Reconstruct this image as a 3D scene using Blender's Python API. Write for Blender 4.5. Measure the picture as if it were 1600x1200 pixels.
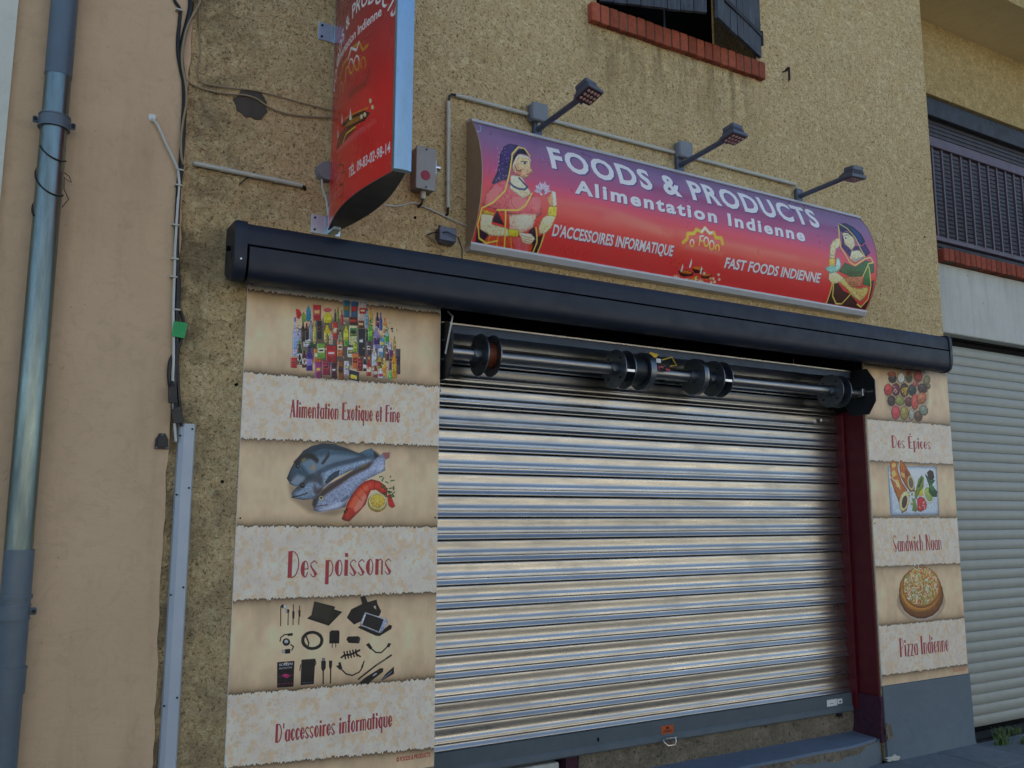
import bpy, math, random, json
import numpy as np
from mathutils import Vector, Matrix, Euler

random.seed(11)
rng = np.random.default_rng(7)
S = bpy.context.scene
C = S.collection
for o in list(bpy.data.objects):
    bpy.data.objects.remove(o)

# ------------------------------------------------------------------ camera
cd = bpy.data.cameras.new('camera')
cam = bpy.data.objects.new('camera', cd)
C.objects.link(cam)
S.camera = cam
yaw, pitch, roll = math.radians(29.7075), math.radians(8.4163), math.radians(0.1437)
cy, sy, cp, sp = math.cos(yaw), math.sin(yaw), math.cos(pitch), math.sin(pitch)
fw = Vector((sy * cp, cy * cp, sp))
rt = Vector((cy, -sy, 0))
up = rt.cross(fw)
r2 = math.cos(roll) * rt + math.sin(roll) * up
u2 = -math.sin(roll) * rt + math.cos(roll) * up
m = Matrix((r2, u2, -fw)).transposed().to_4x4()
m.translation = Vector((0, -4.0, 1.62))
cam.matrix_world = m
cd.sensor_fit = 'HORIZONTAL'
cd.sensor_width = 36
cd.lens = 36 * 1352.46 / 1600
cd.clip_end = 1500

# ------------------------------------------------------------------ sky, sun, exposure
SUN_EL, SUN_AZ = 40.0, 12.0           # the sun stands behind the shop, so the front is in open shade
W = bpy.data.worlds.new('World')
S.world = W
W.use_nodes = True
wn = W.node_tree.nodes
sky = wn.new('ShaderNodeTexSky')
sky.sky_type = 'NISHITA'
sky.sun_disc = False
sky.sun_elevation = math.radians(SUN_EL)
sky.sun_rotation = math.radians(SUN_AZ)
sky.dust_density = 1.2
bg = wn['Background']
bg.inputs['Strength'].default_value = 0.10
W.node_tree.links.new(sky.outputs[0], bg.inputs['Color'])
sd = bpy.data.lights.new('sun', 'SUN')
sd.energy = 4.0
sd.angle = math.radians(0.5)
sd.color = (1.0, 0.95, 0.88)
sun = bpy.data.objects.new('sun', sd)
C.objects.link(sun)
el, az = math.radians(SUN_EL), math.radians(SUN_AZ)
tosun = Vector((math.sin(az) * math.cos(el), math.cos(az) * math.cos(el), math.sin(el)))
sun.rotation_euler = tosun.to_track_quat('Z', 'Y').to_euler()
sun.location = (0, 5, 20)
vs = S.view_settings
vs.view_transform = 'Standard'
vs.look = 'None'
vs.gamma = 1
vs.use_curve_mapping = False
vs.exposure = 1.3

# ------------------------------------------------------------------ helpers
def lin(h):
    v = [int(h[i:i + 2], 16) / 255 for i in (0, 2, 4)]
    return tuple(c / 12.92 if c <= .04045 else ((c + .055) / 1.055) ** 2.4 for c in v)


class MB:
    """collects shapes and links them as one mesh object"""
    def __init__(s):
        s.v, s.f, s.uv = [], [], {}

    def add(s, vs_, fs):
        n = len(s.v)
        s.v += [tuple(p) for p in vs_]
        s.f += [tuple(i + n for i in f) for f in fs]
        return s

    def box(s, x0, y0, z0, x1, y1, z1):
        return s.add([(x0, y0, z0), (x1, y0, z0), (x1, y1, z0), (x0, y1, z0), (x0, y0, z1), (x1, y0, z1), (x1, y1, z1), (x0, y1, z1)],
                     [(3, 2, 1, 0), (4, 5, 6, 7), (0, 1, 5, 4), (1, 2, 6, 5), (2, 3, 7, 6), (3, 0, 4, 7)])

    def cbox(s, x0, y0, z0, x1, y1, z1, c=.003):
        """box with chamfered edges"""
        vv, idx = [], {}
        for i, x in enumerate((x0, x1)):
            for j, y in enumerate((y0, y1)):
                for k, z in enumerate((z0, z1)):
                    dx, dy, dz = (c if i == 0 else -c), (c if j == 0 else -c), (c if k == 0 else -c)
                    for a, p in enumerate(((x, y + dy, z + dz), (x + dx, y, z + dz), (x + dx, y + dy, z))):
                        idx[i, j, k, a] = len(vv)
                        vv.append(p)
        g = lambda i, j, k, a: idx[i, j, k, a]
        ff = [(g(0, 0, 0, 0), g(0, 0, 1, 0), g(0, 1, 1, 0), g(0, 1, 0, 0)), (g(1, 0, 0, 0), g(1, 1, 0, 0), g(1, 1, 1, 0), g(1, 0, 1, 0)),
              (g(0, 0, 0, 1), g(1, 0, 0, 1), g(1, 0, 1, 1), g(0, 0, 1, 1)), (g(0, 1, 0, 1), g(0, 1, 1, 1), g(1, 1, 1, 1), g(1, 1, 0, 1)),
              (g(0, 0, 0, 2), g(0, 1, 0, 2), g(1, 1, 0, 2), g(1, 0, 0, 2)), (g(0, 0, 1, 2), g(1, 0, 1, 2), g(1, 1, 1, 2), g(0, 1, 1, 2))]
        for i in (0, 1):
            for j in (0, 1):
                ff.append((g(i, j, 0, 0), g(i, j, 1, 0), g(i, j, 1, 1), g(i, j, 0, 1)))
            for k in (0, 1):
                ff.append((g(i, 0, k, 0), g(i, 1, k, 0), g(i, 1, k, 2), g(i, 0, k, 2)))
        for j in (0, 1):
            for k in (0, 1):
                ff.append((g(0, j, k, 1), g(1, j, k, 1), g(1, j, k, 2), g(0, j, k, 2)))
        for i in (0, 1):
            for j in (0, 1):
                for k in (0, 1):
                    ff.append((g(i, j, k, 0), g(i, j, k, 1), g(i, j, k, 2)))
        return s.add(vv, ff)

    def cyl(s, p0, p1, r0, r1=None, n=16, caps=True):
        p0, p1 = Vector(p0), Vector(p1)
        r1 = r0 if r1 is None else r1
        d = (p1 - p0).normalized()
        a = d.orthogonal().normalized()
        b = d.cross(a)
        vv = []
        for p, r in ((p0, r0), (p1, r1)):
            for i in range(n):
                t = 2 * math.pi * i / n
                vv.append(p + r * (math.cos(t) * a + math.sin(t) * b))
        ff = [(i, (i + 1) % n, n + (i + 1) % n, n + i) for i in range(n)]
        if caps:
            ff += [tuple(range(n - 1, -1, -1)), tuple(range(n, 2 * n))]
        return s.add(vv, ff)

    def tube(s, pts, r, n=6, flat=1.0):
        pts = [Vector(p) for p in pts]
        vv, N = [], len(pts)
        ref = Vector((0.13, -1, 0.07)).normalized()
        for i, p in enumerate(pts):
            d = (pts[min(i + 1, N - 1)] - pts[max(i - 1, 0)]).normalized()
            a = d.cross(ref)
            if a.length < 1e-3:
                a = d.orthogonal()
            a.normalize()
            b = d.cross(a)
            for k in range(n):
                t = 2 * math.pi * k / n
                vv.append(p + r * (math.cos(t) * a + flat * math.sin(t) * b))
        ff = [(i * n + k, i * n + (k + 1) % n, (i + 1) * n + (k + 1) % n, (i + 1) * n + k) for i in range(N - 1) for k in range(n)]
        ff += [tuple(range(n - 1, -1, -1)), tuple((N - 1) * n + k for k in range(n))]
        return s.add(vv, ff)

    def prism(s, prof, axis, a, b):
        """closed 2-D outline swept from a to b; axis x: (y,z), y: (x,z), z: (x,y)"""
        n = len(prof)
        def pt(p, t):
            return (t, p[0], p[1]) if axis == 'x' else (p[0], t, p[1]) if axis == 'y' else (p[0], p[1], t)
        vv = [pt(p, a) for p in prof] + [pt(p, b) for p in prof]
        ff = [(i, (i + 1) % n, n + (i + 1) % n, n + i) for i in range(n)] + [tuple(range(n - 1, -1, -1)), tuple(range(n, 2 * n))]
        return s.add(vv, ff)

    def mesh(s, name, angle=35):
        me = bpy.data.meshes.new(name)
        me.from_pydata(s.v, [], s.f)
        import bmesh as _b
        bm = _b.new()
        bm.from_mesh(me)
        _b.ops.recalc_face_normals(bm, faces=bm.faces)
        bm.to_mesh(me)
        bm.free()
        me.polygons.foreach_set('use_smooth', [True] * len(me.polygons))
        me.set_sharp_from_angle(angle=math.radians(angle))
        me.update()
        return me


def link(name, me, mat, parent=None, loc=None):
    o = bpy.data.objects.new(name, me)
    C.objects.link(o)
    if mat is not None and len(me.materials) == 0:
        me.materials.append(mat)
    if loc is not None:
        o.location = loc
    if parent is not None:
        o.parent = parent
        pm = Matrix.Identity(4)
        chain, q = [], parent
        while q is not None:
            chain.append(q)
            q = q.parent
        for q in reversed(chain):
            pm = pm @ q.matrix_parent_inverse @ q.matrix_basis
        o.matrix_parent_inverse = pm.inverted()
    return o


def obj(name, mb, mat, parent=None, angle=35):
    return link(name, mb.mesh(name, angle), mat, parent)


def tag(o, label, cat, group=None, kind=None):
    o['label'] = label
    o['category'] = cat
    if group:
        o['group'] = group
    if kind:
        o['kind'] = kind
    return o


def thing(name, loc, label, cat, group=None):
    o = bpy.data.objects.new(name, None)
    o.empty_display_size = .1
    C.objects.link(o)
    o.location = loc
    return tag(o, label, cat, group)


# ------------------------------------------------------------------ materials
def newmat(name):
    mt = bpy.data.materials.new(name)
    mt.use_nodes = True
    nt = mt.node_tree
    return mt, nt.nodes, nt.links, nt.nodes['Principled BSDF']


class NB:
    """small node builder"""
    def __init__(s, name):
        s.mt, s.n, s.l, s.p = newmat(name)
        s.tc = s.n.new('ShaderNodeTexCoord')
        s.co = s.tc.outputs['Object']

    def vary(s):
        oi = s.n.new('ShaderNodeObjectInfo')
        ad = s.n.new('ShaderNodeVectorMath')
        ad.operation = 'ADD'
        sc = s.n.new('ShaderNodeMath')
        sc.operation = 'MULTIPLY'
        sc.inputs[1].default_value = 37.0
        s.l.new(oi.outputs['Random'], sc.inputs[0])
        s.l.new(s.tc.outputs['Object'], ad.inputs[0])
        s.l.new(sc.outputs[0], ad.inputs[1])
        s.co = ad.outputs[0]
        s.rand = oi.outputs['Random']
        return s

    def stretch(s, x, y, z, rot=None):
        mp = s.n.new('ShaderNodeMapping')
        mp.inputs['Scale'].default_value = (x, y, z)
        if rot:
            mp.inputs['Rotation'].default_value = rot
        s.l.new(s.co, mp.inputs['Vector'])
        return mp.outputs[0]

    def noise(s, scale, detail=4, rough=.6, dist=0, co=None):
        t = s.n.new('ShaderNodeTexNoise')
        t.inputs['Scale'].default_value = scale
        t.inputs['Detail'].default_value = detail
        t.inputs['Roughness'].default_value = rough
        t.inputs['Distortion'].default_value = dist
        s.l.new(co or s.co, t.inputs['Vector'])
        return t.outputs['Fac']

    def voro(s, scale, co=None, feature='F1'):
        t = s.n.new('ShaderNodeTexVoronoi')
        t.feature = feature
        t.inputs['Scale'].default_value = scale
        s.l.new(co or s.co, t.inputs['Vector'])
        return t.outputs['Distance']

    def ramp(s, fac, stops):
        r = s.n.new('ShaderNodeValToRGB')
        e = r.color_ramp.elements
        while len(e) < len(stops):
            e.new(.5)
        for i, (p, c) in enumerate(stops):
            e[i].position = p
            c = (c, c, c) if isinstance(c, (int, float)) else c
            e[i].color = (*c, 1)
        s.l.new(fac, r.inputs['Fac'])
        return r.outputs['Color']

    def mix(s, fac, a, b, mode='MIX'):
        x = s.n.new('ShaderNodeMix')
        x.data_type = 'RGBA'
        x.blend_type = mode
        for sock, v in ((x.inputs[0], fac), (x.inputs[6], a), (x.inputs[7], b)):
            if isinstance(v, (int, float)):
                sock.default_value = v
            elif isinstance(v, tuple):
                sock.default_value = (*v, 1)
            else:
                s.l.new(v, sock)
        return x.outputs[2]

    def axis(s, which):
        sx = s.n.new('ShaderNodeSeparateXYZ')
        s.l.new(s.tc.outputs['Object'], sx.inputs[0])
        return sx.outputs[which]

    def maprange(s, v, a, b, c, d):
        mr = s.n.new('ShaderNodeMapRange')
        s.l.new(v, mr.inputs[0])
        for i, q in enumerate((a, b, c, d)):
            mr.inputs[i + 1].default_value = q
        return mr.outputs[0]

    def mul(s, a, b, op='MULTIPLY'):
        mm = s.n.new('ShaderNodeMath')
        mm.operation = op
        for i, v in enumerate((a, b)):
            if isinstance(v, (int, float)):
                mm.inputs[i].default_value = v
            else:
                s.l.new(v, mm.inputs[i])
        return mm.outputs[0]

    def bump(s, h, strength, dist):
        b = s.n.new('ShaderNodeBump')
        b.inputs['Strength'].default_value = strength
        b.inputs['Distance'].default_value = dist
        s.l.new(h, b.inputs['Height'])
        if s.p.inputs['Normal'].is_linked:
            s.l.new(s.p.inputs['Normal'].links[0].from_socket, b.inputs['Normal'])
        s.l.new(b.outputs[0], s.p.inputs['Normal'])

    def done(s, col, rough=.8, metal=0, spec=.5):
        for nm, v in (('Base Color', col), ('Roughness', rough), ('Metallic', metal), ('Specular IOR Level', spec)):
            i = s.p.inputs[nm]
            if isinstance(v, tuple):
                i.default_value = (*v, 1)
            elif isinstance(v, (int, float)):
                i.default_value = v
            else:
                s.l.new(v, i)
        return s.mt


def roughcast(name, light, mid, pit_shade, stain, scale=1.0, amount=.47):
    b = NB(name)
    g = b.noise(62 * scale, 5, .72, .9)
    f = b.noise(210 * scale, 3, .6)
    big = b.noise(.9, 4, .6)
    patch = b.noise(5.5, 3, .6)
    base = b.mix(b.ramp(patch, [(.3, 0.0), (.72, 1.0)]), light, mid)
    base = b.mix(b.ramp(f, [(.25, .75), (.75, 0.0)]), base, tuple(c * .68 for c in mid))
    base = b.mix(b.mul(b.ramp(big, [(.48, 0.0), (.75, 1.0)]), .4), base, stain)
    mm_ = b.noise(21 * scale, 4, .7, .6)
    base = b.mix(b.ramp(mm_, [(.35, .55), (.55, 0.0)]), base, tuple(c * .72 for c in mid))
    base = b.mix(b.ramp(mm_, [(.52, 0.0), (.68, .5)]), base, tuple(min(.9, c * 1.18) for c in light))
    col = b.mix(b.ramp(g, [(amount - .12, 1.0), (amount - .065, .6), (amount - .005, 0.0)]), base, pit_shade)  # pit colour holds grime plus the shade that bump alone leaves weak
    g2 = b.noise(105 * scale, 4, .7, 1.2)
    col = b.mix(b.ramp(g2, [(.35, .8), (.43, 0.0)]), col, tuple(c * .5 for c in pit_shade))
    col = b.mix(b.ramp(g2, [(.58, 0.0), (.72, .45)]), col, tuple(min(1, c * 1.35) for c in light))
    b.bump(g, 1.0, .016)
    b.bump(f, .5, .002)
    return b, col


def wall_material():
    """roughcast of the shop front with grime under the window, and grime mixed with painted lens falloff at the left seam and base"""
    b, col = roughcast('roughcast_ochre', lin('f4dcac'), lin('e4c690'), lin('74603a'), lin('b89e70'))
    x, z = b.axis(0), b.axis(2)
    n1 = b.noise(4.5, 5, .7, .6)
    n2 = b.noise(3.0, 4, .6, .4, b.stretch(3.2, 1, .55))
    # drip stains under the sill
    under = b.mul(b.maprange(z, 3.85, 4.56, 0, 1), b.maprange(z, 4.56, 4.57, 1, 0))
    within = b.mul(b.maprange(x, 2.7, 2.95, 0, 1), b.maprange(x, 4.0, 4.35, 1, 0))
    drip = b.mul(b.mul(under, within), b.ramp(n2, [(.42, 0.0), (.62, 1.0)]))
    col = b.mix(b.mul(drip, .62), col, lin('57492f'))
    # dark growth by the seam, with lens falloff on the left wall painted in
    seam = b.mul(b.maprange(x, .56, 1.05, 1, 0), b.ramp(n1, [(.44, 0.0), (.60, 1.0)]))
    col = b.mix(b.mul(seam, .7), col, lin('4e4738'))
    low = b.mul(b.maprange(z, .3, 2.4, .55, 0), b.ramp(b.noise(2.2, 5, .7), [(.35, .2), (.65, 1.0)]))  # grime towards the base, partly standing in for lens falloff
    col = b.mix(low, col, lin('6e6654'))
    return b.done(col, .95, 0, .25)


def plaster(name, c, c2, spec=.2, crack=True):
    b = NB(name)
    big = b.noise(1.1, 5, .65)
    sp = b.noise(45, 4, .7)
    col = b.mix(b.ramp(big, [(.3, 0.0), (.7, 1.0)]), c, c2)
    col = b.mix(b.ramp(sp, [(.27, .65), (.34, 0.0)]), col, tuple(v * .45 for v in c))
    col = b.mix(b.mul(b.ramp(b.noise(11, 4, .7, 1.5), [(.5, 0.0), (.7, 1.0)]), .22), col, tuple(v * .62 for v in c2))
    if crack:
        st = b.noise(3.0, 5, .65, .3, b.stretch(2.2, 1, .3))
        col = b.mix(b.mul(b.ramp(st, [(.52, 0.0), (.75, 1.0)]), .28), col, tuple(v * .55 for v in c2))
        tr_ = b.noise(7, 3, .5, 2.0, b.stretch(.6, 1, 1.6))
        b.bump(tr_, .5, .004)
        wob = b.n.new('ShaderNodeVectorMath')
        wob.operation = 'ADD'
        nz_ = b.n.new('ShaderNodeTexNoise')
        nz_.inputs['Scale'].default_value = 3.5
        nz_.inputs['Detail'].default_value = 6
        b.l.new(b.co, nz_.inputs['Vector'])
        b.l.new(b.co, wob.inputs[0])
        b.l.new(nz_.outputs['Color'], wob.inputs[1])
        v = b.voro(.8, wob.outputs[0], 'DISTANCE_TO_EDGE')
        n = b.noise(2.0, 3, .6)
        line = b.mul(b.ramp(v, [(.0, 1.0), (.0035, 0.0)]), b.ramp(n, [(.5, 0.0), (.6, 1.0)]))
        col = b.mix(b.mul(line, .4), col, tuple(q * .35 for q in c))
    b.bump(b.noise(160, 4, .6), .35, .0015)
    b.bump(b.noise(9, 4, .6), .3, .004)
    return b.done(col, .9, 0, spec)


def paint(name, c, rough=.45, metal=0.0, dirt=.25, scale=9, spec=.5, bump=.0):
    b = NB(name)
    n = b.noise(scale, 5, .65)
    col = b.mix(b.mul(b.ramp(n, [(.35, 0.0), (.75, 1.0)]), dirt), c, tuple(v * .45 + .01 for v in c))
    if bump:
        b.bump(b.noise(scale * 7, 3, .6), .4, bump)
    rr = b.maprange(b.noise(scale * 2, 4, .6), .3, .7, rough * .8, min(1, rough * 1.25))
    return b.done(col, rr, metal, spec)


def galvanised(name, c, rough, along=(1, 1, 1), dark=.45):
    b = NB(name)
    n = b.noise(7, 5, .7, 0, b.stretch(*along))
    f = b.noise(60, 3, .6, 0, b.stretch(*along))
    col = b.mix(b.ramp(n, [(.3, 0.0), (.72, 1.0)]), c, tuple(v * (1 - dark) for v in c))
    col = b.mix(b.ramp(f, [(.25, .35), (.4, 0.0)]), col, tuple(v * .4 for v in c))
    rr = b.maprange(n, .3, .7, rough * .75, rough * 1.35)
    b.bump(f, .12, .0006)
    return b.done(col, rr, 1.0)


def brick_mat(name, c):
    b = NB(name).vary()
    n = b.noise(30, 5, .7)
    col = b.mix(b.ramp(n, [(.3, 0.0), (.75, 1.0)]), c, tuple(v * .55 for v in c))
    hs = b.n.new('ShaderNodeHueSaturation')
    b.l.new(b.maprange(b.rand, 0, 1, .72, 1.15), hs.inputs['Value'])
    b.l.new(col, hs.inputs['Color'])
    b.bump(b.noise(120, 4, .6), .5, .0015)
    return b.done(hs.outputs[0], .85, 0, .25)


def wood_mat(name, c, c2):
    b = NB(name).vary()
    n = b.noise(14, 5, .7, .4, b.stretch(6, 6, .5))
    n2 = b.noise(3, 4, .6)
    col = b.mix(b.ramp(n, [(.35, 0.0), (.7, 1.0)]), c, c2)
    col = b.mix(b.mul(b.ramp(n2, [(.4, 0.0), (.65, 1.0)]), .5), col, tuple(v * .4 for v in c))
    b.bump(n, .5, .002)
    return b.done(col, .7, 0, .3)


def concrete(name, c, c2, spot):
    b = NB(name).vary()
    n = b.noise(2.2, 5, .65)
    sp = b.noise(28, 4, .75)
    st = b.noise(4, 4, .6, 0, b.stretch(4, 4, .4))
    col = b.mix(b.ramp(n, [(.3, 0.0), (.7, 1.0)]), c, c2)
    col = b.mix(b.mul(b.ramp(st, [(.45, 0.0), (.7, 1.0)]), .3), col, tuple(v * .55 for v in c2))
    col = b.mix(b.ramp(sp, [(.27, .8), (.33, 0.0)]), col, spot)
    b.bump(sp, .4, .003)
    return b.done(col, .9, 0, .25)


def image_mat(name, img, rough, spec=.5, wear=.0):
    b = NB(name)
    t = b.n.new('ShaderNodeTexImage')
    t.image = img
    t.extension = 'EXTEND'
    b.l.new(b.tc.outputs['UV'], t.inputs['Vector'])
    col = t.outputs['Color']
    n = b.noise(6, 5, .7)
    if wear:
        col = b.mix(b.mul(b.ramp(n, [(.4, 0.0), (.75, 1.0)]), wear), col, lin('8a8070'))
    rr = b.maprange(n, .3, .7, rough * .85, rough * 1.2)
    return b.done(col, rr, 0, spec)


def slat_steel():
    b = NB('steel_slats').vary()
    n = b.noise(7, 5, .7, 0, b.stretch(.35, 1, 5))
    f = b.noise(60, 3, .6, 0, b.stretch(.25, 1, 6))
    spot = b.noise(34, 4, .75, .5, b.stretch(.6, 1, 1.3))
    col = b.mix(b.ramp(n, [(.3, 0.0), (.72, 1.0)]), (.55, .53, .49), (.41, .40, .375))
    col = b.mix(b.ramp(f, [(.25, .30), (.4, 0.0)]), col, (.30, .32, .34))
    col = b.mix(b.ramp(spot, [(.24, .5), (.31, 0.0)]), col, (.22, .22, .22))
    sc_ = b.noise(26, 3, .8, .2, b.stretch(.18, 1, 4))
    col = b.mix(b.ramp(sc_, [(.24, .75), (.29, 0.0)]), col, (.10, .10, .10))
    col = b.mix(b.ramp(sc_, [(.70, 0.0), (.76, .6)]), col, (.85, .85, .82))
    hs = b.n.new('ShaderNodeHueSaturation')
    b.l.new(b.maprange(b.rand, 0, 1, .86, 1.08), hs.inputs['Value'])
    b.l.new(col, hs.inputs['Color'])
    col = hs.outputs[0]
    grime = b.noise(2.6, 5, .7, .5, b.stretch(.7, 1, .5))
    col = b.mix(b.mul(b.ramp(grime, [(.5, 0.0), (.72, 1.0)]), .35), col, (.24, .23, .21))
    rr = b.mul(b.maprange(n, .3, .7, .25, .38), b.maprange(grime, .3, .7, .85, 1.2))
    b.bump(b.noise(1.3, 2, .5, 0, b.stretch(1, .0, .35)), 1.0, .0035)
    b.bump(f, .12, .0006)
    return b.done(col, rr, 1.0)


M = {}
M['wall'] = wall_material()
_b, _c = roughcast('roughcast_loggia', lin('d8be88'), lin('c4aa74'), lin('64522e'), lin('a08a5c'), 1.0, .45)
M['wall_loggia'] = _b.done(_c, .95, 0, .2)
_b, _c = roughcast('roughcast_raw', lin('948a76'), lin('787060'), lin('34302a'), lin('545048'), .55, .42)
M['raw'] = _b.done(_c, .95, 0, .2)
M['pink'] = plaster('render_pink_beige', lin('d2b796'), lin('c0a686'))
M['white_wall'] = plaster('render_white', lin('d4d6cc'), lin('c4c8be'), .2, False)
M['soffit'] = plaster('render_soffit', lin('dcc898'), lin('ccb888'), .2, False)
M['plinth'] = plaster('paint_blue_grey', lin('6e7a80'), lin('5e6a72'), .3, False)
M['ledge'] = plaster('paint_blue_ledge', lin('727e8c'), lin('5c6874'), .35, False)
M['jamb'] = paint('paint_dark_red', lin('560c18'), .45, 0, .35, 5, .35)
M['jamb_worn'] = paint('paint_worn_purple', lin('4a2a3a'), .8, 0, .9, 14, .25, .005)
M['black'] = paint('recess_shade', lin('1c1c1e'), .9, 0, .2, 4, .1)  # near-black puts the shade of recesses and interiors into the colour
M['steel'] = slat_steel()
M['steel_shaded'] = galvanised('steel_shaded', (.26, .27, .28), .42, (.35, 1, 5), .35)  # darker steel paints in the shade under the awning
M['band'] = paint('band_slate', lin('3a4a60'), .4, .4, .3, 6)
M['steel_dark'] = galvanised('steel_discs', (.22, .25, .28), .45, (1, 1, 1), .4)
M['shaft'] = galvanised('steel_shaft', (.34, .34, .34), .34, (.3, 1, 1), .3)
M['plate'] = paint('paint_black_plate', lin('23282e'), .4, .3, .3, 6)
M['rail'] = paint('paint_slate_rail', lin('566268'), .5, .0, .3, 7, .3)
M['zinc'] = galvanised('zinc_pipe', (.24, .31, .31), .34, (3, 3, .35), .45)
M['zinc_paint'] = paint('paint_pipe_grey', lin('5d6c78'), .42, .2, .4, 6)
M['awning'] = paint('powder_anthracite', lin('182130'), .46, .0, .3, 6, .4)
M['gap'] = paint('black_gap', (.004, .004, .005), .8, 0, 0, 5, .1)
M['alu'] = galvanised('brushed_aluminium', (.80, .80, .80), .28, (.3, 1, 4), .15)
M['trim'] = paint('trim_silver', lin('c4c6c8'), .35, .1, .2, 8)
M['sky_tint_edge'] = galvanised('aluminium_sky_tint', (.37, .53, .65), .38, (2, 2, .4), .18)  # blue of the reflected sky put into the aluminium colour
M['sign_side'] = paint('sign_body_grey', lin('a89c84'), .5, .1, .3, 5)
M['blade_under'] = paint('blade_base_grey', lin('565452'), .45, .3, .35, 5)
M['galv_bracket'] = galvanised('galvanised_bracket', (.60, .74, .82), .40, (1, 1, 1), .25)
M['lamp_grey'] = paint('lamp_grey', lin('5c6472'), .42, .3, .25, 12)
M['box_grey'] = paint('plastic_box_grey', lin('7e848a'), .5, 0, .25, 12)
M['metal_box'] = paint('key_box_metal', lin('94908a'), .42, .35, .25, 9)
M['pvc'] = paint('pvc_conduit', lin('bdbfb4'), .45, 0, .25, 8)
M['trunk'] = paint('trunking_grey', lin('acb8c4'), .42, .1, .2, 3)
M['cable_black'] = paint('cable_black', lin('17181c'), .45, 0, .3, 9)
M['cable_white'] = paint('cable_white', lin('c9cdc8'), .5, 0, .25, 9)
M['cable_beige'] = paint('cable_beige', lin('9a8a6c'), .6, 0, .4, 9)
M['green'] = paint('green_plastic', lin('0f9a50'), .45, 0, .2, 14)
M['rust'] = paint('rusty_iron', lin('3a2620'), .8, .2, .6, 25)
M['wire'] = paint('dull_wire', lin('3c3e3a'), .6, .4, .4, 20)
M['red_disc'] = paint('red_disc', lin('9a2038'), .4, 0, .2, 20)
M['lens'] = paint('led_lens', lin('c8a8a0'), .2, 0, .1, 30)
M['led_dark'] = paint('led_plate', lin('4a3234'), .35, .2, .3, 30)
M['orange'] = paint('orange_sticker', lin('b8521e'), .5, 0, .3, 40)
M['white'] = paint('white_paper', lin('d8dcdc'), .6, 0, .2, 40)
M['yellow'] = paint('yellow_sticker', lin('d0b020'), .5, 0, .3, 40)
M['brown_strap'] = paint('brown_spring', lin('6e3418'), .5, .3, .4, 20)
M['brick'] = brick_mat('brick_red', lin('ac5c44'))
M['brick_r'] = brick_mat('brick_dull_red', lin('9a4e3a'))
M['mortar'] = concrete('mortar_grey', lin('6e665a'), lin('5a5248'), lin('3a342c'))
M['wood'] = wood_mat('weathered_wood', lin('38404a'), lin('5a6068'))
M['iron'] = paint('iron_black', lin('242426'), .6, .4, .4, 20)
M['concrete_lintel'] = concrete('concrete_pale', lin('c6c8c0'), lin('b4b6ae'), lin('40443e'))
M['slab'] = concrete('paving_concrete', lin('788082'), lin('687072'), lin('3a4248'))
M['joint'] = concrete('joint_earth', lin('3a3a36'), lin('2e302e'), lin('1c1e1a'))
M['garage'] = paint('garage_slats_grey', lin('9fa298'), .45, .05, .25, 3)
M['brown_slat'] = paint('brown_slats', lin('302a2e'), .5, 0, .3, 5)
M['brown_rail'] = paint('brown_railing', lin('5a4c56'), .45, .1, .25, 6)
M['brown_box'] = paint('brown_box', lin('24272e'), .5, 0, .3, 5)
M['asphalt'] = concrete('asphalt', lin('4a4b4e'), lin('404144'), lin('303032'))
M['earth'] = concrete('ground_earth', lin('6a655a'), lin('5a564c'), lin('3a3830'))
M['cement'] = concrete('cement_patch', lin('5c564e'), lin('4a4640'), lin('2e2a26'))
M['grass'] = paint('grass_blade', lin('4a6424'), .6, 0, .5, 60)
M['roof'] = brick_mat('roof_tile', lin('6a5448'))
M['opp'] = plaster('render_pale_opposite', lin('d2cab8'), lin('b8b2a2'), .2, False)
M['opp_dark'] = paint('window_dark', lin('20242a'), .1, 0, .1, 3)
M['opp_shutter'] = paint('shutter_pale', lin('b8b0a0'), .6, 0, .3, 3)

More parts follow.
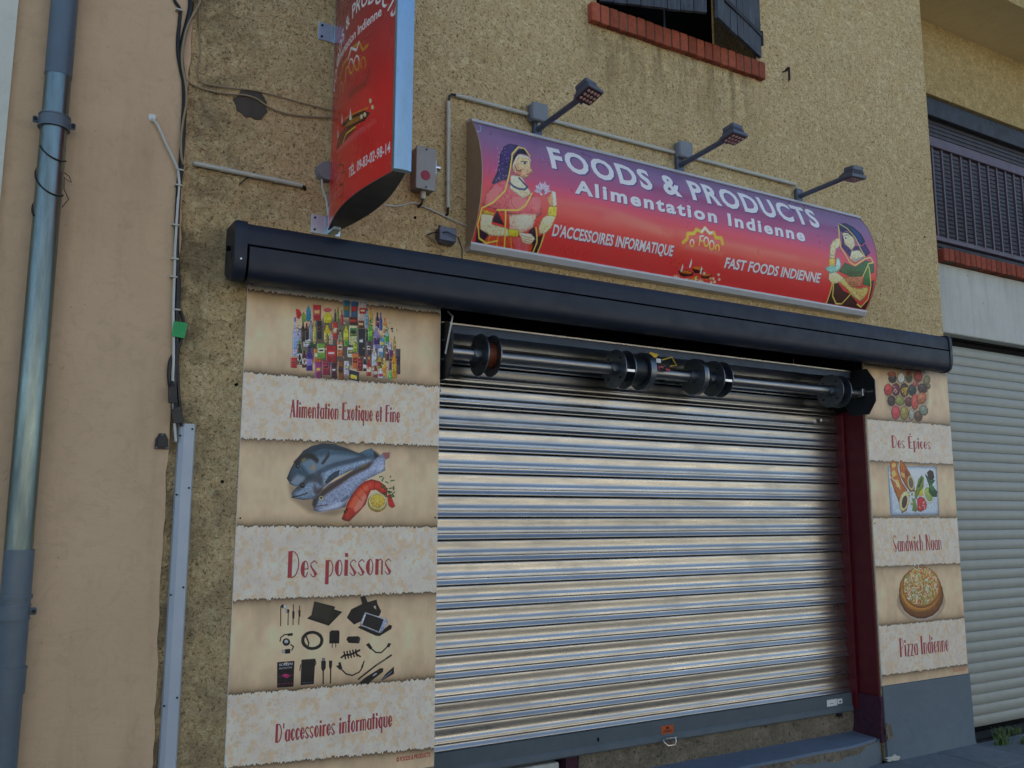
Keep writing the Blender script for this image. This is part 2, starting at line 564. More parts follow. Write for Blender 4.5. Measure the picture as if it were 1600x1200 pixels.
# ------------------------------------------------------------------ printed artwork, painted as flat print for the posters and signs
class Canvas:
    def __init__(s, wmm, hmm, res):
        s.res, s.wmm, s.hmm = res, wmm, hmm
        s.W, s.H = int(wmm * res), int(hmm * res)
        s.a = np.zeros((s.H, s.W, 3), np.float32)

    @staticmethod
    def rgb(h):
        return np.array([int(h[i:i + 2], 16) / 255 for i in (0, 2, 4)], np.float32)

    def _blend(s, x0, y0, m, col, alpha):
        h, w = m.shape
        if isinstance(col, str):
            col = s.rgb(col)
        t = s.a[y0:y0 + h, x0:x0 + w]
        k = (m * alpha)[..., None]
        t[:] = t * (1 - k) + col * k

    def _blur(s, m, r):
        for _ in range(2):
            for ax in (0, 1):
                n = m.shape[ax]
                c = np.cumsum(np.insert(m, 0, 0, axis=ax), axis=ax)
                lo, hi = np.clip(np.arange(n) - r, 0, n), np.clip(np.arange(n) + r + 1, 0, n)
                m = (np.take(c, hi, ax) - np.take(c, lo, ax)) / (2 * r + 1)
        return m

    def _bbox(s, P, pad):
        x0, y0 = np.floor(P.min(0) - pad).astype(int)
        x1, y1 = np.ceil(P.max(0) + pad).astype(int) + 1
        x0, y0, x1, y1 = max(x0, 0), max(y0, 0), min(x1, s.W), min(y1, s.H)
        return (x0, y0, x1, y1) if x1 > x0 and y1 > y0 else None

    def fill(s, pts, col, alpha=1., blur=0, detail=False):
        P = np.asarray(pts, np.float32) * s.res
        r = int(round(blur * s.res))
        bb = s._bbox(P, 1 + 2 * r)
        if bb is None:
            return
        x0, y0, x1, y1 = bb
        mk = np.zeros((y1 - y0, x1 - x0), np.float32)
        for dx in (.25, .75):
            for dy in (.25, .75):
                X = np.arange(x0, x1)[None, :] + dx
                Y = np.arange(y0, y1)[:, None] + dy
                ins = np.zeros(mk.shape, bool)
                for i in range(len(P)):
                    ax, ay = P[i]
                    bx, by = P[(i + 1) % len(P)]
                    if ay == by:
                        continue
                    cr = (ay > Y) != (by > Y)
                    ins ^= cr & (X < (bx - ax) * (Y - ay) / (by - ay) + ax)
                mk += ins * .25
        if r > 0:
            mk = s._blur(mk, r)
        if detail and min(mk.shape) > 14 and r == 0:      # printed photo look: mottled tone, darker rim
            rr_ = max(2, int(min(mk.shape) * .07))
            rim = np.clip((s._blur(mk, rr_) - .45) * 2.2, 0, 1)
            h, w = mk.shape
            tex = vnoise(h, w, 5, 5, 2) * .6 + vnoise(h, w, 2.2, 2.2, 1) * .4
            tone = (.58 + .42 * rim) * (1 + .75 * (tex - .5))
            lightv = 1.10 - .22 * np.linspace(0, 1, h)[:, None]
            col = np.clip((s.rgb(col) if isinstance(col, str) else col) * (tone * lightv)[..., None], 0, 1)
        s._blend(x0, y0, mk, col, alpha)

    def stroke(s, pts, w, col, alpha=1., blur=0):
        P = np.asarray(pts, np.float32) * s.res
        hw = max(w * s.res / 2, .35)
        r = int(round(blur * s.res))
        bb = s._bbox(P, hw + 1 + 2 * r)
        if bb is None:
            return
        x0, y0, x1, y1 = bb
        X = np.arange(x0, x1)[None, :] + .5
        Y = np.arange(y0, y1)[:, None] + .5
        d2 = np.full((y1 - y0, x1 - x0), 1e9, np.float32)
        for i in range(len(P) - 1):
            ax, ay = P[i]
            ex, ey = P[i + 1] - P[i]
            L = ex * ex + ey * ey + 1e-9
            t = np.clip(((X - ax) * ex + (Y - ay) * ey) / L, 0, 1)
            d2 = np.minimum(d2, (X - ax - t * ex) ** 2 + (Y - ay - t * ey) ** 2)
        mk = np.clip(hw - np.sqrt(d2) + .5, 0, 1)
        if r > 0:
            mk = s._blur(mk, r)
        s._blend(x0, y0, mk, col, alpha)

    def ops(s, L, dim=1.0, gam=1.15):
        for col, a, bl, w, f in L:
            p = np.array(f, np.float32).reshape(-1, 2)
            col = s.rgb(col) ** gam * dim
            if w:
                s.stroke(p, w, col, a / 100, bl)
            else:
                s.fill(p, col, a / 100, bl * .6, True)

    def text(s, txt, xf, cap, col, bold=.0, track=1.0, alpha=1.):
        """built-in sans lettering; xf maps (u 0..1 along the line, v in cap heights) to mm"""
        for dst in ([] if False else [0]):
            V, T, x0, x1, ch = font_tris(txt, bold, track)
            U = (V[:, 0] - x0) / (x1 - x0)
            Q = np.array([xf(u, v) for u, v in zip(U, V[:, 1] / ch)], np.float32)
            bb = s._bbox(Q * s.res, 1)
            if bb is None:
                return
            bx0, by0, bx1, by1 = bb
            SS = 3
            mk = np.zeros(((by1 - by0) * SS, (bx1 - bx0) * SS), bool)
            R = (Q * s.res - np.array([bx0, by0])) * SS
            for a, b, c in T:
                tri = R[[a, b, c]]
                lx, ly = np.floor(tri.min(0)).astype(int)
                hx, hy = np.ceil(tri.max(0)).astype(int) + 1
                lx, ly, hx, hy = max(lx, 0), max(ly, 0), min(hx, mk.shape[1]), min(hy, mk.shape[0])
                if hx <= lx or hy <= ly:
                    continue
                X = np.arange(lx, hx)[None, :] + .5
                Y = np.arange(ly, hy)[:, None] + .5
                e = []
                for i in range(3):
                    p, q = tri[i], tri[(i + 1) % 3]
                    e.append((q[0] - p[0]) * (Y - p[1]) - (q[1] - p[1]) * (X - p[0]))
                mk[ly:hy, lx:hx] |= ((e[0] >= 0) & (e[1] >= 0) & (e[2] >= 0)) | ((e[0] <= 0) & (e[1] <= 0) & (e[2] <= 0))
            m4 = mk.reshape(by1 - by0, SS, bx1 - bx0, SS).mean((1, 3)).astype(np.float32)
            s._blend(bx0, by0, m4, col, alpha)

    def image(s, name, k):
        c = s.a
        l = np.where(c <= .04045, c / 12.92, ((c + .055) / 1.055) ** 2.4) * k
        l = np.clip(l, 0.002, .82)
        e = np.where(l <= .0031308, l * 12.92, 1.055 * l ** (1 / 2.4) - .055)
        out = np.ones((s.H, s.W, 4), np.float32)
        out[..., :3] = e[::-1]
        im = bpy.data.images.new(name, s.W, s.H)
        im.pixels.foreach_set(out.ravel())
        im.update()
        im.pack()
        return im


_fc = {}
def font_tris(txt, bold, track):
    key = (txt, bold, track)
    if key in _fc:
        return _fc[key]
    def get(t):
        cu = bpy.data.curves.new('lettering_tmp', 'FONT')
        cu.body = t
        cu.offset = bold
        cu.space_character = track
        cu.resolution_u = 3
        o = bpy.data.objects.new('lettering_tmp', cu)
        C.objects.link(o)
        dg = bpy.context.evaluated_depsgraph_get()
        dg.update()
        ev = o.evaluated_get(dg)
        me = ev.to_mesh()
        me.calc_loop_triangles()
        V = np.array([v.co[:2] for v in me.vertices], np.float32)
        T = [tuple(t_.vertices) for t_ in me.loop_triangles]
        ev.to_mesh_clear()
        bpy.data.objects.remove(o)
        bpy.data.curves.remove(cu)
        return V, T
    V, T = get(txt)
    H, _ = get('H')
    _fc[key] = (V, T, V[:, 0].min(), V[:, 0].max(), H[:, 1].max())
    return _fc[key]


def vnoise(h, w, cell_y, cell_x, octv=3):
    out = np.zeros((h, w), np.float32)
    amp, tot = 1., 0.
    for o in range(octv):
        gy, gx = int(h / cell_y) + 3, int(w / cell_x) + 3
        g = rng.random((gy, gx)).astype(np.float32)
        yy, xx = np.arange(h) / cell_y, np.arange(w) / cell_x
        iy, ix = yy.astype(int), xx.astype(int)
        fy, fx = (yy - iy)[:, None], (xx - ix)[None, :]
        fy, fx = fy * fy * (3 - 2 * fy), fx * fx * (3 - 2 * fx)
        a = g[iy][:, ix] * (1 - fx) + g[iy][:, ix + 1] * fx
        b = g[iy + 1][:, ix] * (1 - fx) + g[iy + 1][:, ix + 1] * fx
        out += amp * (a * (1 - fy) + b * fy)
        tot += amp
        amp *= .55
        cell_y, cell_x = max(cell_y / 2, 1.01), max(cell_x / 2, 1.01)
    return out / tot


def paint_bands(cv, bounds):
    """printed parchment: tan picture bands and pale mottled caption bands with torn edges; bounds = [(y left, y right)]"""
    H, Wd, r = cv.H, cv.W, cv.res
    tan = Canvas.rgb('c3aa88')[None, None] * (0.90 + .2 * vnoise(H, Wd, 90 * r, 60 * r))[..., None]
    tan = tan * (0.985 + .03 * vnoise(H, Wd, 300 * r, 3 * r, 2))[..., None]
    mot = vnoise(H, Wd, 26 * r, 22 * r, 4)
    cream = Canvas.rgb('bfb4a4')[None, None] * (0.93 + .13 * vnoise(H, Wd, 60 * r, 60 * r))[..., None]
    k = np.clip((mot - .52) * 7, 0, 1)[..., None]
    cream = cream * (1 - .75 * k) + Canvas.rgb('bba27e') * .75 * k
    k2 = np.clip((vnoise(H, Wd, 9 * r, 8 * r, 2) - .6) * 5, 0, 1)[..., None] * .35
    cream = cream * (1 - k2) + Canvas.rgb('9c9488') * k2
    xs = np.linspace(0, 1, Wd)
    Y = (np.arange(H)[:, None] + .5) / r
    edges, flat = [], []
    for yl, yr in bounds:
        flat.append(yl + (yr - yl) * xs)
        jag = (vnoise(1, Wd, 1.1, 9 * r, 3)[0] - .5) * 16 + (rng.random(Wd) - .5) * 3 + (vnoise(1, Wd, 1.1, 3 * r, 1)[0] - .5) * 8
        edges.append(yl + (yr - yl) * xs + jag)
    img = np.zeros((H, Wd, 3), np.float32)
    lev = sum((Y > e[None, :]).astype(int) for e in edges)
    is_tan = (lev % 2) == 1                      # band 0 is pale, band 1 tan, and so on
    img = np.where(is_tan[..., None], tan, cream)
    sh = np.zeros((H, Wd), np.float32)
    for i, e in enumerate(edges):
        q = 1 if i % 2 == 0 else -1
        d, d2 = q * (Y - e[None, :]), np.maximum(q * (Y - flat[i][None, :]), 0)
        sh = np.maximum(sh, np.where(d > -3, np.exp(-np.maximum(d, 0) / 7.) * .35 + np.exp(-d2 / 22.) * .32 + np.exp(-d2 / 70.) * .16, 0))
    img = np.where(is_tan[..., None], img * (1 - sh[..., None] * np.array([.85, .92, 1.0])), img)
    for e in edges:                             # light fibre along the tear
        d = np.abs(Y - e[None, :])
        kk = np.clip(1 - d / 3.5, 0, 1)[..., None] * .5 * (~is_tan)[..., None]
        img = img * (1 - kk) + Canvas.rgb('d8d0bc') * kk
    cv.a[:] = img


def deco(cv, txt, x0, y0, x1, y1, cap, col='8e2a34', dk='3e2022'):
    """slim art-deco capitals: heavy left stem, hairline right side; (x0,y0)-(x1,y1) is the baseline in mm"""
    B = .15
    def bar(x, a, b, w=B): return ('b', [(x, a), (x + w, a), (x + w, b), (x, b)])
    def cres(cx, cy_, rx, ry):
        t = np.linspace(math.pi / 2, 3 * math.pi / 2, 11)
        out = [(cx + rx * math.cos(q), cy_ + ry * math.sin(q)) for q in t]
        inn = [(cx + (rx - B) * math.cos(q) * .55, cy_ + ry * .93 * math.sin(q)) for q in t[::-1]]
        return ('b', out + inn)
    def arc(cx, cy_, rx, ry, a, b): return ('h', [(cx + rx * math.cos(q), cy_ + ry * math.sin(q)) for q in np.linspace(math.radians(a), math.radians(b), 9)])
    X = .62
    rd = [cres(.19, X / 2, .19, X / 2), arc(.19, X / 2, .15, X / 2, -90, 90)]
    G = {
        'o': (.40, rd), 'c': (.36, [cres(.19, X / 2, .19, X / 2), arc(.19, X / 2, .14, X / 2, -90, -30), arc(.19, X / 2, .14, X / 2, 35, 90)]),
        'e': (.38, [cres(.19, X / 2, .19, X / 2), arc(.19, X / 2, .14, X / 2, -90, -25), arc(.19, X / 2, .15, X / 2, 0, 90), ('h', [(.08, X / 2), (.34, X / 2)])]),
        'a': (.44, [cres(.17, X / 2, .17, X / 2), ('h', [(.17, X), (.31, X * .92)]), ('h', [(.17, 0), (.31, X * .10)]), bar(.30, 0, X, .12)]),
        'd': (.42, [cres(.19, X / 2, .19, X / 2), arc(.19, X / 2, .13, X / 2, -90, 90), bar(.29, 0, 1, .09)]),
        'p': (.42, [bar(.02, -.3, X), arc(.17, X / 2, .2, X / 2, -90, 90)]),
        'q': (.42, [cres(.19, X / 2, .19, X / 2), arc(.19, X / 2, .13, X / 2, -90, 90), bar(.29, -.3, X, .09)]),
        'n': (.44, [bar(.02, 0, X), ('h', [(.17, X * .9), (.28, X), (.36, X * .85)]), bar(.32, 0, X * .9, .07)]),
        'h': (.44, [bar(.02, 0, 1), ('h', [(.17, X * .9), (.28, X), (.36, X * .85)]), bar(.32, 0, X * .9, .07)]),
        'm': (.62, [bar(.02, 0, X), ('h', [(.17, X * .95), (.26, X), (.32, X * .85), (.32, 0)]), bar(.30, 0, X, .09), ('h', [(.38, X * .95), (.48, X), (.55, X * .85), (.55, 0)])]),
        'u': (.42, [bar(.02, .06, X), ('h', [(.1, .05), (.2, 0), (.3, .05), (.35, .12)]), bar(.31, 0, X, .08)]),
        'i': (.21, [bar(.02, 0, X), bar(.03, .74, .88, .13)]), 'l': (.21, [bar(.02, 0, 1)]),
        't': (.28, [bar(.05, 0, .88), ('h', [(0, X), (.26, X)])]), 'f': (.28, [bar(.05, 0, .95), ('h', [(0, X), (.26, X)]), ('h', [(.12, .98), (.28, .95)])]),
        'r': (.32, [bar(.02, 0, X), ('h', [(.17, X * .85), (.25, X), (.31, X * .9)])]),
        's': (.36, [('h', [(.31, X * .85), (.2, X), (.06, X * .85)]), ('b', [(.02, X * .86), (.10, X * .6), (.34, X * .2), (.24, 0), (.18, .16), (.02, X * .62)]), ('h', [(.26, .02), (.15, 0), (.03, X * .18)])]),
        'x': (.38, [('b', [(0, X), (.15, X), (.36, 0), (.2, 0)]), ('h', [(.34, X), (.02, 0)])]),
        'w': (.58, [('b', [(0, X), (.14, X), (.22, 0), (.13, 0)]), ('h', [(.18, 0), (.3, X)]), ('b', [(.25, X), (.38, X), (.46, 0), (.38, 0)]), ('h', [(.42, 0), (.55, X)])]),
        'z': (.36, [('h', [(.02, X), (.33, X)]), ('b', [(.22, X), (.34, X), (.15, 0), (.02, 0)]), ('h', [(.02, 0), (.33, 0)])]),
        'D': (.56, [bar(.02, 0, 1, .17), arc(.19, .5, .32, .5, -90, 90)]), 'P': (.5, [bar(.02, 0, 1, .17), arc(.19, .73, .26, .27, -90, 90)]),
        'A': (.52, [('h', [(.02, 0), (.2, 1)]), ('b', [(.14, 1), (.28, 1), (.48, 0), (.3, 0)]), ('h', [(.1, .36), (.36, .36)])]),
        'E': (.48, [bar(.02, 0, 1, .17), ('h', [(.19, .99), (.44, .99)]), ('h', [(.19, .52), (.38, .52)]), ('h', [(.19, .01), (.44, .01)])]),
        'F': (.46, [bar(.02, 0, 1, .17), ('h', [(.19, .99), (.44, .99)]), ('h', [(.19, .52), (.38, .52)])]),
        'I': (.24, [bar(.02, 0, 1, .18)]), 'N': (.56, [bar(.02, 0, 1, .15), ('b', [(.1, 1), (.2, 1), (.5, 0), (.4, 0)]), ('h', [(.5, 0), (.5, 1)])]),
        'S': (.46, [('h', [(.4, .85), (.26, 1), (.08, .85)]), ('b', [(.02, .84), (.12, .6), (.42, .24), (.32, 0), (.24, .2), (.02, .66)]), ('h', [(.34, .02), (.2, 0), (.03, .18)])]),
        "'": (.16, [bar(.04, .72, 1, .07)]), ' ': (.26, []),
    }
    G['\u00c9'] = (.48, G['E'][1] + [('b', [(.18, 1.08), (.26, 1.08), (.36, 1.25), (.26, 1.25)])])
    tot = sum(G[ch][0] + .05 for ch in txt)
    sx = math.hypot(x1 - x0, y1 - y0) / tot
    ux, uy = (x1 - x0) / (tot * sx), (y1 - y0) / (tot * sx)
    pen = 0
    for ch in txt:
        wd, parts = G[ch]
        for kind, pts in parts:
            q = [(x0 + (pen + px) * sx * ux, y0 + (pen + px) * sx * uy - py * cap) for px, py in pts]
            if kind == 'b':
                cv.fill([(a + 2.2, b + 1.5) for a, b in q], dk, .75)
                cv.fill(q, col)
            else:
                cv.stroke([(a + 1.2, b + 1.) for a, b in q], 4.2, dk, .8)
                cv.stroke(q, 3.4, col, 1.)
        pen += wd + .05


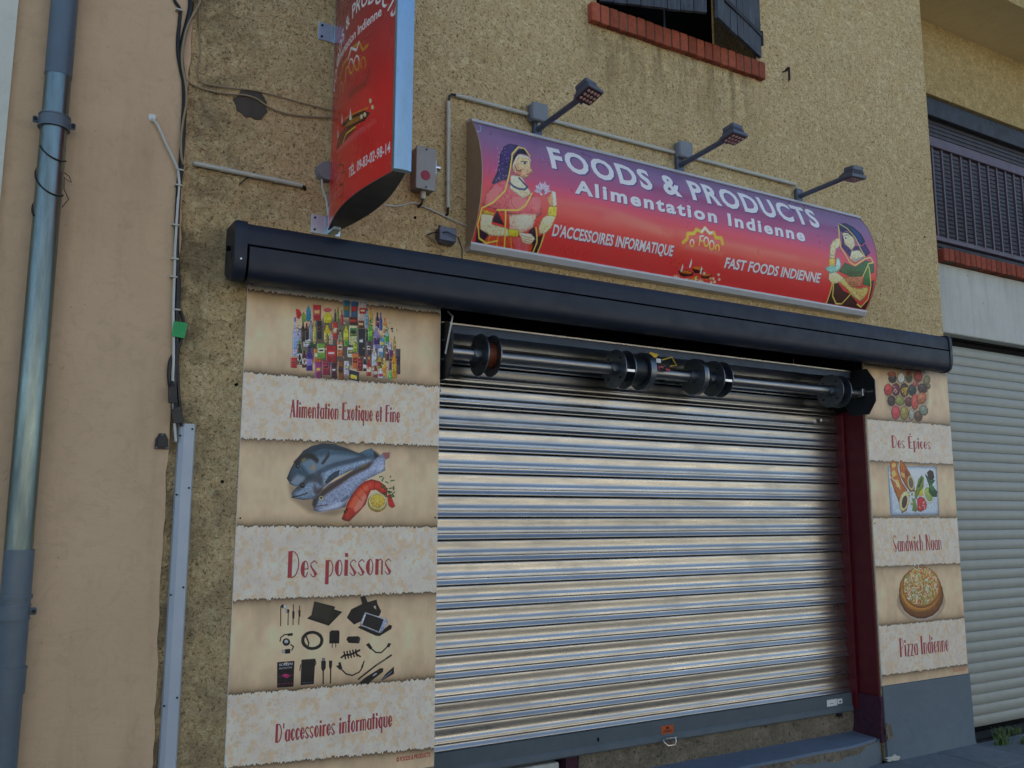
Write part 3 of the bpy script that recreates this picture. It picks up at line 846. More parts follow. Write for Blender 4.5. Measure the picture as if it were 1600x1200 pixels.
ART = json.loads(r'''{"L":[["5a4a34",40,14,0,[732,431,716,437,672,443,605,449,525,453,442,455,365,455,303,453,263,450,250,445,263,439,303,434,365,428,442,424,526,422,606,421,673,423,716,426]],
["2f6f8a",100,0,0,[459,58,492,55,495,140,462,143]],
["5a8a40",100,0,0,[464,84,489,81,490,108,465,111]],
["c03030",100,0,0,[469,92,485,90,485,98,469,100]],
["ffffff",28,0,0,[461,60,464,59,467,141,463,141]],
["000000",30,0,0,[487,56,491,56,494,138,490,138]],
["3a6a90",100,0,0,[496,60,533,56,535,136,499,139]],
["a03040",100,0,0,[501,83,529,80,530,106,502,109]],
["c03030",100,0,0,[506,91,525,88,525,97,507,99]],
["ffffff",28,0,0,[497,61,501,61,503,137,500,137]],
["000000",30,0,0,[528,57,532,57,535,133,530,134]],
["b8b0b0",100,0,0,[537,59,581,55,583,146,540,150]],
["b03038",100,0,0,[543,86,576,82,577,112,544,115]],
["e8e0c8",100,0,0,[549,94,571,92,571,101,549,104]],
["ffffff",28,0,0,[539,60,542,60,545,148,541,149]],
["000000",30,0,0,[576,56,580,55,582,144,578,144]],
["a82830",100,0,0,[309,99,349,95,351,172,312,176]],
["c88080",100,0,0,[315,122,345,118,346,143,316,147]],
["e0c040",100,0,0,[320,129,340,127,340,134,321,137]],
["ffffff",28,0,0,[311,100,314,100,317,174,313,174]],
["000000",30,0,0,[344,96,348,96,351,170,347,171]],
["20243a",100,0,0,[328,175,355,173,358,262,331,263]],
["6a5030",100,0,0,[332,202,352,199,353,228,333,230]],
["302030",100,0,0,[336,210,349,209,349,218,336,219]],
["ffffff",28,0,0,[329,177,333,176,336,262,332,262]],
["000000",30,0,0,[350,174,354,174,357,260,353,260]],
["28303a",100,0,0,[537,192,574,189,578,324,541,326]],
["303850",100,0,0,[543,232,571,229,572,272,544,275]],
["e8e0c8",100,0,0,[548,245,566,243,567,257,548,258]],
["ffffff",28,0,0,[538,193,542,193,546,324,542,324]],
["000000",30,0,0,[569,190,573,189,577,321,573,322]],
["b8b890",100,0,0,[491,157,536,153,540,275,495,279]],
["4a7a40",100,0,0,[498,193,532,189,533,229,499,232]],
["302030",100,0,0,[504,205,526,202,527,215,504,217]],
["ffffff",28,0,0,[492,158,496,158,500,277,496,277]],
["000000",30,0,0,[531,154,535,153,539,273,535,273]],
["b04030",100,0,0,[407,174,435,172,438,258,410,259]],
["c0a070",100,0,0,[411,200,432,197,433,225,412,227]],
["e8e0c8",100,0,0,[415,208,429,206,429,215,415,217]],
["ffffff",28,0,0,[408,176,412,175,415,258,411,258]],
["000000",30,0,0,[430,173,434,173,437,255,433,256]],
["5a2a20",100,0,0,[490,137,535,133,537,176,492,179]],
["a04030",100,0,0,[496,149,530,145,531,159,497,163]],
["c03030",100,0,0,[502,153,525,150,525,155,502,157]],
["ffffff",28,0,0,[492,138,495,138,497,178,493,178]],
["000000",30,0,0,[530,134,535,133,536,173,532,174]],
["7a3020",100,0,0,[538,151,569,149,570,184,539,186]],
["c8b090",100,0,0,[542,162,565,159,566,171,542,173]],
["e0c040",100,0,0,[546,165,562,163,562,167,546,169]],
["ffffff",28,0,0,[539,153,543,152,544,184,540,185]],
["000000",30,0,0,[564,150,568,150,569,182,565,182]],
["b02838",100,0,0,[212,365,242,363,243,412,214,413]],
["c06050",100,0,0,[216,379,239,377,239,393,217,395]],
["302030",100,0,0,[220,384,235,383,235,388,220,389]],
["ffffff",28,0,0,[213,366,217,366,218,412,215,412]],
["000000",30,0,0,[237,364,241,364,243,409,239,410]],
["b8b8bc",100,0,0,[269,267,308,264,309,306,271,308]],
["9098a8",100,0,0,[274,279,304,276,304,290,275,293]],
["e0c040",100,0,0,[279,283,299,281,299,285,280,287]],
["ffffff",28,0,0,[270,268,274,268,275,307,272,307]],
["000000",30,0,0,[303,265,307,265,308,303,305,304]],
["3a5a34",100,0,0,[297,284,328,282,329,308,298,309]],
["ffffff",28,0,0,[298,285,302,285,302,308,299,308]],
["000000",30,0,0,[323,283,327,282,328,305,324,306]],
["b87038",100,0,0,[321,312,358,310,361,375,324,377]],
["c8c0b0",100,0,0,[326,332,354,329,355,350,327,353]],
["e8e0c8",100,0,0,[331,338,350,336,350,343,332,344]],
["ffffff",28,0,0,[322,314,326,313,328,375,325,375]],
["000000",30,0,0,[354,311,357,310,360,372,356,373]],
["7aa048",100,0,0,[336,284,379,281,382,357,339,360]],
["c8d0a8",100,0,0,[342,306,374,303,375,328,343,331]],
["302030",100,0,0,[348,314,369,312,369,319,348,321]],
["ffffff",28,0,0,[337,285,341,285,343,358,340,359]],
["000000",30,0,0,[374,281,378,281,381,355,377,355]],
["a02a30",100,0,0,[379,291,435,287,437,368,382,372]],
["c04848",100,0,0,[387,315,429,311,430,337,388,341]],
["e8e0c8",100,0,0,[394,322,422,320,422,328,394,331]],
["ffffff",28,0,0,[380,292,384,292,387,370,383,370]],
["000000",30,0,0,[430,288,434,287,437,366,433,366]],
["b87848",100,0,0,[434,254,466,252,468,338,436,339]],
["c8b8a0",100,0,0,[438,280,463,277,464,305,439,307]],
["302030",100,0,0,[443,288,459,286,459,295,443,297]],
["ffffff",28,0,0,[435,256,438,255,441,338,438,338]],
["000000",30,0,0,[461,253,465,253,468,335,464,336]],
["c8c8b8",100,0,0,[487,288,524,286,525,336,489,338]],
["303030",100,0,0,[492,303,520,301,520,317,492,320]],
["e0c040",100,0,0,[497,308,515,306,515,311,497,313]],
["ffffff",28,0,0,[488,290,492,289,493,337,490,337]],
["000000",30,0,0,[519,287,523,287,524,334,520,334]],
["c07840",100,0,0,[512,316,549,313,551,389,515,391]],
["703020",100,0,0,[517,338,545,336,546,361,518,363]],
["c03030",100,0,0,[522,346,541,344,541,352,523,353]],
["ffffff",28,0,0,[514,317,517,317,519,390,516,390]],
["000000",30,0,0,[544,314,548,314,550,387,546,388]],
["8a2828",100,0,0,[537,335,566,334,568,400,539,401]],
["c04040",100,0,0,[541,355,563,353,564,375,542,377]],
["302030",100,0,0,[545,361,560,360,560,367,545,368]],
["ffffff",28,0,0,[539,337,542,336,544,400,540,400]],
["000000",30,0,0,[561,335,565,334,567,398,563,398]],
["8a3a70",100,0,0,[329,375,362,374,365,452,332,453]],
["b06080",100,0,0,[334,399,359,397,360,422,335,424]],
["e0c040",100,0,0,[339,406,355,405,356,413,339,414]],
["ffffff",28,0,0,[331,377,334,377,337,452,333,452]],
["000000",30,0,0,[358,374,362,374,364,449,360,450]],
["902a48",100,0,0,[364,363,403,360,406,433,367,435]],
["b05060",100,0,0,[370,384,399,382,400,405,370,408]],
["302030",100,0,0,[375,391,394,390,395,397,375,399]],
["ffffff",28,0,0,[365,364,369,364,371,433,368,434]],
["000000",30,0,0,[399,361,403,361,405,431,401,431]],
["4a2430",100,0,0,[408,372,437,371,440,446,410,447]],
["6a3a58",100,0,0,[412,395,435,393,435,417,413,419]],
["e8e0c8",100,0,0,[416,402,431,401,431,408,416,410]],
["ffffff",28,0,0,[409,374,413,374,415,445,411,446]],
["000000",30,0,0,[433,372,437,371,439,443,435,444]],
["8a5a28",100,0,0,[441,360,471,358,474,451,444,452]],
["5a3420",100,0,0,[446,387,468,386,469,416,447,417]],
["302030",100,0,0,[450,396,465,395,465,405,450,406]],
["ffffff",28,0,0,[442,361,446,361,449,450,445,451]],
["000000",30,0,0,[466,359,470,359,473,449,469,449]],
["b0a8b0",100,0,0,[473,357,501,355,503,425,475,426]],
["8090a8",100,0,0,[477,378,499,376,499,398,478,400]],
["e0c040",100,0,0,[481,384,495,383,495,390,481,391]],
["ffffff",28,0,0,[474,358,478,358,480,425,476,425]],
["000000",30,0,0,[496,356,501,356,503,423,499,423]],
["5a4a50",100,0,0,[584,251,609,250,611,316,586,318]],
["c0b8b8",100,0,0,[588,271,607,269,607,291,588,293]],
["302030",100,0,0,[591,277,604,276,604,283,591,284]],
["ffffff",28,0,0,[586,252,589,252,591,316,587,316]],
["000000",30,0,0,[604,250,608,250,610,314,606,315]],
["4a4a40",100,0,0,[574,192,607,189,609,244,576,246]],
["708050",100,0,0,[579,208,604,205,604,223,579,226]],
["302030",100,0,0,[583,213,600,211,600,217,583,219]],
["ffffff",28,0,0,[576,193,579,193,581,245,577,245]],
["000000",30,0,0,[602,190,607,190,608,242,604,242]],
["7098b0",100,0,0,[643,253,676,251,678,322,645,324]],
["c0c8d0",100,0,0,[647,274,673,272,673,295,648,298]],
["e8e0c8",100,0,0,[652,281,669,280,669,287,652,288]],
["ffffff",28,0,0,[644,255,648,254,650,323,646,323]],
["000000",30,0,0,[671,252,676,251,677,320,673,320]],
["b8b0c0",100,0,0,[693,244,719,243,720,306,695,308]],
["a0a0b0",100,0,0,[697,263,716,261,717,282,697,284]],
["e8e0c8",100,0,0,[700,269,713,268,713,275,700,276]],
["ffffff",28,0,0,[695,245,698,245,700,306,696,306]],
["000000",30,0,0,[714,244,718,243,719,304,715,304]],
["5a5058",100,0,0,[737,272,765,271,767,400,740,401]],
["303060",100,0,0,[741,311,762,309,763,351,742,352]],
["302030",100,0,0,[745,324,759,322,759,335,745,337]],
["ffffff",28,0,0,[738,274,742,273,745,399,741,399]],
["000000",30,0,0,[759,272,764,271,767,397,762,398]],
["6a3a70",100,0,0,[703,284,728,282,731,386,705,387]],
["8a7a40",100,0,0,[707,315,726,313,727,347,707,349]],
["302030",100,0,0,[710,325,723,324,723,335,710,336]],
["ffffff",28,0,0,[704,285,708,285,710,386,707,386]],
["000000",30,0,0,[723,283,727,283,730,384,726,384]],
["4a9a48",100,0,0,[470,251,494,249,495,284,471,285]],
["70b060",100,0,0,[473,261,491,259,492,270,473,272]],
["302030",100,0,0,[476,264,488,263,488,266,476,268]],
["ffffff",28,0,0,[471,252,475,252,476,283,472,284]],
["000000",30,0,0,[489,250,493,250,494,281,490,282]],
["a8aac4",100,0,0,[222,172,229,171,231,212,240,249,244,356,242,358,224,360,221,358,217,252,222,213]],
["7a6aa8",100,0,0,[221,170,230,169,231,190,221,191]],
["8aa0c0",100,0,0,[218,270,240,268,242,321,221,323]],
["ffffff",30,0,0,[219,251,222,251,226,357,223,357]],
["9aa0b4",100,0,0,[243,212,249,211,250,228,257,243,258,285,256,288,242,289,239,287,238,245,243,229]],
["c8c8d0",100,0,0,[242,210,250,210,250,219,242,220]],
["ffffff",30,0,0,[239,245,242,244,244,286,241,286]],
["302a28",100,0,0,[261,183,267,182,269,204,275,223,277,279,275,282,261,283,258,281,256,226,261,205]],
["5a7a30",100,0,0,[260,181,268,180,268,192,261,193]],
["5a4030",100,0,0,[257,236,275,234,276,262,258,264]],
["ffffff",30,0,0,[258,225,261,225,263,280,260,280]],
["3a2824",100,0,0,[279,192,285,192,286,209,293,225,294,270,292,272,278,274,275,272,273,227,279,210]],
["b02830",100,0,0,[278,191,286,190,286,200,278,201]],
["ffffff",30,0,0,[275,227,278,227,280,271,277,271]],
["8a90a0",100,0,0,[299,178,304,178,306,197,312,215,314,264,311,267,299,268,296,266,294,217,299,198]],
["503078",100,0,0,[298,177,305,176,306,187,299,187]],
["ffffff",30,0,0,[296,216,299,216,301,265,298,265]],
["c0b060",100,0,0,[316,172,322,172,323,196,329,217,332,278,329,280,317,282,314,280,312,219,316,197]],
["a09040",100,0,0,[315,171,322,170,323,183,316,183]],
["ffffff",30,0,0,[314,219,317,218,319,278,316,279]],
["c0b428",100,0,0,[377,118,389,117,392,130,404,142,405,176,403,178,368,182,365,180,364,146,376,132]],
["c05060",100,0,0,[375,117,391,115,391,123,375,125]],
["d0c840",100,0,0,[365,152,403,148,404,166,366,170]],
["ffffff",30,0,0,[366,146,369,146,370,179,367,179]],
["b8a820",100,0,0,[377,181,388,180,390,201,401,219,402,271,400,273,371,276,369,274,367,222,376,202]],
["807820",100,0,0,[376,180,389,178,389,189,376,191]],
["d8d060",100,0,0,[368,231,400,228,401,254,369,258]],
["ffffff",30,0,0,[369,222,372,222,373,273,370,273]],
["2a2020",100,0,0,[418,109,421,109,422,122,426,133,427,166,424,168,419,169,417,167,416,135,418,122]],
["141414",100,0,0,[418,108,422,107,422,115,418,115]],
["ffffff",30,0,0,[417,134,420,134,421,165,418,166]],
["7a8a30",100,0,0,[431,96,436,95,437,111,441,125,443,164,440,166,431,167,429,165,427,126,431,112]],
["8a8a30",100,0,0,[431,94,436,94,436,102,431,103]],
["ffffff",30,0,0,[429,126,432,126,433,164,430,164]],
["a83038",100,0,0,[452,109,456,109,457,124,462,138,463,177,461,180,452,181,449,179,448,140,452,125]],
["a02830",100,0,0,[451,108,457,107,457,116,451,116]],
["ffffff",30,0,0,[450,140,453,139,454,178,451,178]],
["b0b030",100,0,0,[472,179,481,178,482,195,491,210,492,254,490,256,468,259,466,256,464,213,472,196]],
["6a8a30",100,0,0,[471,177,482,176,482,186,471,187]],
["c8c840",100,0,0,[466,221,490,218,491,240,466,243]],
["ffffff",30,0,0,[466,213,469,212,471,255,467,255]],
["8aa4b8",100,0,0,[578,86,585,85,586,107,593,127,595,183,592,186,577,187,574,185,572,129,578,108]],
["304878",100,0,0,[577,85,586,84,586,95,578,96]],
["6a90a8",100,0,0,[574,139,593,137,593,165,574,167]],
["ffffff",30,0,0,[574,129,577,129,579,184,576,184]],
["b8a050",100,0,0,[599,80,606,79,607,96,614,110,615,152,612,155,597,157,594,155,593,113,599,97]],
["b06030",100,0,0,[598,78,606,77,607,86,598,87]],
["ffffff",30,0,0,[594,112,598,112,599,153,596,154]],
["5a9a40",100,0,0,[598,141,606,140,608,163,616,183,617,241,615,244,595,246,592,244,591,185,598,164]],
["3a7a38",100,0,0,[597,139,607,138,607,150,597,151]],
["80b050",100,0,0,[592,196,615,193,616,223,593,225]],
["ffffff",30,0,0,[592,185,596,185,597,242,594,243]],
["38284a",100,0,0,[635,100,641,99,642,116,648,131,649,173,647,176,633,177,630,175,629,133,634,117]],
["201828",100,0,0,[634,98,641,97,642,107,634,108]],
["8a3a30",100,0,0,[630,140,647,139,648,160,631,162]],
["ffffff",30,0,0,[631,133,634,132,635,174,632,174]],
["4a5a9a",100,0,0,[653,98,658,97,659,117,665,134,666,183,664,186,652,187,649,185,648,136,653,117]],
["4a5a9a",100,0,0,[652,96,659,95,659,106,652,107]],
["ffffff",30,0,0,[650,136,653,135,654,184,651,184]],
["c08a50",100,0,0,[675,124,682,123,684,139,691,153,692,193,689,196,671,197,669,195,668,155,674,140]],
["c06a30",100,0,0,[674,122,683,121,683,130,674,131]],
["c8b070",100,0,0,[669,163,690,160,691,181,669,183]],
["ffffff",30,0,0,[669,155,673,155,674,194,670,194]],
["90a8a0",100,0,0,[685,163,693,162,695,184,703,203,704,257,702,259,681,261,679,259,677,205,684,185]],
["b8c0b8",100,0,0,[684,162,694,161,694,172,684,173]],
["4aa048",100,0,0,[678,215,702,212,703,240,679,242]],
["ffffff",30,0,0,[679,205,682,205,684,258,680,258]],
["8a80a8",100,0,0,[629,170,640,168,642,193,652,215,654,278,651,280,623,283,620,281,619,218,628,195]],
["b8a8c0",100,0,0,[627,168,641,167,641,180,628,181]],
["4a3070",100,0,0,[620,229,652,226,653,258,621,261]],
["ffffff",30,0,0,[620,218,624,218,625,280,622,280]],
["5a90a8",100,0,0,[661,211,669,210,670,224,678,236,679,271,677,274,656,276,654,274,653,239,660,225]],
["c09060",100,0,0,[660,209,670,208,670,216,660,217]],
["c0b070",100,0,0,[654,245,677,243,678,261,654,263]],
["ffffff",30,0,0,[655,239,658,238,659,272,655,273]],
["b0b4c0",100,0,0,[621,267,630,266,631,289,640,309,642,367,639,370,617,372,615,370,613,312,621,290]],
["a8a8b8",100,0,0,[620,266,631,265,631,277,620,278]],
["c0c0c8",100,0,0,[614,322,639,320,640,349,615,351]],
["ffffff",30,0,0,[615,312,618,311,620,369,616,369]],
["a89838",100,0,0,[650,309,657,308,659,324,666,338,667,377,665,380,647,381,644,379,643,340,649,325]],
["b06a30",100,0,0,[649,307,658,306,658,315,649,316]],
["7a2820",100,0,0,[644,347,665,345,666,365,645,367]],
["ffffff",30,0,0,[645,340,648,339,649,378,646,378]],
["c0a848",100,0,0,[676,327,683,326,685,346,692,364,693,415,691,418,673,419,670,417,669,366,675,347]],
["c8b890",100,0,0,[675,325,684,324,684,335,675,336]],
["b88a30",100,0,0,[670,375,691,373,692,399,671,401]],
["ffffff",30,0,0,[671,366,674,366,675,416,672,416]],
["6a2420",100,0,0,[692,277,698,276,699,289,705,301,706,334,704,336,690,337,687,335,686,303,692,290]],
["301818",100,0,0,[691,275,699,274,699,282,691,283]],
["ffffff",30,0,0,[688,302,691,302,692,334,689,334]],
["c08a30",100,0,0,[727,265,736,264,737,299,747,330,749,419,746,422,724,423,721,421,719,332,726,300]],
["c0b050",100,0,0,[725,264,737,262,737,280,726,281]],
["c0a030",100,0,0,[720,348,746,346,747,390,721,392]],
["ffffff",30,0,0,[721,332,724,332,726,420,723,420]],
["a08a30",100,0,0,[730,212,734,211,735,225,740,236,741,269,738,272,728,273,726,271,725,238,729,225]],
["8a7a30",100,0,0,[729,210,735,210,735,217,729,218]],
["ffffff",30,0,0,[727,238,730,237,731,270,728,270]],
["90a030",100,0,0,[523,249,530,248,532,261,540,273,540,305,538,307,519,309,516,307,515,275,522,262]],
["c0c0b0",100,0,0,[522,248,531,247,532,254,522,255]],
["a0b040",100,0,0,[516,281,539,279,539,295,517,297]],
["ffffff",30,0,0,[517,275,520,274,521,306,518,306]],
["b0a898",100,0,0,[399,210,405,210,407,226,413,240,415,281,412,284,397,285,395,283,393,242,399,227]],
["a83838",100,0,0,[398,209,406,208,406,217,398,218]],
["ffffff",30,0,0,[395,242,398,242,399,282,396,282]],
["8a8a70",100,0,0,[444,210,452,209,453,222,461,233,462,265,460,267,441,269,438,267,437,235,444,223]],
["303038",100,0,0,[443,208,453,207,453,215,444,216]],
["a0a080",100,0,0,[438,241,460,239,461,255,439,258]],
["ffffff",30,0,0,[439,235,442,235,443,266,440,266]],
["8a7a40",100,0,0,[381,224,387,224,388,236,394,248,395,279,392,282,379,283,377,281,376,249,381,237]],
["c0b048",100,0,0,[380,223,387,222,388,229,380,230]],
["ffffff",30,0,0,[377,249,381,249,382,280,378,280]],
["4a2a80",100,0,0,[294,299,304,298,307,325,317,348,319,416,317,419,291,421,288,419,286,351,294,326]],
["3a2068",100,0,0,[293,298,306,297,306,310,294,312]],
["8a80b0",100,0,0,[287,363,316,361,318,395,288,397]],
["ffffff",30,0,0,[287,351,291,351,293,418,290,418]],
["2a4a34",100,0,0,[248,285,256,284,258,308,266,330,268,392,266,394,246,396,244,394,241,332,248,309]],
["3a7a48",100,0,0,[247,283,257,282,257,295,247,296]],
["c8c8c0",100,0,0,[242,343,266,341,267,372,244,374]],
["ffffff",30,0,0,[243,332,246,332,248,393,245,393]],
["5a2a28",100,0,0,[271,317,279,316,280,336,288,354,290,404,288,406,269,408,267,405,265,356,271,337]],
["4a8050",100,0,0,[270,316,280,315,280,325,271,326]],
["c0b8b0",100,0,0,[266,365,288,363,288,388,267,390]],
["ffffff",30,0,0,[266,356,270,355,271,404,268,405]],
["303038",100,0,0,[575,332,582,331,583,346,589,359,590,396,588,398,572,400,570,397,569,361,575,347]],
["d0d0c8",100,0,0,[574,330,582,330,583,338,574,339]],
["c0c0c0",100,0,0,[570,367,589,366,589,385,570,386]],
["ffffff",30,0,0,[570,361,574,360,575,396,572,397]],
["a83028",100,0,0,[595,330,603,329,604,349,612,367,614,418,611,420,592,422,589,420,588,369,595,350]],
["c89868",100,0,0,[594,328,604,328,604,338,594,339]],
["c8b8a0",100,0,0,[589,378,612,376,613,402,589,404]],
["ffffff",30,0,0,[589,369,593,369,594,418,591,419]],
["8a3a30",100,0,0,[630,359,638,358,639,373,646,386,647,423,645,426,627,427,624,425,623,388,630,374]],
["c0b0a8",100,0,0,[629,357,639,356,639,365,630,366]],
["b0a8a0",100,0,0,[624,395,646,393,646,412,625,414]],
["ffffff",30,0,0,[625,388,628,388,629,424,626,424]],
["c0c0c8",100,0,0,[657,381,666,380,668,390,676,399,677,425,674,427,652,429,649,427,649,401,657,391]],
["c8c8c8",100,0,0,[656,379,667,378,667,384,657,385]],
["b04070",100,0,0,[650,406,675,404,676,418,650,420]],
["ffffff",30,0,0,[650,401,654,401,654,426,651,426]],
["6ab058",100,0,0,[712,384,718,384,719,393,725,402,725,425,723,427,709,429,706,426,706,403,711,394]],
["90c080",100,0,0,[711,382,719,382,719,388,711,389]],
["ffffff",30,0,0,[707,403,711,403,711,425,708,425]],
["1f8aa8",100,0,0,[279,181,279,130,286,102,299,127,304,166,293,183]],
["b82830",100,0,0,[227,128,245,130,257,152,245,177,233,170]],
["7a9a30",100,0,0,[257,156,264,139,276,154,278,185,261,190]],
["c06070",100,0,0,[402,113,401,117,398,120,392,123,386,125,379,126,373,126,367,124,364,121,362,118,364,114,367,111,372,108,378,106,385,105,392,105,397,107,401,110]],
["c8b030",100,0,0,[507,421,540,426,537,446,508,442]],
["28304a",100,0,0,[501,398,552,407,551,453,504,447]],
["d0b848",100,0,0,[508,419,542,425,541,445,508,440]],
["d0d0c8",100,0,0,[265,360,264,367,263,374,260,379,257,381,254,382,251,380,248,375,246,369,245,362,245,355,247,348,249,343,252,340,256,340,259,342,262,347,264,353]],
["302828",100,0,0,[261,360,261,366,260,371,258,375,257,377,254,377,252,375,251,372,249,367,249,361,249,356,250,351,251,347,253,345,255,345,257,347,259,350,260,355]],
["d0c8c0",100,0,0,[288,377,288,383,287,388,284,392,281,395,278,395,275,393,273,390,271,385,270,379,270,373,272,367,274,363,277,361,280,361,283,363,286,366,288,371]],
["7a4030",100,0,0,[284,377,284,381,283,385,282,388,281,389,279,389,277,388,276,386,275,382,274,378,274,374,275,371,276,368,278,367,280,367,281,368,283,370,284,374]],
["2a2a30",70,0,0,[673,210,684,210,684,216,674,217]],
["c87838",70,0,0,[319,413,323,413,324,422,319,423]],
["b83038",70,0,0,[372,259,377,260,377,263,373,263]],
["4a6a9a",70,0,0,[393,370,400,370,401,376,393,377]],
["c8a838",70,0,0,[256,270,261,270,261,277,256,278]],
["d8d4c8",70,0,0,[469,335,472,336,473,345,469,345]],
["c87838",70,0,0,[716,223,722,224,723,230,716,230]],
["c8a838",70,0,0,[409,310,412,310,412,312,409,312]],
["d8c8a0",70,0,0,[545,391,549,391,549,394,545,395]],
["b83038",70,0,0,[396,256,402,256,403,263,396,264]],
["c87838",70,0,0,[526,349,532,349,532,353,526,354]],
["c8a838",70,0,0,[712,155,718,155,719,162,713,163]],
["4a6a9a",70,0,0,[398,396,405,396,405,400,398,400]],
["5a8a40",70,0,0,[380,366,387,366,388,374,380,374]],
["703028",70,0,0,[741,170,745,171,745,180,741,181]],
["5a8a40",70,0,0,[700,141,709,141,709,146,700,147]],
["d8d4c8",70,0,0,[453,266,457,267,457,276,454,276]],
["c8a838",70,0,0,[635,226,640,226,641,236,636,236]],
["c8a838",70,0,0,[547,349,551,349,551,354,547,355]],
["c8a838",70,0,0,[253,286,257,286,257,295,253,295]],
["d8c8a0",70,0,0,[731,247,739,247,739,254,731,255]],
["703028",70,0,0,[361,287,370,287,370,290,361,291]],
["b83038",70,0,0,[723,292,731,292,731,296,724,297]],
["b83038",70,0,0,[473,288,480,288,480,293,473,294]],
["5a8a40",70,0,0,[630,338,639,338,639,345,630,346]],
["5a8a40",70,0,0,[408,341,413,341,414,346,408,347]],
["d8c8a0",70,0,0,[720,219,725,219,725,227,720,228]],
["703028",70,0,0,[499,219,508,219,508,224,500,225]],
["c87838",70,0,0,[556,350,562,351,562,357,556,358]],
["4a6a9a",70,0,0,[403,375,412,375,412,382,403,383]],
["4a6a9a",70,0,0,[721,264,728,264,729,267,721,268]],
["c87838",70,0,0,[710,255,719,255,719,262,710,263]],
["c87838",70,0,0,[312,368,319,368,320,375,313,375]],
["d8d4c8",70,0,0,[376,306,385,306,385,310,376,311]],
["c8a838",70,0,0,[322,320,330,320,330,323,323,323]],
["d8d4c8",70,0,0,[542,162,549,162,549,165,542,166]],
["703028",70,0,0,[683,164,694,163,694,169,683,170]],
["2a2a30",70,0,0,[242,298,248,298,248,304,242,305]],
["5a8a40",70,0,0,[346,395,350,395,350,400,347,400]],
["d8d4c8",70,0,0,[668,358,677,358,677,364,668,365]],
["5a8a40",70,0,0,[501,231,507,232,507,237,501,238]],
["703028",70,0,0,[724,341,730,341,731,349,724,350]],
["2a2a30",70,0,0,[407,202,414,202,414,208,407,208]],
["d8d4c8",70,0,0,[728,287,734,287,734,296,728,296]],
["4a6a9a",70,0,0,[414,246,424,246,424,252,415,253]],
["2a2a30",70,0,0,[547,375,554,375,554,380,548,380]],
["c8a838",70,0,0,[473,279,482,279,482,283,473,284]],
["c87838",70,0,0,[525,218,536,218,536,224,525,225]],
["c8a838",70,0,0,[239,414,244,414,244,423,239,423]],
["5a8a40",70,0,0,[462,191,470,190,470,196,462,196]],
["703028",70,0,0,[241,218,247,218,247,224,241,224]],
["5a8a40",70,0,0,[365,401,373,401,373,405,365,405]],
["d8c8a0",70,0,0,[661,322,666,322,666,328,661,328]],
["d8d4c8",70,0,0,[489,373,499,373,499,381,489,382]],
["5a8a40",70,0,0,[613,220,620,220,620,224,613,225]],
["c8a838",70,0,0,[595,152,601,152,601,159,596,160]],
["703028",70,0,0,[240,246,247,247,247,255,241,256]],
["d8c8a0",70,0,0,[319,282,328,282,328,288,319,289]],
["2a2a30",70,0,0,[670,351,677,352,677,359,670,359]],
["d8d4c8",70,0,0,[689,254,698,254,698,258,689,259]],
["5a8a40",70,0,0,[579,257,584,257,584,265,579,265]],
["4a6a9a",70,0,0,[295,296,302,296,302,301,295,302]],
["2a2a30",70,0,0,[496,263,503,263,503,265,496,266]],
["4a6a9a",70,0,0,[354,193,358,194,358,203,354,203]],
["d8d4c8",70,0,0,[597,392,608,392,608,399,598,400]],
["b83038",70,0,0,[282,210,290,210,290,218,283,219]],
["c8a838",70,0,0,[586,180,592,180,592,189,586,190]],
["2a2a30",70,0,0,[313,222,321,222,321,224,313,225]],
["d8d4c8",70,0,0,[243,211,248,211,248,213,243,214]],
["d8d4c8",70,0,0,[511,184,517,184,517,191,511,192]],
["4a6a9a",70,0,0,[440,241,447,241,448,246,440,247]],
["703028",70,0,0,[696,169,701,169,701,176,696,176]],
["b83038",70,0,0,[373,402,380,402,380,405,373,406]],
["c8a838",70,0,0,[502,219,511,219,511,225,502,226]],
["c8a838",70,0,0,[642,359,649,360,649,364,643,365]],
["b83038",70,0,0,[590,311,594,312,594,319,590,319]],
["d8c8a0",70,0,0,[670,266,677,266,677,271,670,272]],
["c87838",70,0,0,[465,241,474,240,474,242,465,243]],
["2a2a30",70,0,0,[248,221,258,221,258,227,248,229]],
["2a2a30",70,0,0,[606,165,616,165,616,170,606,171]],
["4a6a9a",70,0,0,[295,332,301,332,301,335,295,336]],
["4a6a9a",70,0,0,[708,313,717,313,717,318,708,319]],
["703028",70,0,0,[557,352,563,352,563,361,557,361]],
["b83038",70,0,0,[247,425,252,425,252,428,248,429]],
["d8c8a0",70,0,0,[268,190,273,190,273,192,268,193]],
["c87838",70,0,0,[560,237,567,237,567,241,560,242]],
["b83038",70,0,0,[386,283,390,283,390,290,386,290]],
["5a8a40",70,0,0,[411,262,421,261,421,264,411,265]],
["d8d4c8",70,0,0,[282,380,290,380,291,387,282,387]],
["d8d4c8",70,0,0,[464,168,474,167,474,172,464,173]],
["b83038",70,0,0,[577,317,584,318,584,327,577,327]],
["c8a838",70,0,0,[626,224,633,224,633,228,627,228]],
["c87838",70,0,0,[243,358,250,358,251,365,244,366]],
["4a6a9a",70,0,0,[698,315,706,315,706,318,698,319]],
["2a2a30",70,0,0,[368,351,376,351,376,354,368,355]],
["5a8a40",70,0,0,[309,229,312,229,313,235,309,236]],
["d8d4c8",70,0,0,[224,202,232,202,232,206,224,207]],
["b83038",70,0,0,[244,387,253,387,253,393,245,394]],
["d8c8a0",70,0,0,[589,206,598,206,598,208,589,209]],
["d8d4c8",70,0,0,[249,243,252,244,252,248,249,249]],
["d8d4c8",70,0,0,[252,386,258,386,258,393,252,393]],
["2a2a30",70,0,0,[715,182,724,181,724,188,716,189]],
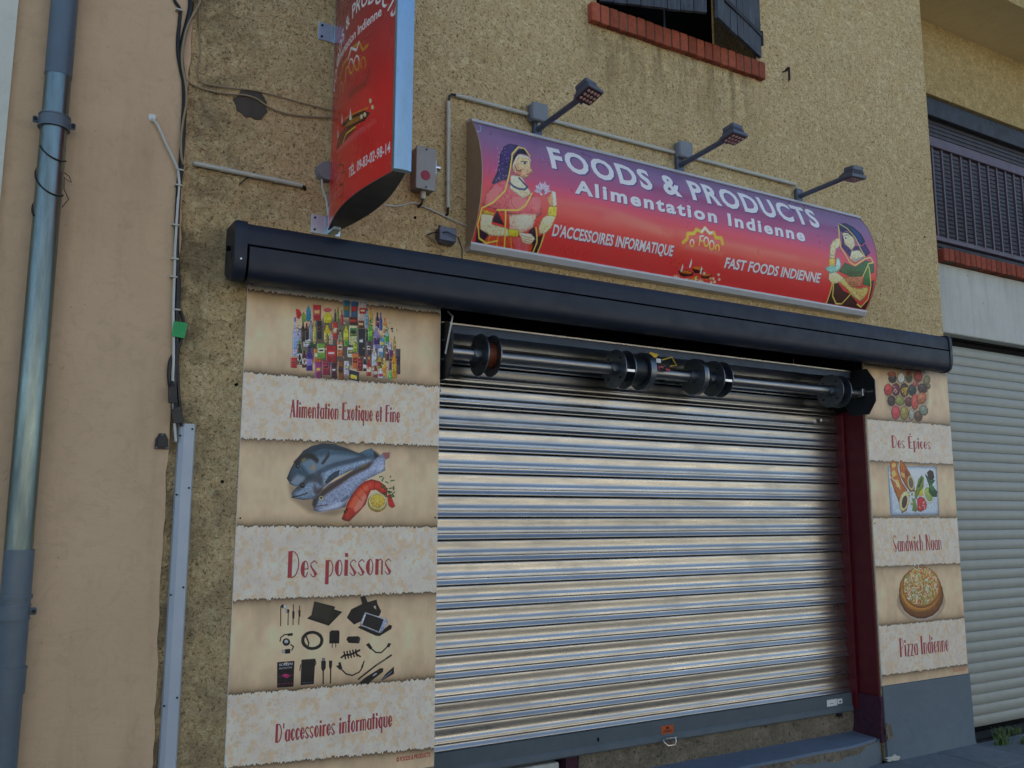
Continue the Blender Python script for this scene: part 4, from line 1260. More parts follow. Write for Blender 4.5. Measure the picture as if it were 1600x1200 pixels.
["703028",70,0,0,[490,178,495,178,495,181,490,181]],
["d8d4c8",70,0,0,[735,171,739,171,739,179,735,180]],
["703028",70,0,0,[445,251,451,251,452,259,445,260]],
["d8c8a0",70,0,0,[544,333,554,333,554,337,544,338]],
["d8c8a0",70,0,0,[688,390,696,390,696,393,689,393]],
["c8a838",70,0,0,[271,370,279,370,279,374,271,374]],
["2a2a30",70,0,0,[496,275,504,274,504,282,496,283]],
["5a8a40",70,0,0,[362,293,367,293,367,300,362,301]],
["c87838",70,0,0,[683,361,687,362,687,370,683,370]],
["c8a838",70,0,0,[610,285,620,284,621,291,611,292]],
["d8d4c8",70,0,0,[515,265,525,265,525,272,516,273]],
["c87838",70,0,0,[598,322,604,323,604,331,599,331]],
["d8c8a0",70,0,0,[508,236,513,236,513,239,508,239]],
["703028",70,0,0,[568,220,571,221,572,229,568,229]],
["c87838",70,0,0,[235,215,245,215,245,223,235,224]],
["c87838",70,0,0,[671,379,679,379,679,382,671,383]],
["c8a838",70,0,0,[284,229,289,230,290,232,284,233]],
["c8a838",70,0,0,[593,169,601,169,601,172,594,173]],
["4a6a9a",70,0,0,[452,394,461,394,462,397,453,398]],
["d8d4c8",70,0,0,[447,219,454,219,454,222,447,222]],
["d8d4c8",70,0,0,[621,380,628,380,629,389,621,390]],
["d8d4c8",70,0,0,[279,379,285,379,285,381,279,382]],
["c87838",70,0,0,[242,325,248,325,248,334,242,334]],
["703028",70,0,0,[456,211,465,211,465,215,456,216]],
["2a2a30",70,0,0,[405,352,410,353,410,357,405,357]],
["d8c8a0",70,0,0,[644,308,655,308,655,310,644,311]],
["d8d4c8",70,0,0,[423,200,432,200,432,205,423,206]],
["2a2a30",70,0,0,[270,279,278,279,278,282,270,283]],
["703028",70,0,0,[635,333,642,333,643,338,636,339]],
["703028",70,0,0,[543,352,550,352,550,354,544,355]],
["d8d4c8",70,0,0,[533,308,542,308,542,310,533,311]],
["c87838",70,0,0,[535,281,542,281,542,287,535,288]],
["703028",70,0,0,[453,357,460,357,461,366,453,367]],
["d8d4c8",70,0,0,[566,284,576,284,576,288,567,289]],
["b83038",70,0,0,[571,280,577,280,577,282,571,283]],
["c87838",70,0,0,[622,297,632,297,632,306,622,307]],
["b83038",70,0,0,[381,398,386,399,387,406,382,406]],
["4a6a9a",70,0,0,[240,207,249,206,249,210,240,211]],
["2a2a30",70,0,0,[578,359,587,359,587,365,578,366]],
["703028",70,0,0,[465,183,469,183,469,187,465,188]],
["703028",70,0,0,[441,403,449,403,449,408,441,408]],
["b83038",70,0,0,[692,367,700,367,700,372,692,372]],
["2a2a30",70,0,0,[661,364,670,364,670,374,662,375]],
["b83038",70,0,0,[681,190,687,190,687,194,681,195]],
["2a2a30",70,0,0,[686,178,694,178,695,186,686,186]],
["703028",70,0,0,[559,293,567,293,567,300,559,300]],
["2a2a30",70,0,0,[596,251,603,251,603,257,597,257]],
["c8a838",70,0,0,[373,239,381,239,381,249,374,249]],
["c8a838",70,0,0,[434,200,439,201,439,207,434,207]],
["4a6a9a",70,0,0,[441,244,445,244,445,252,441,252]],
["b83038",70,0,0,[594,161,601,161,602,169,595,170]],
["2a2a30",70,0,0,[387,378,394,379,395,387,387,388]],
["d8d4c8",70,0,0,[687,292,697,292,697,301,687,302]],
["b83038",70,0,0,[318,215,321,215,321,218,318,218]],
["c8a838",70,0,0,[515,265,521,265,521,273,516,273]],
["b83038",70,0,0,[592,379,602,379,603,385,592,386]],
["c8a838",70,0,0,[410,367,415,368,415,372,410,372]],
["c87838",70,0,0,[457,330,465,330,465,332,457,333]],
["4a6a9a",70,0,0,[712,252,716,252,716,262,713,262]],
["b83038",70,0,0,[286,181,292,181,292,185,286,186]],
["d8c8a0",70,0,0,[475,392,484,392,484,394,476,395]],
["c8a838",70,0,0,[746,322,751,322,751,326,746,327]],
["b83038",70,0,0,[369,294,378,294,378,301,370,302]],
["d8d4c8",70,0,0,[371,254,380,253,380,259,371,260]],
["c8a838",70,0,0,[338,416,343,416,344,423,339,423]],
["703028",70,0,0,[356,196,363,196,363,205,356,206]],
["c8a838",70,0,0,[662,356,667,356,667,361,662,362]],
["d8d4c8",70,0,0,[638,141,647,141,647,146,638,147]],
["4a3a30",100,0,0,[723,171,723,173,722,175,720,177,718,178,716,178,714,177,713,176,711,175,711,173,711,171,712,169,714,168,716,167,718,166,720,167,722,168,723,170]],
["5a4a38",40,14,0,[223,947,405,1037,530,1076,448,1100,327,1084,238,1023]],
["4a6270",100,0,0,[217,928,233,885,251,849,288,801,327,776,379,761,437,762,491,778,546,798,572,801,597,784,627,777,640,792,641,829,607,834,523,849,384,900,329,937,259,967,232,956]],
["8a9aa6",70,10,0,[279,856,357,826,438,812,522,813,572,819,523,845,384,881,328,913]],
["2c3c48",70,6,0,[288,801,379,764,491,778,563,801,488,794,380,786,309,816]],
["2a2a28",85,6,0,[245,853,289,813,333,809,366,838,359,858,326,835,294,832,264,876]],
["9aa4ac",75,8,0,[229,947,265,911,305,922,294,953,259,967]],
["1a1c20",100,0,0,[274,872,273,875,272,879,269,881,266,882,263,882,260,881,257,879,256,876,255,873,255,869,257,866,259,864,262,862,265,862,269,863,271,866,273,869]],
["8a8a80",100,0,0,[270,871,270,872,269,873,268,873,267,874,266,874,265,873,264,873,264,872,263,871,264,870,264,869,265,868,266,868,267,868,268,868,269,869,269,869]],
["b08a50",60,5,0,[278,841,298,832,306,844,286,852]],
["b89060",60,5,0,[327,874,346,858,351,882,336,894]],
["20282e",80,3,0,[375,857,398,825,417,800,414,824,387,861]],
["3a2a28",100,0,5,[219,931,239,939]],
["5a7484",100,0,0,[563,801,597,784,627,775,640,792,663,816,646,833,607,822]],
["28323a",80,5,0,[636,784,667,804,667,828,641,829]],
["8c9cac",100,0,0,[241,996,267,965,313,926,352,901,399,865,481,842,564,823,641,817,629,850,524,885,442,927,387,975,352,1022,297,1028,246,1019]],
["3c5060",80,8,0,[352,897,440,851,564,819,641,817,565,840,441,875,368,909]],
["3a3c40",70,9,0,[245,996,282,953,328,910,376,901,389,928,387,967,354,944,322,945,283,980]],
["4a2c28",60,8,0,[346,944,363,975,387,967,391,983,364,1006,343,991]],
["101214",100,0,0,[302,961,302,965,300,969,297,972,293,973,289,973,285,972,282,969,280,965,279,961,279,957,281,953,284,950,288,949,292,949,296,950,299,953,302,956]],
["70747a",100,0,0,[296,958,296,960,296,961,295,962,294,962,292,962,291,962,290,961,290,960,289,959,289,957,290,956,291,956,292,955,293,955,294,955,295,956,296,957]],
["303438",100,0,5,[244,1016,284,1007,316,995]],
["3e5462",100,0,0,[398,943,417,915,441,895,470,884,464,908,438,931,406,951]],
["9aa2b4",100,0,0,[341,1049,345,1026,379,991,419,951,483,918,565,864,641,829,688,795,721,792,719,818,698,831,699,881,631,915,584,940,548,988,508,1033,500,1060,447,1072,375,1083,350,1076]],
["4a382e",90,9,0,[356,1022,387,983,443,943,524,893,616,846,641,837,617,870,525,917,468,958,420,990,388,1014]],
["c8ccd8",75,10,0,[358,1076,422,1057,503,1029,568,972,652,894,694,844,694,872,631,911,568,956,528,1013,471,1060,391,1080]],
["3a3430",80,6,0,[341,1049,345,1026,372,1014,365,1045,354,1061]],
["a0625a",80,4,0,[684,795,721,792,719,818,693,823]],
["d8c890",100,0,0,[392,1018,392,1021,390,1024,388,1027,384,1028,381,1028,378,1027,375,1025,373,1022,373,1018,373,1015,375,1012,377,1009,380,1008,384,1008,387,1009,390,1011,391,1014]],
["15120f",100,0,0,[388,1017,387,1019,387,1021,385,1022,383,1023,382,1023,380,1022,378,1021,378,1019,377,1017,377,1015,378,1013,380,1012,381,1011,383,1011,385,1012,386,1013,387,1015]],
["6a5048",100,0,4,[350,1061,382,1053,414,1049]],
["52586a",60,4,0,[475,1033,507,1005,519,1013,487,1037]],
["8a7a58",70,4,0,[570,864,612,846,599,863,570,872]],
["3a2018",55,10,0,[496,1060,528,1020,568,964,593,940,569,996,529,1060]],
["b8402c",100,0,0,[485,1115,501,1072,512,1036,536,997,564,960,593,936,631,925,670,934,701,954,715,978,711,1007,685,995,654,975,628,979,616,1004,604,1044,576,1076,547,1104,523,1127,498,1123]],
["d87a58",80,8,0,[517,1060,548,1004,594,960,631,943,619,967,578,1012,550,1068]],
["e0b8a8",55,6,0,[542,1072,570,1024,599,992,608,1012,584,1060,555,1084]],
["8a2418",60,0,4,[572,956,603,992]],
["8a2418",60,0,4,[544,992,583,1028]],
["8a2418",60,0,4,[606,939,624,975]],
["8a2418",60,0,4,[648,931,645,971]],
["8a2418",60,0,4,[683,946,671,983]],
["14100e",100,0,0,[507,1082,506,1084,505,1086,504,1087,502,1088,500,1088,498,1087,497,1086,495,1084,495,1082,495,1080,496,1078,498,1076,500,1076,502,1076,504,1076,505,1078,506,1080]],
["14100e",100,0,0,[517,1072,516,1074,515,1075,514,1076,512,1077,510,1077,508,1076,507,1075,506,1074,505,1072,505,1070,506,1069,508,1068,510,1067,512,1067,514,1068,515,1069,516,1070]],
["b83028",100,0,0,[711,1003,728,994,756,1055,739,1063,721,1051]],
["3f7040",90,0,6,[685,967,698,956]],
["3f7040",90,0,6,[747,928,729,931]],
["28482a",90,0,6,[747,969,745,958]],
["28482a",90,0,6,[695,988,693,992]],
["28482a",90,0,6,[743,974,746,968]],
["3f7040",90,0,6,[712,983,726,981]],
["3f7040",90,0,6,[750,985,738,996]],
["3f7040",90,0,6,[712,1008,703,1008]],
["3f7040",90,0,6,[701,957,684,963]],
["2f5a30",90,0,6,[735,986,720,985]],
["2f5a30",90,0,6,[743,999,749,1008]],
["3f7040",90,0,6,[715,941,703,936]],
["2f5a30",90,0,6,[745,1004,728,1015]],
["28482a",90,0,6,[688,923,684,933]],
["28482a",90,0,6,[694,962,695,958]],
["3f7040",90,0,6,[690,950,686,951]],
["2f5a30",90,0,6,[723,1007,739,999]],
["3f7040",90,0,6,[684,911,671,913]],
["2f5a30",90,0,6,[729,909,726,912]],
["2f5a30",90,0,6,[724,989,735,984]],
["2f5a30",90,0,6,[730,999,732,999]],
["3f7040",90,0,6,[689,922,692,917]],
["3f7040",90,0,6,[722,969,739,965]],
["2f5a30",90,0,6,[696,1004,700,993]],
["2f5a30",90,0,6,[698,972,712,968]],
["2f5a30",90,0,6,[721,993,719,983]],
["b89a40",100,0,0,[712,1037,709,1053,701,1066,688,1076,672,1082,655,1082,638,1076,625,1066,616,1053,613,1038,615,1022,623,1009,636,999,652,993,669,993,686,998,699,1008,708,1021]],
["d8d0a0",100,0,0,[711,1031,708,1045,700,1057,688,1066,673,1071,657,1071,642,1066,629,1057,621,1045,618,1032,620,1018,628,1006,640,997,655,992,671,991,686,996,699,1005,707,1017]],
["c8a848",100,0,0,[702,1029,700,1040,694,1050,684,1058,671,1062,658,1062,646,1058,636,1051,629,1041,626,1030,628,1018,634,1008,644,1001,656,997,670,997,682,1000,692,1008,699,1018]],
["d8c888",60,0,3,[664,1029,701,1029]],
["d8c888",60,0,3,[664,1029,690,1052]],
["d8c888",60,0,3,[664,1029,665,1061]],
["d8c888",60,0,3,[664,1029,639,1052]],
["d8c888",60,0,3,[664,1029,627,1030]],
["d8c888",60,0,3,[664,1029,637,1007]],
["d8c888",60,0,3,[664,1029,663,997]],
["d8c888",60,0,3,[664,1029,689,1006]],
["b89868",70,0,4,[391,1100,425,1131,466,1147,515,1131]],
["1c1b1e",100,0,4,[215,1589,213,1505,221,1500]],
["1c1b1e",100,0,4,[249,1587,248,1527]],
["1c1b1e",100,0,4,[272,1588,270,1500]],
["1c1b1e",100,0,4,[298,1588,299,1506]],
["1c1b1e",100,0,0,[228,1504,228,1507,227,1509,225,1511,223,1512,221,1512,219,1511,217,1509,215,1506,215,1503,215,1501,216,1498,218,1497,220,1496,222,1496,225,1497,226,1499,228,1501]],
["1c1b1e",100,0,0,[253,1527,253,1529,252,1532,250,1533,247,1534,245,1534,242,1533,240,1531,239,1529,238,1526,239,1523,240,1521,242,1519,244,1518,247,1518,249,1519,251,1521,253,1524]],
["a8b0b4",100,0,0,[239,1507,239,1510,238,1513,236,1515,234,1517,231,1516,229,1515,226,1513,225,1509,224,1506,225,1502,226,1499,228,1497,230,1496,233,1496,235,1497,237,1500,239,1503]],
["a0a8ac",100,0,0,[245,1527,244,1530,243,1532,242,1534,240,1534,238,1534,236,1533,235,1531,234,1529,233,1526,233,1524,234,1521,236,1520,238,1519,240,1519,241,1520,243,1522,244,1524]],
["1c1b1e",100,0,0,[266,1528,277,1529,277,1561,268,1560]],
["1c1b1e",100,0,0,[294,1525,304,1526,304,1554,297,1554]],
["26241f",100,0,0,[367,1489,467,1518,463,1530,503,1543,439,1602,336,1564,356,1549]],
["4a463c",60,10,0,[369,1493,460,1520,435,1586,357,1557]],
["100f10",100,0,4,[340,1564,439,1600,498,1544]],
["222023",100,0,0,[525,1571,546,1534,599,1512,589,1480,612,1475,626,1505,671,1495,676,1516,696,1551,687,1571,615,1584,562,1604]],
["b0a898",100,0,0,[654,1525,667,1522,673,1543,661,1536]],
["1b191c",100,0,0,[580,1619,593,1612,694,1647,739,1616,753,1621,749,1636,690,1665,671,1662]],
["c0c4cc",100,0,0,[614,1550,720,1586,731,1601,703,1648,689,1652,593,1610,591,1603]],
["2c2a30",100,0,0,[621,1557,710,1589,687,1644,602,1608]],
["7a8aa8",60,0,0,[706,1593,724,1592,700,1647,691,1646]],
["1c1b1e",100,0,0,[262,1663,261,1669,258,1673,254,1677,248,1678,242,1678,236,1676,232,1671,228,1666,227,1661,228,1655,231,1650,235,1647,241,1645,247,1646,252,1648,257,1652,260,1657]],
["a8acb0",100,0,0,[254,1660,254,1663,252,1666,250,1668,246,1668,243,1668,240,1667,237,1665,235,1662,234,1659,235,1656,237,1654,239,1652,242,1651,246,1651,249,1653,252,1655,253,1657]],
["1c1b1e",100,0,5,[216,1656,219,1640,235,1629,270,1628]],
["1c1b1e",100,0,0,[247,1626,272,1624,272,1636,250,1636]],
["1c1b1e",100,0,5,[265,1675,278,1684,271,1699]],
["1c1b1e",100,0,0,[240,1693,264,1693,264,1712,242,1713]],
["9a9aa0",100,0,0,[225,1696,240,1696,241,1710,227,1708]],
["1c1b1e",100,0,5,[414,1666,413,1676,409,1685,402,1693,392,1699,381,1702,369,1703,356,1702,344,1698,334,1691,325,1684,318,1674,315,1664,315,1654,317,1645,323,1637,331,1630,341,1625,353,1623,366,1623,378,1626,390,1631,400,1638,407,1646,412,1656,414,1666]],
["1c1b1e",100,0,5,[409,1666,408,1675,404,1683,398,1690,389,1695,379,1698,368,1699,357,1698,346,1694,337,1689,329,1681,323,1673,320,1664,320,1655,322,1647,327,1639,334,1633,344,1629,354,1627,366,1627,377,1629,387,1634,396,1640,403,1648,407,1657,409,1666]],
["1c1b1e",100,0,5,[404,1666,403,1673,400,1681,394,1687,386,1691,378,1694,368,1695,358,1694,348,1691,340,1686,333,1679,328,1672,325,1664,324,1656,327,1648,331,1642,338,1636,346,1633,355,1631,365,1631,375,1633,384,1637,392,1643,399,1650,403,1657,404,1666]],
["1c1b1e",100,0,6,[330,1632,348,1673,345,1689]],
["1c1b1e",100,0,0,[444,1682,444,1631,453,1624,488,1626,492,1634,492,1685]],
["403c38",100,0,4,[459,1683,459,1701]],
["403c38",100,0,4,[476,1684,476,1700]],
["1c1b1e",100,0,0,[526,1669,533,1657,586,1659,595,1670,589,1692,538,1686]],
["6a6870",60,0,0,[584,1665,593,1669,587,1690,580,1689]],
["1c1b1e",100,0,0,[623,1700,638,1692,655,1715,646,1725]],
["1c1b1e",100,0,6,[650,1719,673,1739,701,1742,723,1724,737,1713]],
["1c1b1e",100,0,0,[727,1716,736,1700,750,1704,741,1721]],
["1c1b1e",100,0,9,[505,1749,518,1740,548,1740,592,1723]],
["1c1b1e",100,0,7,[517,1725,525,1756]],
["1c1b1e",100,0,7,[531,1724,539,1754]],
["1c1b1e",100,0,7,[545,1723,553,1752]],
["1c1b1e",100,0,7,[559,1721,567,1750]],
["1c1b1e",100,0,7,[573,1720,581,1748]],
["1c1b1e",100,0,7,[575,1738,597,1752]],
["1a161c",100,0,0,[207,1747,285,1747,285,1859,211,1856]],
["c8c4c8",0,0,0,[216,1760,278,1761,278,1771,217,1770]],
["b03878",100,0,0,[226,1805,246,1799,273,1807,253,1821]],
["803058",100,0,3,[216,1809,280,1808]],
["803060",100,0,0,[223,1842,223,1843,223,1844,222,1845,221,1845,220,1845,219,1844,218,1844,217,1843,217,1841,217,1840,218,1840,218,1839,219,1839,221,1839,222,1839,223,1840,223,1841]],
["803060",100,0,0,[234,1842,234,1843,234,1844,233,1845,232,1845,231,1845,230,1845,229,1844,228,1843,228,1842,228,1841,228,1840,229,1839,230,1839,232,1839,233,1839,233,1840,234,1841]],
["803060",100,0,0,[245,1843,245,1844,245,1844,244,1845,243,1845,242,1845,240,1845,240,1844,239,1843,239,1842,239,1841,239,1840,240,1839,241,1839,242,1839,244,1840,244,1840,245,1841]],
["803060",100,0,0,[256,1843,256,1844,256,1845,255,1845,254,1846,253,1845,251,1845,251,1844,250,1843,250,1842,250,1841,250,1840,251,1840,252,1839,253,1839,255,1840,255,1841,256,1842]],
["803060",100,0,0,[267,1843,267,1844,267,1845,266,1846,265,1846,264,1846,262,1845,262,1844,261,1843,261,1842,261,1841,261,1840,262,1840,263,1840,264,1840,266,1840,266,1841,267,1842]],
["803060",100,0,0,[278,1843,278,1844,278,1845,277,1846,276,1846,275,1846,274,1845,273,1845,272,1844,272,1843,272,1842,272,1841,273,1840,274,1840,275,1840,277,1840,277,1841,278,1842]],
["b0a080",100,0,0,[236,1753,248,1749,258,1755,248,1756]],
["1a191b",100,0,0,[317,1744,381,1745,378,1856,317,1855]],
["1c1b1e",100,0,4,[379,1747,385,1764,378,1779]],
["1c1b1e",100,0,4,[314,1766,311,1791]],
["50607a",60,0,0,[324,1843,372,1844,372,1850,324,1849]],
["1c1b1e",100,0,0,[409,1757,431,1759,431,1791,423,1803,416,1802,410,1789]],
["8a8a88",100,0,0,[412,1744,427,1745,428,1759,413,1758]],
["1c1b1e",100,0,6,[420,1798,422,1858]],
["1c1b1e",100,0,0,[446,1758,461,1760,461,1786,457,1797,451,1797,447,1785]],
["1c1b1e",100,0,6,[455,1793,456,1859]],
["1c1b1e",100,0,0,[480,1785,493,1782,506,1798,500,1805]],
["1c1b1e",100,0,0,[490,1772,501,1769,511,1798,502,1801]],
["1c1b1e",100,0,6,[502,1797,529,1824,560,1834,595,1821,608,1802]],
["1c1b1e",100,0,0,[601,1801,616,1770,619,1774,610,1806]],
["28242a",100,0,8,[591,1853,675,1799,752,1758]],
["8a8078",100,0,3,[679,1798,724,1770]],
["161518",100,0,0,[592,1874,622,1850,698,1813,714,1815,712,1831,659,1864,637,1878]],
["a8a8b0",100,0,0,[658,1843,680,1831,683,1837,663,1848]],
["1a1a22",100,0,0,[704,1868,726,1841,767,1811,768,1844,713,1868]],
["9098b0",100,0,0,[708,1864,758,1829,758,1835,713,1866]]],"R":[["5a4a34",30,14,0,[718,211,695,276,644,335,570,381,485,407,397,412,318,395,256,359,218,307,209,246,230,183,278,124,348,78,433,49,522,41,604,57,669,93,709,147]],
["7a5a40",100,0,0,[357,117,340,145,302,158,267,150,254,125,272,98,309,84,345,92]],
["2a2420",100,0,0,[350,115,340,136,316,150,289,152,268,141,261,122,272,102,295,88,323,86,344,96]],
["ffffff",10,3,0,[320,108,318,113,314,117,308,120,300,122,293,123,286,122,280,120,277,116,276,111,277,107,282,102,288,99,295,97,303,96,310,97,316,100,319,103]],
["ffffff",22,0,0,[316,107,313,110,307,110,305,107,308,104,313,104]],
["000000",22,0,0,[286,130,283,133,278,134,275,131,278,128,283,127]],
["ffffff",22,0,0,[304,105,301,108,296,109,293,106,296,103,302,102]],
["000000",22,0,0,[299,111,296,114,291,114,289,111,292,108,297,108]],
["ffffff",22,0,0,[325,108,322,111,317,112,314,109,317,106,322,105]],
["ffffff",22,0,0,[318,114,315,117,310,117,308,114,311,111,316,111]],
["2a2420",22,0,0,[326,125,323,129,317,129,315,126,318,123,323,123]],
["2a2420",22,0,0,[331,114,328,118,323,118,321,115,324,112,329,112]],
["ffffff",22,0,0,[316,121,313,124,308,124,305,122,308,118,313,118]],
["7a5a40",100,0,0,[351,86,335,103,298,112,262,109,248,95,265,78,302,69,338,72]],
["8a4a38",100,0,0,[344,85,335,96,312,104,285,106,263,102,256,92,265,81,288,73,315,70,337,75]],
["ffffff",10,3,0,[314,82,312,84,308,87,302,89,295,90,287,91,280,91,274,90,270,88,269,86,271,83,275,81,281,79,288,77,296,76,303,77,309,78,313,80]],
["8a4a38",22,0,0,[298,81,295,84,290,84,288,81,290,78,296,78]],
["000000",22,0,0,[280,97,277,100,272,100,270,98,273,94,278,94]],
["000000",22,0,0,[314,90,311,94,306,94,303,91,306,88,312,87]],
["ffffff",22,0,0,[311,79,308,83,302,83,300,80,303,77,308,77]],
["8a4a38",22,0,0,[307,87,304,90,299,90,296,87,299,84,305,84]],
["8a4a38",22,0,0,[289,99,286,102,281,102,279,99,282,96,287,96]],
["ffffff",22,0,0,[316,92,313,95,307,95,305,92,308,89,313,89]],
["8a4a38",22,0,0,[284,80,281,84,276,84,274,81,277,78,282,78]],
["000000",22,0,0,[295,89,292,93,286,93,284,90,287,87,292,86]],
["7a5a40",100,0,0,[451,108,434,138,400,153,369,143,358,115,374,85,408,70,440,80]],
["b8c4c8",100,0,0,[444,106,434,129,413,144,389,146,371,134,365,112,375,90,396,74,420,72,438,85]],
["ffffff",10,3,0,[417,97,416,102,412,107,406,111,400,113,393,114,387,112,382,109,379,105,378,100,380,95,384,90,389,86,396,84,403,83,409,85,414,88,417,92]],
["b8c4c8",22,0,0,[422,89,419,92,414,92,411,89,414,86,420,86]],
["b8c4c8",22,0,0,[419,98,416,101,411,102,409,99,412,95,417,95]],
["000000",22,0,0,[423,97,420,100,415,101,412,98,415,94,421,94]],
["000000",22,0,0,[399,127,396,130,390,130,388,127,391,124,396,124]],
["000000",22,0,0,[409,127,406,130,400,131,398,128,401,124,406,124]],
["000000",22,0,0,[404,116,401,120,395,120,393,117,396,114,401,113]],
["000000",22,0,0,[401,114,398,118,392,118,390,115,393,112,398,112]],
["000000",22,0,0,[391,104,388,107,383,107,380,105,383,101,389,101]],
["ffffff",22,0,0,[417,105,414,109,408,109,406,106,409,103,414,103]],
["7a5a40",100,0,0,[536,99,521,128,490,142,461,133,451,106,466,77,498,63,527,72]],
["3c4630",100,0,0,[529,97,520,119,501,133,479,135,463,123,458,103,467,81,486,67,508,65,525,77]],
["ffffff",10,3,0,[506,89,504,94,500,98,495,102,489,104,483,104,478,103,473,100,471,96,470,91,472,86,475,82,480,78,486,76,492,76,498,77,502,80,505,84]],
["3c4630",22,0,0,[507,85,504,89,499,89,496,86,499,83,505,82]],
["ffffff",22,0,0,[518,84,515,87,510,88,507,85,510,82,516,81]],
["3c4630",22,0,0,[497,103,494,106,488,107,486,104,489,101,494,100]],
["ffffff",22,0,0,[485,91,482,94,477,95,474,92,477,88,483,88]],
["000000",22,0,0,[497,119,494,122,489,123,486,120,490,117,495,116]],
["ffffff",22,0,0,[501,107,498,110,492,110,490,107,493,104,499,104]],
["000000",22,0,0,[503,89,500,92,494,93,492,90,495,86,500,86]],
["000000",22,0,0,[492,84,489,87,484,87,481,84,484,81,490,81]],
["000000",22,0,0,[495,115,492,118,486,119,484,116,487,112,492,112]],
["7a5a40",100,0,0,[525,64,514,79,491,87,469,83,461,70,472,55,495,47,517,51]],
["7a2e24",100,0,0,[518,63,512,72,499,79,484,80,472,76,469,67,474,57,487,50,502,49,514,54]],
["ffffff",10,3,0,[501,59,500,62,498,64,494,65,490,66,486,67,482,66,479,65,477,63,477,61,477,59,480,57,483,55,487,54,491,54,495,54,499,55,500,57]],
["7a2e24",22,0,0,[491,67,488,71,483,71,480,68,484,65,489,64]],
["7a2e24",22,0,0,[486,71,483,75,477,75,475,72,478,69,483,68]],
["7a2e24",22,0,0,[507,60,504,64,498,64,496,61,499,58,504,58]],
["ffffff",22,0,0,[510,59,507,63,501,63,499,60,502,57,508,56]],
["7a2e24",22,0,0,[489,70,486,74,480,74,478,71,481,68,486,67]],
["7a2e24",22,0,0,[495,67,492,70,486,71,484,68,487,65,493,64]],
["7a2e24",22,0,0,[507,56,504,59,499,60,496,57,499,53,505,53]],
["000000",22,0,0,[510,60,507,63,502,63,499,61,502,57,508,57]],
["000000",22,0,0,[505,62,502,65,497,66,494,63,497,60,503,59]],
["7a5a40",100,0,0,[659,77,638,113,596,130,558,119,544,87,565,51,606,34,645,45]],
["8a3224",100,0,0,[652,76,639,102,613,120,582,123,559,109,552,84,564,57,591,39,621,36,645,50]],
["ffffff",10,3,0,[618,65,616,71,611,77,604,82,596,84,587,85,579,83,573,80,569,75,568,69,570,63,575,57,582,53,591,50,599,49,607,51,613,54,617,59]],
["000000",22,0,0,[582,71,579,74,574,75,571,72,574,68,580,68]],
["ffffff",22,0,0,[582,60,579,63,573,64,571,61,574,57,579,57]],
["8a3224",22,0,0,[631,78,628,81,622,81,620,79,623,75,628,75]],
["ffffff",22,0,0,[607,57,604,60,599,60,596,58,599,54,605,54]],
["000000",22,0,0,[579,85,576,88,570,89,568,86,571,82,576,82]],
["000000",22,0,0,[615,88,612,91,607,92,604,89,607,86,613,85]],
["000000",22,0,0,[631,101,627,104,622,105,619,102,623,98,628,98]],
["000000",22,0,0,[602,62,599,66,593,66,591,63,594,60,599,59]],
["ffffff",22,0,0,[584,83,581,86,575,87,573,84,576,81,582,80]],
["7a5a40",100,0,0,[743,110,716,139,680,148,657,133,660,102,687,73,723,64,746,79]],
["6a6a48",100,0,0,[736,107,718,129,694,141,672,139,662,123,667,100,685,79,709,66,731,68,741,84]],
["ffffff",10,3,0,[713,94,709,100,704,104,697,107,691,108,685,108,680,105,677,101,676,96,678,91,682,86,687,82,693,79,700,77,706,78,711,80,714,84,714,89]],
["ffffff",22,0,0,[713,110,710,114,704,114,702,111,705,108,711,107]],
["000000",22,0,0,[706,93,702,96,697,97,694,94,697,91,703,90]],
["6a6a48",22,0,0,[704,118,700,122,695,122,692,119,695,116,701,115]],
["ffffff",22,0,0,[694,105,691,108,686,109,683,106,686,102,692,102]],
["ffffff",22,0,0,[701,110,698,113,692,114,690,111,693,107,699,107]],
["ffffff",22,0,0,[698,118,695,122,689,122,687,119,690,116,695,115]],
["6a6a48",22,0,0,[689,96,686,99,680,100,678,97,681,93,687,93]],
["6a6a48",22,0,0,[706,101,703,104,697,105,695,102,698,98,703,98]],
["6a6a48",22,0,0,[714,92,711,95,705,95,703,92,706,89,712,89]],
["7a5a40",100,0,0,[744,147,735,163,716,171,699,166,693,151,702,135,721,127,738,132]],
["5a5a38",100,0,0,[737,145,732,156,722,163,712,164,703,158,701,148,706,137,715,130,726,129,734,135]],
["ffffff",10,3,0,[725,141,724,143,722,145,720,147,717,148,714,149,711,148,709,146,707,144,707,142,708,139,710,137,712,135,715,134,718,134,721,135,723,136,724,138]],
["ffffff",22,0,0,[730,140,727,144,721,144,719,141,722,138,728,137]],
["000000",22,0,0,[722,151,719,154,713,155,711,152,714,148,719,148]],
["ffffff",22,0,0,[717,140,714,144,709,144,706,141,709,138,715,137]],
["5a5a38",22,0,0,[733,151,730,155,725,155,722,152,725,149,731,148]],
["000000",22,0,0,[736,137,733,141,727,141,725,138,728,135,733,134]],
["ffffff",22,0,0,[727,151,724,154,718,154,716,151,719,148,725,148]],
["000000",22,0,0,[726,154,723,157,717,157,715,155,718,151,724,151]],
["ffffff",22,0,0,[731,145,728,149,722,149,720,146,723,143,728,142]],
["000000",22,0,0,[727,141,724,144,718,144,715,141,719,138,724,138]],
["7a5a40",100,0,0,[299,205,281,239,243,255,209,244,197,213,215,179,252,162,287,173]],
["a83430",100,0,0,[292,203,281,229,258,246,230,248,210,234,204,210,215,184,238,167,265,165,286,179]],
["ffffff",10,3,0,[262,193,260,199,256,204,250,208,242,211,235,211,228,210,222,207,219,202,218,196,220,190,224,185,231,180,238,178,246,177,253,179,258,182,261,187]],
["000000",22,0,0,[263,208,260,211,255,211,253,208,256,205,261,205]],
